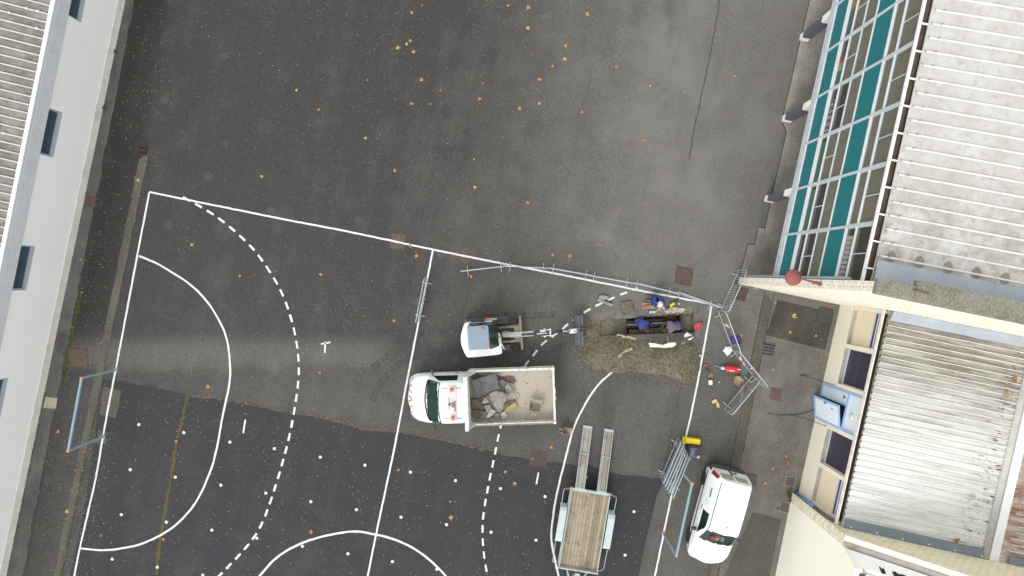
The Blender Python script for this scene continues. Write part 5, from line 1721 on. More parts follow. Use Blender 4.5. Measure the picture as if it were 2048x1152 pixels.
beam(boomp[:4], .2, .22, .22, .22).build("boom", paint("boom_white", S(206, 208, 208), .5, .2, 4), DIG, bevel=.015)
MB().bb(1.55, 2.62, by - .075, by + .095, 1.93, 2.05).build("boom_tip", M_black, DIG, bevel=.02)
mb = MB()
for y in (by - .09, by + .13):
    mb.bb(2.30, 2.72, y - .012, y + .012, 1.88, 2.14)
mb.box((2.62, by + .02, 2.12), (.16, .12, .05)); mb.box((2.36, by + .1, 2.13), (.22, .1, .05)); mb.tube([(2.45, by - .16, 2.0), (2.45, by + .2, 2.0)], .03, 8); mb.tube([(2.68, by - .14, 2.02), (2.68, by + .18, 2.02)], .03, 8)
mb.build("arm_bracket", M_digwhite, DIG)
armp = [Vector((2.50, by + .02, 2.16)), Vector((2.75, by + .0, 1.85)), Vector((3.3, by - .06, 1.25)), Vector((3.78, by - .12, .62))]
beam(armp, .13, .22, .10, .13).build("arm", paint("arm_grey", S(84, 86, 90), .5, .3, 6), DIG, bevel=.012)
MB().tube([(.86, by + .0, .85), (1.3, by, 1.45)], .05, 10).tube([(1.3, by, 1.45), (1.62, by, 1.84)], .028, 8, 1).build("boom_ram", [M_black, M_alu], DIG)
MB().tube([(1.5, by + .02, 2.16), (2.1, by + .03, 2.28)], .045, 10).tube([(2.1, by + .03, 2.28), (2.52, by + .03, 2.26)], .025, 8, 1).build("arm_ram", [M_black, M_alu], DIG)
MB().tube([(2.72, by + .06, 2.06), (3.2, by - .02, 1.56)], .042, 10).tube([(3.2, by - .02, 1.56), (3.62, by - .1, 1.0)], .026, 8, 1).build("bucket_ram", [M_black, M_alu], DIG)
hs = MB()
for k, (dy, dz) in enumerate(((-.06, .06), (.07, .07))):
    hs.tube(catmull([(.5, by + dy, 1.1), (.7, by + dy * 2, 1.5 + dz), (1.02, by + dy, 1.84 + dz), (1.5, by + dy, 2.16 + dz), (2.1, by + dy, 2.24 + dz), (2.5, by + dy, 2.2 + dz)], .15), .014, 5)
hs.build("hydraulic_hose", M_black, DIG)
mb = MB()
for y in (by - .19, by - .05):
    mb.bb(3.56, 3.86, y - .012, y + .012, .70, 1.02)
mb.box((3.66, by - .12, 1.0), (.14, .16, .06)); mb.box((3.80, by - .12, .86), (.14, .1, .05))
mb.build("bucket_linkage", M_digwhite, DIG)
MB().bb(3.84, 3.98, by - .20, by - .04, .52, .64).build("coupler", M_steel, DIG, bevel=.01)
bkt = bpy.data.objects.new("bucket", None); COL.objects.link(bkt); bkt.parent = DIG
bkt.location = (3.98, by - .13, .0); bkt.rotation_euler = (0, 0, R(-3))
bucket_parts(bkt, 1.24, .34, .36, 0, M_steelblue, M_steel, m4=Matrix.Translation((.0, 0, .50)) @ Matrix.Rotation(R(76), 4, 'Y') @ Matrix.Translation((-.0, 0, -.18)))

# ------------------------------------------------------------------ flatbed trailer with ramps
rc_ = at(1165, 1050)
TRL = thing("plant_trailer", "grey twin axle plant trailer with weathered plank deck and two lowered ramps", "trailer", (rc_.x, rc_.y, 0), R(-87.6))
def plank_mat(name, c1, c2, c3, wdt=.145):
    n = NT(name)
    x, y, z = n.xyz(n.pos(True))
    cell = n.math('FLOOR', n.math('DIVIDE', y, wdt))
    fr_ = n.math('FRACT', n.math('DIVIDE', y, wdt))
    wn_ = n.new("ShaderNodeTexWhiteNoise", noise_dimensions='1D'); n.t.links.new(cell, wn_.inputs["W"])
    g = n.noise(1.0, 6, .7, n.comb(n.math('MULTIPLY', x, 1.2), n.math('MULTIPLY', y, 22.0), cell))
    a = n.noise(1.5, 5, .65, n.pos(True)); b = n.noise(6, 4, .7, n.pos(True))
    c = n.mix(n.ramp(n.math('ADD', n.math('MULTIPLY', g, .6), n.math('MULTIPLY', wn_.outputs[0], .4)), .3, .75), c1, c2)
    c = n.mix(n.ramp(a, .48, .68, 0, .7), c, c3)
    c = n.mix(n.ramp(b, .58, .74, 0, .6), c, (c3[0] * .5, c3[1] * .5, c3[2] * .5, 1))
    gap = n.math('MINIMUM', fr_, n.math('SUBTRACT', 1.0, fr_))
    c = n.mix(n.ramp(gap, .02, .07, .8, 0), c, (c3[0] * .3, c3[1] * .3, c3[2] * .3, 1))
    n.col(c).rough(.9).bump(n.math('ADD', g, n.ramp(gap, .02, .08)), .4, .01)
    return n.mat
M_deck = plank_mat("deck_planks", S(166, 156, 134), S(138, 126, 102), S(114, 104, 82))
MB().bb(-1.70, 1.70, -.82, .82, .54, .60).build("deck", M_deck, TRL)
M_trl = paint("trailer_grey", S(184, 194, 190), .5, .3, 4, dirt_col=S(130, 134, 126))
fm = MB()
for s in (1, -1):
    fm.bb(-1.72, 1.72, s * .822, s * .865, .44, .70); fm.bb(-1.72, 1.72, s * .865, s * .90, .46, .52)
fm.bb(1.702, 1.76, -.90, .90, .44, .74); fm.bb(-1.76, -1.702, -.865, .865, .46, .605)
fm.build("frame", M_trl, TRL, bevel=.006)
MB().bb(-1.81, -1.762, -.92, .92, .47, .60).box((-1.80, .5, .61), (.09, .5, .03)).box((-1.80, -.46, .61), (.09, .5, .03)).build("rear_beam", M_galv, TRL, bevel=.006)
for s in (1, -1):
    fd = MB()
    pf = [(-1.02, .40), (-.92, .66), (-.78, .72), (.46, .72), (.60, .66), (.70, .40)]
    for a, b in zip(pf[:-1], pf[1:]):
        fd.add([(a[0], s * .91, a[1]), (b[0], s * .91, b[1]), (b[0], s * 1.22, b[1]), (a[0], s * 1.22, a[1]), (a[0], s * .91, a[1] - .02), (b[0], s * .91, b[1] - .02), (b[0], s * 1.22, b[1] - .02), (a[0], s * 1.22, a[1] - .02)],
               [(0, 1, 2, 3), (7, 6, 5, 4), (0, 4, 5, 1), (1, 5, 6, 2), (2, 6, 7, 3), (3, 7, 4, 0)])
    fd.build("mudguard", paint("mudguard_grey", S(196, 206, 208), .5, .2, 3), TRL, bevel=.012)
    for x in (-.52, .20):
        wheel(TRL, x, s * 1.08, .31, .22)
    MB().tube(catmull([(-1.74, s * .90, .55), (-1.70, s * 1.16, .55), (-1.55, s * 1.18, .55), (-1.0, s * 1.16, .55)], .08), .017, 6).build("guard_rail", M_galv, TRL)
    MB().tube(catmull([(.68, s * 1.16, .55), (1.30, s * 1.14, .55), (1.58, s * 1.12, .55), (1.70, s * .90, .55)], .08), .017, 6).build("guard_rail", M_galv, TRL)
    MB().prism([(-1.80, s * .96), (-1.74, s * 1.17), (-1.68, s * 1.16), (-1.70, s * .96)], .50, .60).build("tail_light", paint("dusty_red_lens", S(150, 74, 80), .4, .3, 9), TRL, bevel=.01)
MB().bb(-.7, .4, -1.0, 1.0, .28, .36).bb(-1.6, 1.6, -.6, -.5, .4, .538).bb(-1.6, 1.6, .5, .6, .4, .538).build("axle", M_black, TRL)
tb = MB()
for s in (1, -1):
    tb.tube([(1.76, s * .5, .46), (2.7, s * .08, .46)], .045, 8)
tb.bb(1.95, 2.85, -.06, .06, .42, .52); tb.box((2.06, .02, .56), (.28, .22, .12)); tb.tube([(2.02, -.16, .2), (2.02, -.16, .95)], .035, 8)
tb.build("drawbar", M_galv, TRL)
M_rampw = plank_mat("ramp_planks", S(170, 164, 152), S(148, 141, 128), S(124, 117, 104), .2)
for yc in (.46, -.50):
    L_, drop = 2.72, .57
    an = math.asin(drop / L_)
    Mx = Matrix.Translation((-1.83, yc, .61)) @ Matrix.Rotation(-an, 4, 'Y')
    rb = MB()
    for s in (1, -1):
        rb.bb(-L_, 0, s * .18, s * .205, -.06, .03)
    rb.bb(-L_, -L_ + .12, -.18, .18, -.03, .012); rb.bb(-L_ * .56, -L_ * .56 + .03, -.21, .21, -.02, .034); rb.bb(-.05, 0, -.18, .18, -.05, .01)
    rb.xform(Mx)
    rp_ = rb.build("ramp", M_galv, TRL)
    tr_ = MB().bb(-L_ + .12, -.05, -.18, .18, -.03, -.004)
    tr_.xform(Mx)
    tr_.build("tread", M_rampw, rp_)

MB().bb(.12, .20, -.65, .65, .49, .55).build("wear_edge", M_steel, bkt, bevel=.006)

# ------------------------------------------------------------------ crowd barriers
def barrier_root(label, group):
    t = thing("crowd_barrier", label, "barrier", group=group)
    f = MB()
    L_, Hh = .98, 1.08
    loop = [(-L_, 0, .14), (-L_, 0, Hh - .14), (-L_ + .05, 0, Hh - .04), (-L_ + .14, 0, Hh), (L_ - .14, 0, Hh), (L_ - .05, 0, Hh - .04), (L_, 0, Hh - .14), (L_, 0, .14)]
    f.tube(loop, .021, 8, closed=True)
    f.build("frame", M_galv, t)
    b = MB()
    for k in range(1, 17):
        x = -L_ + k * 2 * L_ / 17
        b.tube([(x, 0, .14), (x, 0, Hh)], .0085, 5)
    b.build("infill_bars", M_galv, t)
    for s in (-1, 1):
        MB().tube([(s * .74, -.22, .02), (s * .74, -.19, .03), (s * .74, 0, .07), (s * .74, .19, .03), (s * .74, .22, .02)], .02, 6).tube([(s * .74, 0, .07), (s * .74, 0, .15)], .018, 6).build("foot", M_galv, t)
    return t
BARS = [   # two ends of the foot line in the photo's pixels, height they were read at, label
    ((855, 556), (838.5, 641), .1, "lone crowd barrier standing on the halfway line left of the digger", None, 0),
    ((921, 542.5), (1012, 532), 1.08, "crowd barrier at the free west end of the row behind the trench", "row", 0),
    ((1009, 532), (1101, 536.5), 1.08, "second crowd barrier from the west end of the row, crossing the white touchline", "row", 0),
    ((1100, 536), (1188, 551.5), 1.08, "third crowd barrier from the west end of the row behind the trench", "row", 0),
    ((1186, 552), (1273, 567.5), 1.08, "crowd barrier in the row nearest the pair of grey stones", "row", 0),
    ((1274, 566.5), (1362, 588), 1.08, "crowd barrier in the row behind the kneeling worker", "row", 0),
    ((1356, 583.5), (1453, 618), 1.08, "crowd barrier at the east end of the row, south of the round manhole", "row", 0),
    ((1476, 543), (1442.5, 618), .1, "crowd barrier running from the brick fin to the row", "line", 0),
    ((1437, 624.5), (1465, 700), .1, "crowd barrier with a purple jacket hung over it", "line", 0),
    ((1469, 706), (1513, 760), .1, "crowd barrier with red and white tape tied to its bars", "line", 0),
    ((1502, 754), (1450, 817), .1, "crowd barrier with a shovel leaning across it", "line", 0),
]
proto = None
def place(o, a, b, flip=0):
    c = (a + b) / 2
    d = b - a
    o.location = (c.x, c.y, 0)
    o.rotation_euler = (0, 0, math.atan2(d.y, d.x) + (PI if flip else 0))
for i, (p, q, z, lab, grp, fl) in enumerate(BARS):
    a, b = at(p[0], p[1], z), at(q[0], q[1], z)
    g = {"row": "crowd barriers in the row behind the trench", "line": "crowd barriers between the brick fin and the yard"}.get(grp, "crowd barriers")
    if proto is None:
        o = proto = barrier_root(lab, g)
    else:
        o = dup(proto, (0, 0, 0), 0, lab, g)
    place(o, a, b, fl)
STACK = [((1360.5, 888), (1328, 963), "westernmost crowd barrier of the stack beside the goal"), ((1366, 892), (1331, 972), "second crowd barrier from the west in the stack beside the goal"),
         ((1369.5, 898), (1334, 979.5), "third crowd barrier from the west in the stack beside the goal"), ((1371, 905), (1338.5, 985), "fourth crowd barrier from the west in the stack beside the goal"),
         ((1374.5, 911), (1343, 991), "crowd barrier next to the easternmost of the stack beside the goal"), ((1379.5, 915.5), (1347, 996), "easternmost crowd barrier of the stack beside the goal, nearest the van")]
for k, (p, q, lab) in enumerate(STACK):
    a, b = at(p[0], p[1], 1.0), at(q[0], q[1], 1.0)
    o = dup(proto, (0, 0, 0), 0, lab, "crowd barriers stacked beside the goal")
    place(o, a, b)
    lean = R(9 + k * 1.5)
    d = (b - a).normalized()
    o.rotation_mode = 'XYZ'
    o.rotation_euler = (lean, 0, math.atan2(d.y, d.x))
    nrm = Vector((-d.y, d.x, 0))
    o.location = o.location + nrm * math.sin(lean) * 1.0 + Vector((0, 0, .012))

# jacket, rag, tape and shovel on the barriers
def rag(name, label, cat, c, size, mat, seed, n=9, droop=.5, ang=0.0):
    """a crumpled hanging or heaped piece of cloth"""
    r_ = random.Random(seed)
    mb = MB()
    nx, ny = 12, 10
    vs = []
    for i in range(nx + 1):
        for j in range(ny + 1):
            u, v = i / nx - .5, j / ny - .5
            rr = 1 - .25 * (abs(u) + abs(v)) + .22 * mnoise.noise(Vector((u * 3 + seed, v * 3, 0)))
            x, y = u * size[0] * rr, v * size[1] * rr
            z = size[2] * (.5 + .8 * mnoise.noise(Vector((u * 4, v * 4, seed * 1.7)))) - droop * (abs(v) * 2) ** 1.6
            vs.append(Matrix.Rotation(ang, 3, 'Z') @ Vector((x, y, z)))
    fs = [(i * (ny + 1) + j, (i + 1) * (ny + 1) + j, (i + 1) * (ny + 1) + j + 1, i * (ny + 1) + j + 1) for i in range(nx) for j in range(ny)]
    mb.add(vs, fs, 0, True)
    mn = min(v.z for v in vs)
    mb.move((0, 0, -mn))
    o = mb.build(name, mat, None, c, recalc=False)
    s_ = o.modifiers.new("solid", 'SOLIDIFY'); s_.thickness = .012
    ss = o.modifiers.new("sub", 'SUBSURF'); ss.levels = 1; ss.render_levels = 1
    return tag(o, label, cat)
j = at(1467, 676, .5); 
bdir = at(1465, 700) - at(1437, 624.5)
rag("jacket", "purple work jacket draped over a crowd barrier", "jacket", (j.x, j.y, .62), (.55, .5, .16), paint("purple_cloth", S(66, 52, 122), .9, .2, 5), 3, droop=.40, ang=math.atan2(bdir.y, bdir.x))
j = at(1453, 650, .98)
rag("glove", "yellowish work gloves lying over the barrier by the purple jacket", "gloves", (j.x, j.y, .94), (.30, .16, .06), paint("tan_glove", S(196, 170, 112), .9, .3, 9), 8, droop=.14, ang=math.atan2(bdir.y, bdir.x) + .5)
j = at(1454, 701)
rag("plastic_bag", "crumpled white plastic bag on the asphalt by the jacket barrier", "bag", (j.x, j.y, .0), (.42, .46, .07), paint("white_plastic", S(240, 244, 246), .4, .05, 6), 12, droop=.1, ang=.9)
j = at(1376, 672)
rag("plastic_bag", "crumpled white plastic bag at the south-east corner of the trench", "bag", (j.x, j.y, .03), (.44, .36, .06), paint("white_plastic", S(240, 244, 246), .4, .05, 6), 5, droop=.1, ang=-.2)
tp_ = MB()
rt_ = random.Random(3)
ta, tb_ = at(1478, 712, .9), at(1500, 742, .9)
for k in range(9):
    p = ta.lerp(tb_, k / 8 + rt_.uniform(-.04, .04)) + Vector((rt_.uniform(-.06, .06), rt_.uniform(-.06, .06), rt_.uniform(-.25, .1)))
    q = p + Vector((rt_.uniform(-.18, .18), rt_.uniform(-.18, .18), rt_.uniform(-.06, .06)))
    tp_.tube([p, (p + q) / 2 + Vector((0, 0, -.03)), q], .022, 4, k % 2, flat=.3)
solo(tp_, "barrier_tape", "strands of red and white tape knotted on a crowd barrier", "tape", [paint("tape_red", S(200, 70, 84), .5, .1), paint("tape_white", S(226, 226, 230), .5, .1)])

sv = thing("shovel", "round mouthed shovel leaning on the southernmost crowd barrier", "shovel", at(1474, 760))
SH0 = at(1474, 760); SH1 = at(1507, 783, .75) - SH0; SH1.z = .75
bl_ = MB()
vs = []
for i in range(9):
    for j_ in range(7):
        u, v = i / 8, j_ / 6 - .5
        w_ = .30 * math.sin(min(1, .25 + u * 1.2) * PI * .62) * (1 if u < .75 else 1 - (u - .75) * .8)
        vs.append((u * .36 - .18, v * w_ * 1.35, .06 + .12 * u + .10 * (v * 2) ** 2 - .05))
bl_.add(vs, [(i * 7 + j_, (i + 1) * 7 + j_, (i + 1) * 7 + j_ + 1, i * 7 + j_ + 1) for i in range(8) for j_ in range(6)], 0, True)
dv = Vector((SH1.x, SH1.y, 0)); 
bl_.xform(Matrix.Rotation(math.atan2(dv.y, dv.x), 4, 'Z'))
ob = bl_.build("blade", paint("shovel_tan", S(160, 138, 108), .6, .4, 8), sv, recalc=False)
m_ = ob.modifiers.new("s", 'SOLIDIFY'); m_.thickness = .008
MB().tube([tuple(dv.normalized() * .14 + Vector((0, 0, .13))), tuple(SH1)], .02, 8).build("handle", paint("ash_handle", S(150, 138, 116), .7, .2, 6), sv)

# ------------------------------------------------------------------ handball goals
def goal(label, loc, rot):
    t = thing("goal_frame", label, "goal", loc, rot, "handball goals")
    W_, Hg, s_ = 1.54, 2.04, .042
    m_paint = paint("goal_blue_grey", S(142, 168, 184), .5, .2, 3, dirt_col=S(104, 122, 134))
    for y in (-W_, W_):
        MB().bb(-s_, s_, y - s_, y + s_, 0, Hg - s_).build("post", m_paint, t, bevel=.008)
    MB().bb(-s_ + .001, s_ - .001, -W_ - s_, W_ + s_, Hg - s_ + .001, Hg + s_).build("crossbar", m_paint, t, bevel=.008)
    for y in (-W_, W_):
        MB().bb(-s_ - .006, s_ + .006, y - s_ - .006, y + s_ + .006, Hg - .03, Hg + s_ + .006).build("corner_cap", paint("cap_orange", S(226, 150, 118), .5, .2, 6), t)
        MB().bb(-.07, .07, y - .07, y + .07, 0.012, .03).build("base_plate", M_galv, t)
    return t
goal("blue grey handball goal frame before the long white building", (-16.44, -9.41, 0), 0)
goal("blue grey handball goal frame beside the white van and stacked barriers", (9.05, -8.65, 0), PI)

# ------------------------------------------------------------------ covers and grates let into the ground
M_iron = paint("rusty_iron", S(104, 84, 74), .8, .4, 5, dirt_col=S(78, 64, 56), bump=.4)
M_iron2 = paint("brown_iron", S(96, 84, 76), .8, .4, 6, dirt_col=S(70, 62, 56), bump=.4)
M_slabc = paint("pale_slab", S(190, 188, 160), .9, .3, 5, bump=.3)
M_slabd = paint("dark_slab", S(78, 78, 76), .9, .3, 5, bump=.3)
def cover(label, pts, mat, frame=None, ring=False, name="manhole_cover", z=.012, cat="manhole cover"):
    P_ = [at(*p) for p in pts]
    c = sum(P_, Vector()) / 4
    t = thing(name, label, cat, (c.x, c.y, 0), 0, "covers let into the asphalt")
    q = [p - c for p in P_]
    MB().prism([(p.x * .93, p.y * .93) for p in q], 0.002, z + .010).build("lid", mat, t, bevel=.004)
    fr = MB()
    for a, b in zip(q, q[1:] + q[:1]):
        fr.prism([(a.x, a.y), (b.x, b.y), (b.x * .94, b.y * .94), (a.x * .94, a.y * .94)], 0.001, z + .004)
    fr.build("frame", frame or mat, t)
    if ring:
        r0 = min(p.length for p in q) * .68
        rg_ = MB()
        for k in range(28):
            a0, a1 = 2 * PI * k / 28, 2 * PI * (k + 1) / 28
            rg_.add([((r0) * math.cos(a0), r0 * math.sin(a0), z + .0125), ((r0) * math.cos(a1), r0 * math.sin(a1), z + .0125), ((r0 - .018) * math.cos(a1), (r0 - .018) * math.sin(a1), z + .0125), ((r0 - .018) * math.cos(a0), (r0 - .018) * math.sin(a0), z + .0125)], [(0, 1, 2, 3)])
        rg_.build("ring", paint("ring_dark", S(70, 56, 50), .8, .2), t)
    return t
cover("large rust brown manhole cover with a circle, north of the barrier row", ((1353, 532), (1387, 537), (1382, 573), (1348, 566)), M_iron, ring=True)
cover("square rusty cover at the foot of the white building by the goal", ((137, 696), (175, 698), (177, 732), (138, 734)), M_iron)
cover("small rusty cover against the white building, north of the goal", ((174, 390), (193, 393), (190, 413), (171, 411)), M_iron)
cover("smallest dark red cover against the white building", ((118, 668), (132, 667), (131, 684), (115, 684)), M_iron2)
cover("pale concrete cover with a broken corner against the white building", ((91, 793), (115, 796), (112, 817), (87, 816)), M_slabc, name="concrete_cover")
cover("rusty square cover near the shovel barrier", ((1543, 775), (1565, 779), (1560, 802), (1538, 798)), M_iron)
cover("square dark cover slab beside the brick gable wall", ((1639, 613), (1667, 620), (1660, 648), (1632, 642)), M_slabd, frame=M_slabd, name="concrete_cover", z=.03)
cover("brown cover in a pale frame beside the blue pipe", ((1572, 952), (1592, 953), (1588, 973), (1569, 971)), M_iron2, frame=M_concrete)
cover("square cover in the drainage channel behind the white van", ((1494, 946), (1515, 950), (1512, 972), (1491, 968)), M_iron2)
cover("mossy framed cover south of the blue pipe", ((1561, 1003), (1580, 1005), (1577, 1027), (1558, 1022)), M_iron2, frame=M_concrete)
def grate(label, pts, nx, ny, mat):
    P_ = [at(*p) for p in pts]
    c = sum(P_, Vector()) / 4
    t = thing("drain_grate", label, "drain", (c.x, c.y, 0), 0, "drain grates")
    q = [p - c for p in P_]
    MB().sheet([(p.x, p.y) for p in q], .0135).build("sump", M_dark, t)
    g = MB()
    def pt(u, v):
        return q[0].lerp(q[1], u).lerp(q[3].lerp(q[2], u), v)
    for k in range(nx + 1):
        a, b = pt(k / nx, 0), pt(k / nx, 1)
        g.tube([(a.x, a.y, .022), (b.x, b.y, .022)], .009, 4)
    for k in range(ny + 1):
        a, b = pt(0, k / ny), pt(1, k / ny)
        g.tube([(a.x, a.y, .024), (b.x, b.y, .024)], .018, 4)
    g.build("bars", mat, t)
    return t
grate("grey drain grate in the channel near the brick gable", ((1527, 684), (1551, 689), (1546, 712), (1524, 709)), 9, 4, paint("grate_grey", S(126, 126, 130), .6, .3, 8))
grate("rusty brown drain grate at the head of the west channel", ((279, 291), (296, 293), (294, 311), (277, 309)), 4, 2, paint("grate_rust", S(98, 70, 60), .8, .3, 8))
cover("gravelly square cover lifted aside on the north lip of the trench", ((1240, 604), (1263, 601), (1268, 624), (1243, 628)), M_grav, frame=M_grav, name="concrete_cover", z=.06)

# ------------------------------------------------------------------ people
M_skin = paint("skin", S(188, 144, 120), .6, .05, 9)
M_blue = paint("blue_workwear", S(48, 66, 136), .85, .12, 4, dirt_col=S(34, 46, 96))
M_bluetr = paint("blue_trousers", S(40, 54, 104), .85, .15, 4)
M_purple = paint("mauve_sweater", S(112, 94, 112), .9, .12, 4, dirt_col=S(92, 76, 94))
M_boot = paint("dusty_boot", S(112, 104, 96), .9, .3, 6)
M_hair = paint("dark_hair", S(62, 50, 44), .8, .15, 20)
M_hat = paint("pale_hat", S(226, 208, 200), .8, .1, 9)
M_glove = paint("work_glove", S(196, 186, 178), .8, .2, 9)
M_navy = paint("navy_trousers", S(48, 52, 66), .85, .15, 4)

def figure(label, loc, J, mats, hair, hat=False, rotz=0.0):
    """J: joint positions (m) in the figure's own frame; mats: torso, arm, leg, hand, boot"""
    t = thing("person", label, "person", loc, rotz)
    V, E, RAD, SEG = [], [], [], []
    def nd(p, r, seg, par=None):
        V.append(Vector(p)); RAD.append(r); SEG.append(seg)
        if par is not None:
            E.append((par, len(V) - 1))
        return len(V) - 1
    L3 = lambda a, b, k: Vector(a).lerp(Vector(b), k)
    pel = nd(J['pelvis'], .165, 'leg')
    wst = nd(L3(J['pelvis'], J['chest'], .42), .195, 'torso', pel)
    chs = nd(L3(J['pelvis'], J['chest'], .78), .215, 'torso', wst)
    nb = nd(J['chest'], .165, 'torso', chs)
    nk = nd(L3(J['chest'], J['head'], .5), .062, 'torso', nb)
    h0 = nd(L3(J['chest'], J['head'], .88), .07, 'skin', nk)
    hd_ = nd(J['head'], .10, 'skin', h0)
    tipv = (Vector(J['head']) - Vector(J['chest'])).normalized()
    nd(Vector(J['head']) + tipv * .07, .075, 'skin', hd_)
    face = Vector(J['face']).normalized()
    nd(Vector(J['head']) + face * .085 - tipv * .03, .03, 'skin', hd_)   # nose and jaw
    for s in ('l', 'r'):
        sh = nd(J['sh_' + s], .095, 'torso', nb)
        up = nd(L3(J['sh_' + s], J['el_' + s], .5), .07, 'arm', sh)
        el = nd(J['el_' + s], .056, 'arm', up)
        fo = nd(L3(J['el_' + s], J['ha_' + s], .55), .047, 'arm', el)
        wr = nd(J['ha_' + s], .03, 'hand', fo)
        d = (Vector(J['ha_' + s]) - Vector(J['el_' + s])).normalized()
        side = d.cross(Vector((0, 0, 1)))
        if side.length < .1:
            side = Vector((1, 0, 0))
        side.normalize()
        dn = side.cross(d)
        pm = nd(Vector(J['ha_' + s]) + d * .06, .034, 'hand', wr)
        for k, (off, ln) in enumerate(((-.033, .065), (-.011, .078), (.011, .074), (.033, .058))):
            k0 = Vector(J['ha_' + s]) + d * .095 + side * off
            a_ = nd(k0, .0125, 'hand', pm)
            b_ = nd(k0 + d * ln * .5 + dn * .012, .0105, 'hand', a_)
            nd(k0 + d * ln * .8 + dn * .04, .009, 'hand', b_)
        th = nd(Vector(J['ha_' + s]) + d * .05 + side * .052, .013, 'hand', pm)
        nd(Vector(J['ha_' + s]) + d * .09 + side * .066 + dn * .02, .0105, 'hand', th)
        hp_ = nd(J['hip_' + s], .105, 'leg', pel)
        mt = nd(L3(J['hip_' + s], J['kn_' + s], .5), .088, 'leg', hp_)
        kn = nd(J['kn_' + s], .078, 'leg', mt)
        cf = nd(L3(J['kn_' + s], J['an_' + s], .4), .078, 'leg', kn)
        an = nd(J['an_' + s], .045, 'boot', cf)
        nd(Vector(J['an_' + s]) + Vector((0, 0, -.035)) + Vector(J['toe_' + s]).normalized() * .17, .04, 'boot', an)
    me = bpy.data.meshes.new("body_skeleton")
    me.from_pydata([tuple(v) for v in V], E, [])
    ob = bpy.data.objects.new("body_skeleton", me)
    COL.objects.link(ob)
    sk = ob.modifiers.new("skin", 'SKIN')
    sk.use_smooth_shade = True
    lay = me.skin_vertices[0].data if me.skin_vertices else None
    if lay is None:
        bm = bmesh.new(); bm.from_mesh(me); bm.verts.layers.skin.verify(); bm.to_mesh(me); bm.free()
        lay = me.skin_vertices[0].data
    for i, r in enumerate(RAD):
        fx = 1.0
        if SEG[i] == 'torso' and i in (wst, chs, nb):
            lay[i].radius = (r * .95, r * 1.1)
        else:
            lay[i].radius = (r, r)
        lay[i].use_root = (i == pel)
    sb2 = ob.modifiers.new("sub", 'SUBSURF'); sb2.levels = 2; sb2.render_levels = 2
    dg = bpy.context.evaluated_depsgraph_get()
    m2 = bpy.data.meshes.new_from_object(ob.evaluated_get(dg))
    bpy.data.objects.remove(ob); bpy.data.meshes.remove(me)
    body = bpy.data.objects.new("body", m2)
    COL.objects.link(body); body.parent = t
    order = ['torso', 'arm', 'leg', 'hand', 'boot', 'skin']
    ml = {'torso': mats[0], 'arm': mats[1], 'leg': mats[2], 'hand': mats[3], 'boot': mats[4], 'skin': M_skin}
    m2.materials.clear()
    for k in order:
        m2.materials.append(ml[k])
    segs = [(V[a], V[b], SEG[b], SEG[a]) for a, b in E]
    for p in m2.polygons:
        c = p.center
        best, bk = 9, 'torso'
        for a, b, s_, s0 in segs:
            ab = b - a
            k = max(0, min(1, (c - a).dot(ab) / max(ab.length_squared, 1e-9)))
            dd = (c - (a + ab * k)).length
            if dd < best:
                best, bk = dd, (s_ if k > .35 else s0)
        p.material_index = order.index(bk)
        p.use_smooth = True
    H_ = Vector(J['head'])
    # hair or a cap over the crown and back of the head, ears
    hm = MB()
    zax = tipv; xax = (face - zax * face.dot(zax)).normalized(); yax = zax.cross(xax)
    vs, n1, n2 = [], 8, 18
    for i in range(n1 + 1):
        for k in range(n2):
            an_ = 2 * PI * k / n2
            th = PI * (.62 - .22 * math.cos(an_)) * i / n1
            rr = (.122 if not hat else .132) * (1 + .03 * math.sin(an_ * 5 + i))
            lift = 0.02 * math.cos(an_) * (i / n1)
            d_ = xax * math.cos(an_) * math.sin(th) + yax * math.sin(an_) * math.sin(th) * .9 + zax * math.cos(th)
            vs.append(H_ + zax * .015 - xax * .012 + d_ * rr + zax * lift)
    hm.add(vs, [(i * n2 + k, (i + 1) * n2 + k, (i + 1) * n2 + (k + 1) % n2, i * n2 + (k + 1) % n2) for i in range(n1) for k in range(n2)], 0, True)
    if hat:
        vs = []
        for k in range(10):
            a_ = -1.1 + 2.2 * k / 9
            for rr in (.118, .19):
                vs.append(H_ + xax * math.cos(a_) * rr + yax * math.sin(a_) * rr * .9 + zax * (.045 if rr < .15 else .03))
        hm.add(vs, [(2 * k, 2 * k + 1, 2 * k + 3, 2 * k + 2) for k in range(9)], 0, True)
    hm.build("cap" if hat else "hair", hair, t, recalc=False)
    return t, body, H_, xax, yax, zax

def fpos(*p):
    return at(*p)
def rel(base, px, py, z):
    v = at(px, py, z) - base
    return (v.x, v.y, z)
# worker kneeling on the north lip, facing the trench
b0 = at(1306, 600); b0.z = 0
g = lambda x, y, z: rel(b0, x, y, z)
figure("worker in blue jacket and pale cap kneeling beside the trench", (b0.x, b0.y, 0), dict(
    pelvis=g(1306, 597, .42), chest=g(1317, 601, .80), head=g(1320.5, 608.5, .93), face=(.12, -.75, -.55),
    sh_l=g(1325, 598.5, .80), el_l=g(1329, 607, .52), ha_l=g(1328, 614.5, .30), sh_r=g(1309.5, 605.5, .80), el_r=g(1311, 613, .50), ha_r=g(1318, 617, .28),
    hip_l=g(1308, 593.5, .42), kn_l=g(1317, 595, .09), an_l=g(1299.5, 592.5, .08), toe_l=(-.9, .1, -.3),
    hip_r=g(1304, 600.5, .42), kn_r=g(1309, 606, .09), an_r=g(1297, 601, .08), toe_r=(-.9, -.1, -.3)), (M_blue, M_blue, M_navy, M_glove, M_boot), M_hat, True)
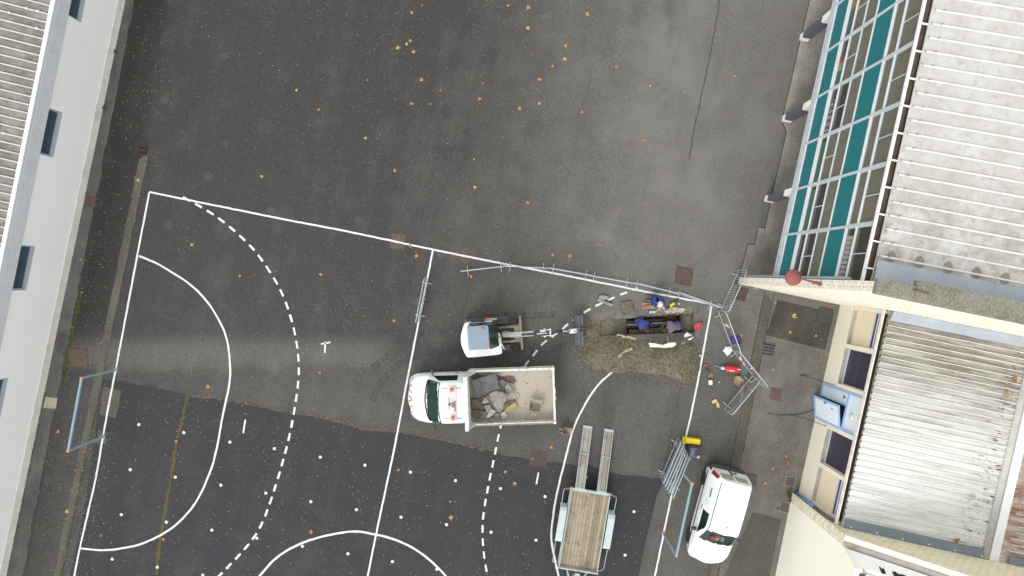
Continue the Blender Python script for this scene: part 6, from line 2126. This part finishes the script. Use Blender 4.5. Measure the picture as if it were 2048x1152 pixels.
# worker in blue standing bent over in the trench
b0 = at(1280, 645, ZT); 
g = lambda x, y, z: (lambda v: (v.x - b0.x, v.y - b0.y, z - ZT))(at(x, y, z))
figure("dark haired worker in blue bending over the pipes inside the trench", (b0.x, b0.y, ZT), dict(
    pelvis=g(1276, 637.5, -.02), chest=g(1287, 650, .24), head=g(1294, 660, .26), face=(.55, -.55, -.65),
    sh_l=g(1294, 646, .2), el_l=g(1301, 647, -.22), ha_l=g(1303, 650, -.48), sh_r=g(1280.5, 655.5, .2), el_r=g(1284, 658, -.26), ha_r=g(1293, 655, -.5),
    hip_l=g(1280, 634.5, -.06), kn_l=g(1283, 637, -.42), an_l=g(1278, 637, -.77), toe_l=(.8, -.5, 0),
    hip_r=g(1272, 641.5, -.06), kn_r=g(1275, 646, -.42), an_r=g(1269, 646, -.77), toe_r=(.8, -.5, 0)), (M_blue, M_blue, M_bluetr, M_glove, M_boot), M_hair)
# worker in mauve sweater bent westwards at the east end
b0 = at(1352, 648, ZT)
figure("worker in mauve sweater and blue trousers bent double at the east end of the trench", (b0.x, b0.y, ZT), dict(
    pelvis=g(1360, 651, 0.04), chest=g(1341, 653.5, .22), head=g(1329.5, 659, .2), face=(-.7, -.25, -.7),
    sh_l=g(1341, 663, .2), el_l=g(1334, 664, -.24), ha_l=g(1326, 659, -.5), sh_r=g(1338, 644.5, .2), el_r=g(1334, 646, -.24), ha_r=g(1327, 651, -.48),
    hip_l=g(1360, 655.5, -.02), kn_l=g(1353, 655.5, -.40), an_l=g(1357, 655, -.77), toe_l=(-1, 0, 0),
    hip_r=g(1360, 646.5, -.02), kn_r=g(1348, 644, -.40), an_r=g(1355, 644.5, -.77), toe_r=(-1, 0, 0)), (M_purple, M_purple, paint("bright_blue_trousers", S(48, 72, 160), .85, .12, 4), M_skin, M_boot), M_hair)

# ------------------------------------------------------------------ small things on the site
p = at(1396, 652)
hr = thing("cable_reel", "red ring of hose lying by the east end of the trench", "hose", (p.x, p.y, 0))
rr_ = MB()
for k, (r0, z) in enumerate(((.16, .03), (.135, .03), (.15, .07), (.11, .05))):
    rr_.tube([(r0 * math.cos(a * PI / 14), r0 * math.sin(a * PI / 14), z) for a in range(28)], .028, 8, closed=True)
rr_.build("coil", paint("hose_red", S(206, 66, 78), .45, .15, 8), hr)
MB().lathe([(.09, .0), (.09, .03), (.03, .035)], 16).build("hub", paint("hub_grey", S(140, 150, 140), .6, .2), hr)
MB().tube([(.04, .17, .06), (.10, .23, .07)], .035, 8).build("connector", M_black, hr)
solo(MB().tube(catmull([at(1393, 659, .012), at(1389, 666, .012), at(1386, 672, .03), at(1378, 676, .05)], .06), .016, 6), "hose_end", "grey tail of hose running from the red ring to the white bag", "hose", paint("hose_grey", S(128, 124, 118), .6, .2))

# red gas bottle lying on its side
pa, pb = at(1445.5, 735.5), at(1475, 738.5)
gd = (pb - pa); gl_ = gd.length
gb = thing("gas_bottle", "red gas bottle lying on its side on the asphalt", "gas bottle", (pa.x, pa.y, 0), math.atan2(gd.y, gd.x))
MB().lathe([(.0, .06), (.09, .065), (.135, .10), (.15, .15), (.15, gl_ - .06), (.14, gl_ - .03), (.0, gl_ - .02)], 22, axis='x', c=(0, 0, .15)).build("cylinder", paint("bottle_red", S(214, 50, 56), .4, .15, 6), gb)
MB().lathe([(.06, -.13), (.075, -.12), (.075, -.01), (.05, .05)], 14, axis='x', c=(0, 0, .15)).build("cap", paint("bottle_cap", S(196, 212, 226), .4, .1), gb)
MB().tube([(-.13, 0, .15), (-.3, .06, .06), (-.42, .04, .012)], .008, 5).build("lead", M_alu, gb)
MB().box((.3, -.05, .293), (.2, .06, .006)).box((.62, .03, .297), (.14, .04, .006)).build("label_strip", paint("strip_pale", S(240, 206, 204), .4, .05), gb)

# torch head with red knob, bucket, papers, wood offcuts
p = at(1410, 730)
th_ = thing("gas_torch", "gas torch with a red knob beside the touchline", "torch", (p.x, p.y, 0))
MB().lathe([(.0, .02), (.05, .02), (.06, .05), (.05, .08), (.0, .085)], 14).build("knob", paint("knob_red", S(208, 70, 74), .4, .1), th_)
MB().tube([(.02, -.06, .02), (.10, -.16, .02), (.16, -.22, .03), (.22, -.18, .02)], .018, 6).tube([(.08, -.14, .02), (.02, -.24, .02)], .012, 5).build("burner", M_black, th_)
p = at(1420, 764.5)
wb = thing("paper_sack", "small crumpled white sack on the asphalt south of the gas bottle", "sack", (p.x, p.y, 0), .3)
wbm = MB()
wbm.box((0, 0, .06), (.17, .21, .12))
wbm.build("sack", paint("sack_white", S(228, 230, 232), .7, .2, 9), wb, bevel=.035, bseg=3)
MB().box((.0, .085, .13), (.10, .06, .02), 0, Matrix.Rotation(.3, 3, 'X')).build("fold", paint("sack_white", S(228, 230, 232), .7, .2, 9), wb)
M_pine = paint("raw_pine", S(216, 188, 130), .8, .2, 9)
for (c, dims, an, lab) in (((1428, 802), (.24, .15, .07), .35, "larger sawn pine offcut on the asphalt west of the shovel barrier"), ((1435, 809), (.12, .26, .05), .3, "longer splintered pine offcut beside the larger one"), ((1438, 764), (.08, .06, .04), .1, "tiny pine block near the small white sack")):
    p = at(*c)
    m = MB()
    a_, b_, h_ = dims[0] / 2, dims[1] / 2, dims[2]
    m.prism([(-a_, -b_), (a_ * .7, -b_ * 1.05), (a_, -b_ * .3), (a_ * .9, b_), (-a_ * .2, b_ * .9), (-a_ * .9, b_ * .5)], 0, h_)
    m.xform(Matrix.Rotation(an + YAW, 4, 'Z'))
    o = m.build("wood_offcut", M_pine, None, (p.x, p.y, 0.002), bevel=.006)
    tag(o, lab, "wood", "pine offcuts")
# bright scrap: rag near the torch
j = at(1421, 750)
rag("rag", "tan crumpled rag between the gas bottle and the white sack", "rag", (j.x, j.y, .0), (.26, .26, .05), paint("rag_tan", S(152, 128, 88), .9, .4, 9), 21, droop=.03)

# tools along the north lip
def board(label, pts, z0, z1, mat, name="board", cat="board"):
    P_ = [at(*q) for q in pts]
    mb = MB().prism([(q.x, q.y) for q in P_], z0, z1)
    return solo(mb, name, label, cat, mat, bevel=.004)
M_dusty = paint("dusty_board", S(150, 140, 118), .9, .4, 6, dirt_col=S(176, 92, 82))
board("dusty wooden board with red smears under the kneeling worker", ((1283, 604), (1304, 606.5), (1326, 609), (1330, 617), (1303, 618), (1283, 618)), .005, .05, M_dusty)
M_redtool = paint("red_dusty_tool", S(184, 96, 88), .7, .4, 8)
solo(MB().tube([at(1284, 614, .07), at(1297, 611, .07), at(1309, 609.5, .07)], .035, 6), "pry_bar", "red dusty bar lying on the board by the kneeling worker", "bar", M_redtool)
p = at(1343, 609)
drl = thing("disc_cutter", "yellow and black power drill lying on the trench lip beside the kneeling worker", "power tool", (p.x, p.y, 0), YAW + R(35))
MB().bb(-.12, .12, -.06, .06, .03, .14).build("motor", paint("tool_yellow", S(232, 206, 30), .4, .1), drl, bevel=.025, bseg=3)
MB().tube([(.11, 0, .08), (.26, .03, .06), (.36, .04, .05)], .04, 8).tube([(-.1, -.0, .08), (-.28, -.03, .07), (-.42, -.02, .05)], .032, 8).build("grip", M_black, drl)
MB().lathe([(.035, .0), (.05, .005), (.05, .06), (.035, .065)], 16, c=(.28, -.15, .0)).build("spare_disc", paint("disc_pale", S(196, 190, 180), .6, .2), drl)
M_plast = paint("torn_sheet", S(196, 190, 162), .8, .5, 6, dirt_col=S(140, 132, 100))
rb_ = random.Random(40)
def torn(label, pts, z, mat, seed, bump=.03, cat="cardboard", name="cardboard_sheet"):
    P_ = [at(*q) for q in pts]
    c = sum(P_, Vector()) / len(P_)
    q = jag([p - c for p in P_], 3, .02)
    n_ = len(q)
    r_ = random.Random(seed)
    top = [(p.x, p.y, bump * r_.uniform(.2, 1.2)) for p in q]
    mid = [(p.x * .5, p.y * .5, bump * r_.uniform(.8, 2.0)) for p in q]
    mb = MB().add(top + mid + [(0, 0, bump * 1.4)], [(i, (i + 1) % n_, n_ + (i + 1) % n_, n_ + i) for i in range(n_)] + [(n_ + i, n_ + (i + 1) % n_, 2 * n_) for i in range(n_)])
    o = mb.build(name, mat, None, (c.x, c.y, z), recalc=False)
    s_ = o.modifiers.new("solid", 'SOLIDIFY'); s_.thickness = .006; s_.offset = 0
    return tag(o, label, cat)
torn("torn dusty cream cardboard sheet on the lip north of the trench", ((1327, 618), (1340, 614), (1356, 615), (1369, 616), (1371, 621), (1362, 625), (1352, 624), (1348, 626), (1341, 624), (1333, 627), (1327, 622)), .012, M_plast, 5)
M_whiteboard = paint("white_polystyrene", S(234, 234, 224), .8, .12, 6, dirt_col=S(190, 180, 150))
torn("large torn white board lying on the spoil heap", ((1293, 683), (1304, 684), (1312, 689), (1322, 690), (1330, 684), (1347, 683), (1346, 688), (1338, 692), (1322, 693), (1295, 692)), .40, M_whiteboard, 6, .02, "board", "polystyrene_board")
p = at(1340, 623)
cc = thing("tape_roll", "small tape roll standing on the torn cardboard by the trench", "tape roll", (p.x - .05, p.y + .05, .05))
MB().lathe([(.045, 0), (.075, 0), (.075, .05), (.045, .05), (.045, 0)], 18).build("roll", paint("roll_pale", S(206, 196, 186), .6, .2), cc)
for (a, b, r_, c_, lab) in (((1299, 610), (1306, 618), .018, (188, 190, 176), "grey metal chisel on the board north of the trench"), ((1312, 622), (1322, 614), .016, (196, 176, 130), "wooden handled hammer beside the kneeling worker"), ((1302, 620), (1304, 627), .02, (80, 140, 140), "teal handled trowel on the trench lip"), ((1316, 618), (1324, 622), .02, (206, 180, 170), "pale dusty wooden wedge by the worker's hands")):
    A_, B_ = at(a[0], a[1], .04), at(b[0], b[1], .04)
    d_ = (B_ - A_)
    mb = MB().tube([A_, B_], r_, 6)
    mb.box(tuple(A_.lerp(B_, .05)), (.09, .05, .05), 0, Matrix.Rotation(math.atan2(d_.y, d_.x) + PI / 2, 3, 'Z'))
    solo(mb, "hand_tool", lab, "tool", paint("tool_%d" % c_[0] + str(c_[1]), S(*c_), .6, .3, 9), "hand tools on the trench lip")
p = at(1304, 624)
sm = thing("socket_pair", "pair of small white plastic sockets on the trench lip", "fittings", (p.x, p.y, .0))
for dx in (-.06, .07):
    MB().lathe([(.03, .01), (.06, .01), (.065, .05), (.05, .09), (.03, .09), (.028, .02)], 16, c=(dx, dx * .3, 0)).build("socket", paint("socket_white", S(232, 236, 240), .4, .05), sm)
# two grey stones by the dashed line
def stone(label, pts, h, mat):
    P_ = [at(*q) for q in pts]
    c = sum(P_, Vector()) / len(P_)
    q = [(p.x - c.x, p.y - c.y) for p in jag(P_, 3, .012)]
    mb = MB().prism(q, 0, h)
    o = mb.build("kerb_stone", mat, None, (c.x, c.y, .002), bevel=.015)
    return tag(o, label, "stone", "grey kerb stones beside the dashed line")
stone("shorter grey kerb stone lying on the dashed line", ((1197, 592), (1202, 590), (1216, 592), (1217, 598), (1209, 599), (1198, 597)), .14, M_sl["grey"])
stone("longer grey kerb stone lying across the end of the dashed line", ((1194, 597), (1199, 597), (1212, 603), (1225, 608), (1222, 613), (1206, 606), (1194, 601)), .15, M_sl["grey"])
# timbers and torn strips on the heap
M_wet = paint("wet_timber", S(96, 84, 62), .9, .4, 6)
for a, b, r_, lab, mt in (((1350, 681), (1385, 672), .05, "dark wet plank at the east side of the spoil heap", M_wet), ((1340, 684), (1360, 676), .03, "thin timber lath lying beside the wet plank", paint("lath", S(140, 124, 96), .9, .3, 6)), ((1360, 686), (1372, 681), .05, "short round timber stub at the edge of the heap", paint("stub", S(150, 140, 118), .9, .3, 6))):
    A_, B_ = at(*a), at(*b); A_.z, B_.z = .30, .12
    solo(MB().tube([A_, (A_ + B_) / 2 + Vector((0, 0, .03)), B_], r_, 6, flat=.5), "timber", lab, "timber", mt)
M_membrane = paint("torn_membrane", S(176, 166, 134), .8, .35, 7)
for k, (a, m_, b, lab) in enumerate((((1243, 673), (1256, 674), (1271, 678), "pale torn strip of membrane on the north edge of the heap"), ((1235, 712), (1247, 703), (1263, 696), "grey torn strip of membrane in the middle of the heap"), ((1233, 670), (1243, 671), (1252, 674), "short pale scrap of membrane near the trench's south edge"))):
    P_ = [at(*a), at(*m_), at(*b)]
    for q in P_:
        q.z = max(heap_h(q.x, q.y), .02) + .03
    rbn = ribbon([(q.x, q.y) for q in P_], .09, 0, .05, .012, .5, 50 + k)
    n_ = len(rbn.v)
    rbn.v = [(x, y, max(heap_h(x, y), .02) + .025 + .02 * math.sin(x * 30)) for x, y, z in rbn.v]
    c = centred(rbn)
    o = rbn.build("membrane_strip", M_membrane, None, c, recalc=False)
    s_ = o.modifiers.new("solid", 'SOLIDIFY'); s_.thickness = .008
    tag(o, lab, "membrane")
p = at(1334, 675)
hz_ = max(heap_h(p.x, p.y), .02)
sp = thing("trowel", "grey green trowel lying between the trench and the white board", "trowel", (p.x, p.y, hz_ + .03), YAW + R(-80))
MB().add([(-.13, 0, 0), (0, -.06, .0), (.10, -.045, .01), (.10, .045, .01), (0, .06, 0), (-.13, 0, .012), (0, -.06, .012), (.1, -.045, .022), (.1, .045, .022), (0, .06, .012)], [(4, 3, 2, 1, 0), (5, 6, 7, 8, 9), (0, 1, 6, 5), (1, 2, 7, 6), (2, 3, 8, 7), (3, 4, 9, 8), (4, 0, 5, 9)]).build("blade", paint("trowel_green", S(128, 132, 106), .6, .3, 8), sp)
MB().tube([(.1, 0, .02), (.16, 0, .05), (.28, 0, .05)], .018, 6).build("handle", paint("trowel_handle", S(206, 200, 184), .6, .2), sp)

# yellow trough and blue compressor by the stacked barriers
pa, pb = at(1366.5, 880, .2), at(1400, 884.5, .2)
d_ = pb - pa
yt = thing("yellow_trough", "bright yellow plastic trough on its side next to the blue power unit", "trough", ((pa.x + pb.x) / 2, (pa.y + pb.y) / 2, 0), math.atan2(d_.y, d_.x))
wl_, wd_ = d_.length / 2, .12
ym = MB()
ym.bb(-wl_, wl_, -wd_, wd_, .0, .03); ym.bb(-wl_, wl_, wd_ - .03, wd_, .03, .24); ym.bb(-wl_, wl_, -wd_, -wd_ + .03, .03, .24)
ym.bb(-wl_, -wl_ + .03, -wd_ + .03, wd_ - .03, .03, .24); ym.bb(wl_ - .03, wl_, -wd_ + .03, wd_ - .03, .03, .24)
ym.bb(-wl_ + .1, wl_ - .03, -wd_ + .031, wd_ - .031, .16, .22)
ym.build("trough", paint("trough_yellow", S(244, 224, 24), .4, .1, 4), yt, bevel=.01)
MB().bb(-wl_ - .02, -wl_ + .06, -wd_ - .012, wd_ + .012, .2, .26).build("end_cap", paint("trough_yellow_dark", S(222, 204, 30), .4, .1, 4), yt, bevel=.01)
p = at(1383, 899)
pu = thing("power_unit", "blue power unit with black frame and a red label", "generator", (p.x, p.y, 0), math.atan2(d_.y, d_.x))
MB().bb(-.20, .13, -.24, .20, .06, .42).build("housing", paint("unit_blue", S(74, 104, 126), .5, .15, 5), pu, bevel=.03, bseg=3)
MB().bb(-.24, .30, .201, .26, .03, .38).bb(-.25, -.205, -.26, .22, .02, .36).bb(.16, .30, -.2, .2, .03, .3).build("frame", M_black, pu, bevel=.02)
MB().bb(-.12, -.06, -.13, .11, .421, .424).build("label", paint("unit_red", S(196, 92, 100), .5, .05), pu)
tl = MB()
for k in range(5):     # the label's letters
    tl.bb(-.108, -.072, -.115 + k * .045, -.115 + k * .045 + .028, .4245, .426)
tl.build("lettering", paint("unit_letter", S(214, 120, 126), .5, .05), pu)
MB().bb(.04, .125, -.02, .1, .421, .45).box((.08, -.12, .43), (.06, .1, .03)).build("control", M_black, pu, bevel=.008)
MB().lathe([(.06, .0), (.07, .02), (.07, .16), (.04, .2), (.0, .21)], 14, c=(.22, -.19, .2)).build("filter_cap", paint("cap_pale", S(208, 206, 206), .4, .1), pu)

# ------------------------------------------------------------------ leaves
def leaf_mesh(seed, curl=.03):
    r_ = random.Random(seed)
    pts = []
    lob = [(-2.5, .55), (-1.75, 1.0), (-.95, .85), (0, 1.15), (.95, .85), (1.75, 1.0), (2.5, .55)]
    mb = MB()
    ring = []
    for i, (a, r0) in enumerate(lob):
        a += r_.uniform(-.1, .1)
        ring.append((a, r0 * r_.uniform(.85, 1.1)))
        if i < len(lob) - 1:
            ring.append(((a + lob[i + 1][0]) / 2, .5 * r_.uniform(.85, 1.1)))
    ring.append((PI, .28))
    n_ = len(ring)
    vs = [(0, 0, .012)] + [(q * .1 * math.cos(a), q * .1 * math.sin(a), abs(curl * q * r_.uniform(0, 1.2)) + .004) for a, q in ring]
    mb.add(vs, [(0, 1 + i, 1 + (i + 1) % n_) for i in range(n_)])
    mb.tube([(-.02, 0, .006), (-.12, .01, .006)], .004, 4)
    return mb
LEAFC = {"orange": (198, 150, 102), "yellow": (200, 182, 112), "tan": (188, 160, 122), "russet": (150, 112, 98), "rust": (164, 112, 70)}
LPROTO = {}
def leaf(px, py, kind, sc=1.0, where="asphalt", z=.012):
    global _lk
    p = at(px, py, z)
    key = (kind, int(px + py) % 3)
    nm = {"asphalt": "lying on the asphalt", "walk": "lying beside the cream building", "roof": "lying on the streaked white roof"}[where]
    lab = "%s fallen plane leaf %s" % (kind, nm)
    if key not in LPROTO:
        o = leaf_mesh(len(LPROTO) * 3 + 1).build("fallen_leaf", paint("leaf_" + kind, S(*LEAFC[kind], .92), .8, .35, 18), None, recalc=False)
        LPROTO[key] = o
    else:
        o = LPROTO[key].copy(); COL.objects.link(o)
    o.location = (p.x, p.y, z); o.rotation_euler = (0, 0, random.uniform(0, 6.28)); sc *= random.uniform(1.05, 1.5); o.scale = (sc, sc * random.uniform(.7, 1.0), sc)
    tag(o, lab, "leaf", "%s fallen leaves %s" % (kind, nm))
LV = [(843, 160, "orange", 1.15), (959, 198, "orange", 1), (823, 208, "orange", 1), (824, 26, "orange", 1.05), (821, 82, "orange", .9), (827, 104, "orange", .9), (814, 88, "yellow", .8), (795, 96, "yellow", 1), (593, 181, "yellow", .95), (731, 276, "yellow", .9), (790, 341, "orange", 1), (523, 353, "yellow", 1.1), (638, 219, "orange", .8), (735, 160, "russet", .85), (861, 208, "russet", .9), (882, 181, "russet", .85), (966, 166, "russet", .9), (844, 11, "russet", .8), (1016, 12, "orange", .9), (1057, 15, "orange", 1.1), (1055, 56, "yellow", 1.1), (1175, 28, "tan", 1.1), (1131, 91, "orange", .9), (1065, 111, "russet", .7), (1130, 118, "yellow", .9), (1105, 133, "orange", .9), (1078, 159, "orange", 1.1), (1232, 134, "orange", .9), (1300, 172, "yellow", .8), (1078, 207, "yellow", 1), (1040, 217, "orange", .9), (1164, 224, "tan", 1), (1287, 281, "orange", .7), (1386, 305, "tan", .8), (1469, 153, "yellow", .6), (948, 319, "yellow", .6), (950, 375, "yellow", .8), (1056, 405, "orange", 1), (1200, 489, "orange", .8), (1140, 511, "orange", 1), (277, 361, "yellow", 1.1), (385, 489, "yellow", 1.1), (480, 552, "orange", .9), (162, 519, "yellow", .8), (164, 585, "orange", .8), (820, 491, "orange", 1), (833, 512, "orange", 1.15), (1105, 510, "tan", .7), (642, 549, "tan", .9), (907, 510, "orange", .8), (942, 552, "orange", 1.1), (788, 641, "orange", .9), (640, 745, "orange", .9), (416, 773, "orange", 1), (117, 864, "orange", 1.3), (353, 882, "orange", .8), (797, 940, "orange", .9), (622, 1063, "orange", .9), (902, 1034, "orange", 1.3), (855, 1011, "russet", .7), (900, 1003, "orange", .7), (1011, 943, "orange", .8), (1102, 894, "orange", .8), (1030, 967, "tan", 1.2), (1173, 955, "yellow", .8), (327, 1078, "yellow", .6), (203, 1070, "russet", 1), (135, 1022, "yellow", .9), (153, 940, "rust", .9), (167, 903, "rust", .7), (848, 598, "tan", .8), (1064, 917, "rust", .9), (1482, 671, "orange", .9), (1546, 739, "tan", .9), (1383, 762, "rust", .7), (1482, 944, "orange", 1.2), (1530, 966, "orange", 1)]
for px, py, kd, sc in LV:
    leaf(px, py, kd, sc)
for px, py, kd, sc in ((1587, 631, "yellow", 1.3), (1550, 605, "orange", .8), (1580, 665, "orange", .9), (1631, 672, "orange", .9), (1640, 712, "rust", 1.2), (1512, 575, "tan", 1.2), (1575, 926, "rust", 1.5), (1602, 935, "rust", 1.2), (1589, 917, "rust", .9), (1590, 895, "rust", .8), (1569, 960, "rust", .8), (1553, 888, "rust", .7), (1572, 912, "tan", .8), (1545, 937, "tan", .9), (1556, 942, "rust", .7), (1646, 612, "rust", .7), (1660, 612, "rust", 1)):
    leaf(px, py, kd, sc, "walk")
for px, py, kd, sc, z in ((1914, 1081, "rust", 1.1, 3.56), (2028, 758, "rust", 1.3, 3.62), (2014, 792, "tan", 1.3, 3.61)):
    leaf(px, py, kd, sc, "roof", z)

# leaf crumbs and pale specks over the yard
lit = MB()
rl = random.Random(77)
LC = [S(176, 170, 148), S(140, 122, 96), S(200, 196, 184), S(122, 106, 84)]
M_lit = [paint("speck_%d" % k, (c[0] * .8, c[1] * .8, c[2] * .8, 1), .9, .2, 20) for k, c in enumerate(LC)]
def speck(px, py, r, m):
    p = at(px, py)
    if p.x < -19.1 or p.x > 14.4 or inside(p, TRV):
        return
    a0 = rl.uniform(0, 6.28)
    n_ = rl.choice((3, 4, 5))
    lit.add([(p.x + r * rl.uniform(.6, 1.25) * math.cos(a0 + k * 2 * PI / n_), p.y + r * rl.uniform(.6, 1.25) * math.sin(a0 + k * 2 * PI / n_), .0175) for k in range(n_)], [list(range(n_))], m)
for k in range(3600):
    speck(rl.uniform(100, 1500), rl.uniform(-20, 1170), rl.choice((.010, .013, .016, .02)), rl.choice((0, 0, 2, 2, 1, 3)))
for k in range(50):     # little drifts of specks
    cx_, cy_ = rl.uniform(250, 1000), rl.uniform(0, 1150)
    for q in range(24):
        speck(rl.gauss(cx_, 30), rl.gauss(cy_, 26), rl.choice((.012, .016, .02)), rl.choice((0, 0, 2, 1)))
for k in range(900):    # against the white building
    y = rl.uniform(-20, 1170); x0 = 250 - y * .205
    speck(x0 + abs(rl.gauss(0, 1)) * 45 + 25, y, rl.choice((.012, .016, .022)), rl.choice((0, 0, 2, 1, 3)))
for k in range(320):    # against the low building
    y = rl.uniform(600, 1160); x0 = 1676 - (y - 600) * .21
    speck(x0 - abs(rl.gauss(0, 1)) * 60 - 10, y, rl.choice((.014, .02, .028)), rl.choice((1, 1, 3, 0)))
for k in range(150):
    y = rl.uniform(860, 990)
    speck(rl.gauss(1575, 22), y, rl.choice((.02, .03, .04)), rl.choice((1, 1, 3)))
for k in range(420):
    y = rl.uniform(850, 1170)
    speck(rl.gauss(205 - (y - 850) * .2, 26), y, rl.choice((.014, .02)), rl.choice((0, 2, 1)))
for k in range(1300):   # the newer asphalt shows more of them
    px, py = rl.uniform(150, 1300), rl.uniform(800, 1170)
    if py > 760 + (px - 130) * .17:
        speck(px, py, rl.choice((.013, .017, .022)), rl.choice((0, 2, 2, 0, 1)))
o = lit.build("leaf_litter", M_lit, recalc=False)
o["kind"] = "stuff"; tag(o, "pale leaf crumbs and specks scattered over the whole yard", "leaf litter")

# weeds at the wall feet
wd = MB(); rwd = random.Random(13)
def tuft(x, y, n, r, h):
    for k in range(n):
        a = rwd.uniform(0, 6.28); l = rwd.uniform(.5, 1) * r
        d = Vector((math.cos(a), math.sin(a), 0)); s_ = Vector((-d.y, d.x, 0)) * l * .22
        b = Vector((x, y, .01)) + d * l * .1; m_ = Vector((x, y, h * rwd.uniform(.5, 1))) + d * l * .6; t_ = Vector((x, y, h * .4)) + d * l
        wd.add([b, m_ + s_, t_, m_ - s_], [(0, 1, 2, 3)], rwd.randint(0, 1))
for px, py, n, r, h in ((232, 104, 14, .12, .1), (210, 217, 12, .12, .1), (222, 140, 6, .06, .05), (1474, 566, 16, .16, .12), (1502, 572, 14, .14, .1), (1577, 990, 22, .15, .14), (1579, 1000, 16, .13, .12), (1575, 982, 12, .12, .1), (1556, 1018, 10, .1, .06), (1580, 978, 10, .12, .1), (60, 940, 10, .08, .06), (45, 1000, 10, .08, .06), (130, 1021, 12, .12, .04), (30, 1075, 10, .08, .06), (128, 706, 10, .1, .05), (135, 790, 10, .1, .05)):
    p = at(px, py)
    tuft(p.x, p.y, n, r, h)
o = wd.build("weeds", [paint("weed_green", S(84, 104, 54), .8, .2, 9), paint("weed_olive", S(80, 88, 50), .8, .2, 9)], recalc=False)
o["kind"] = "stuff"; tag(o, "small green weeds growing at the foot of the walls", "weeds")
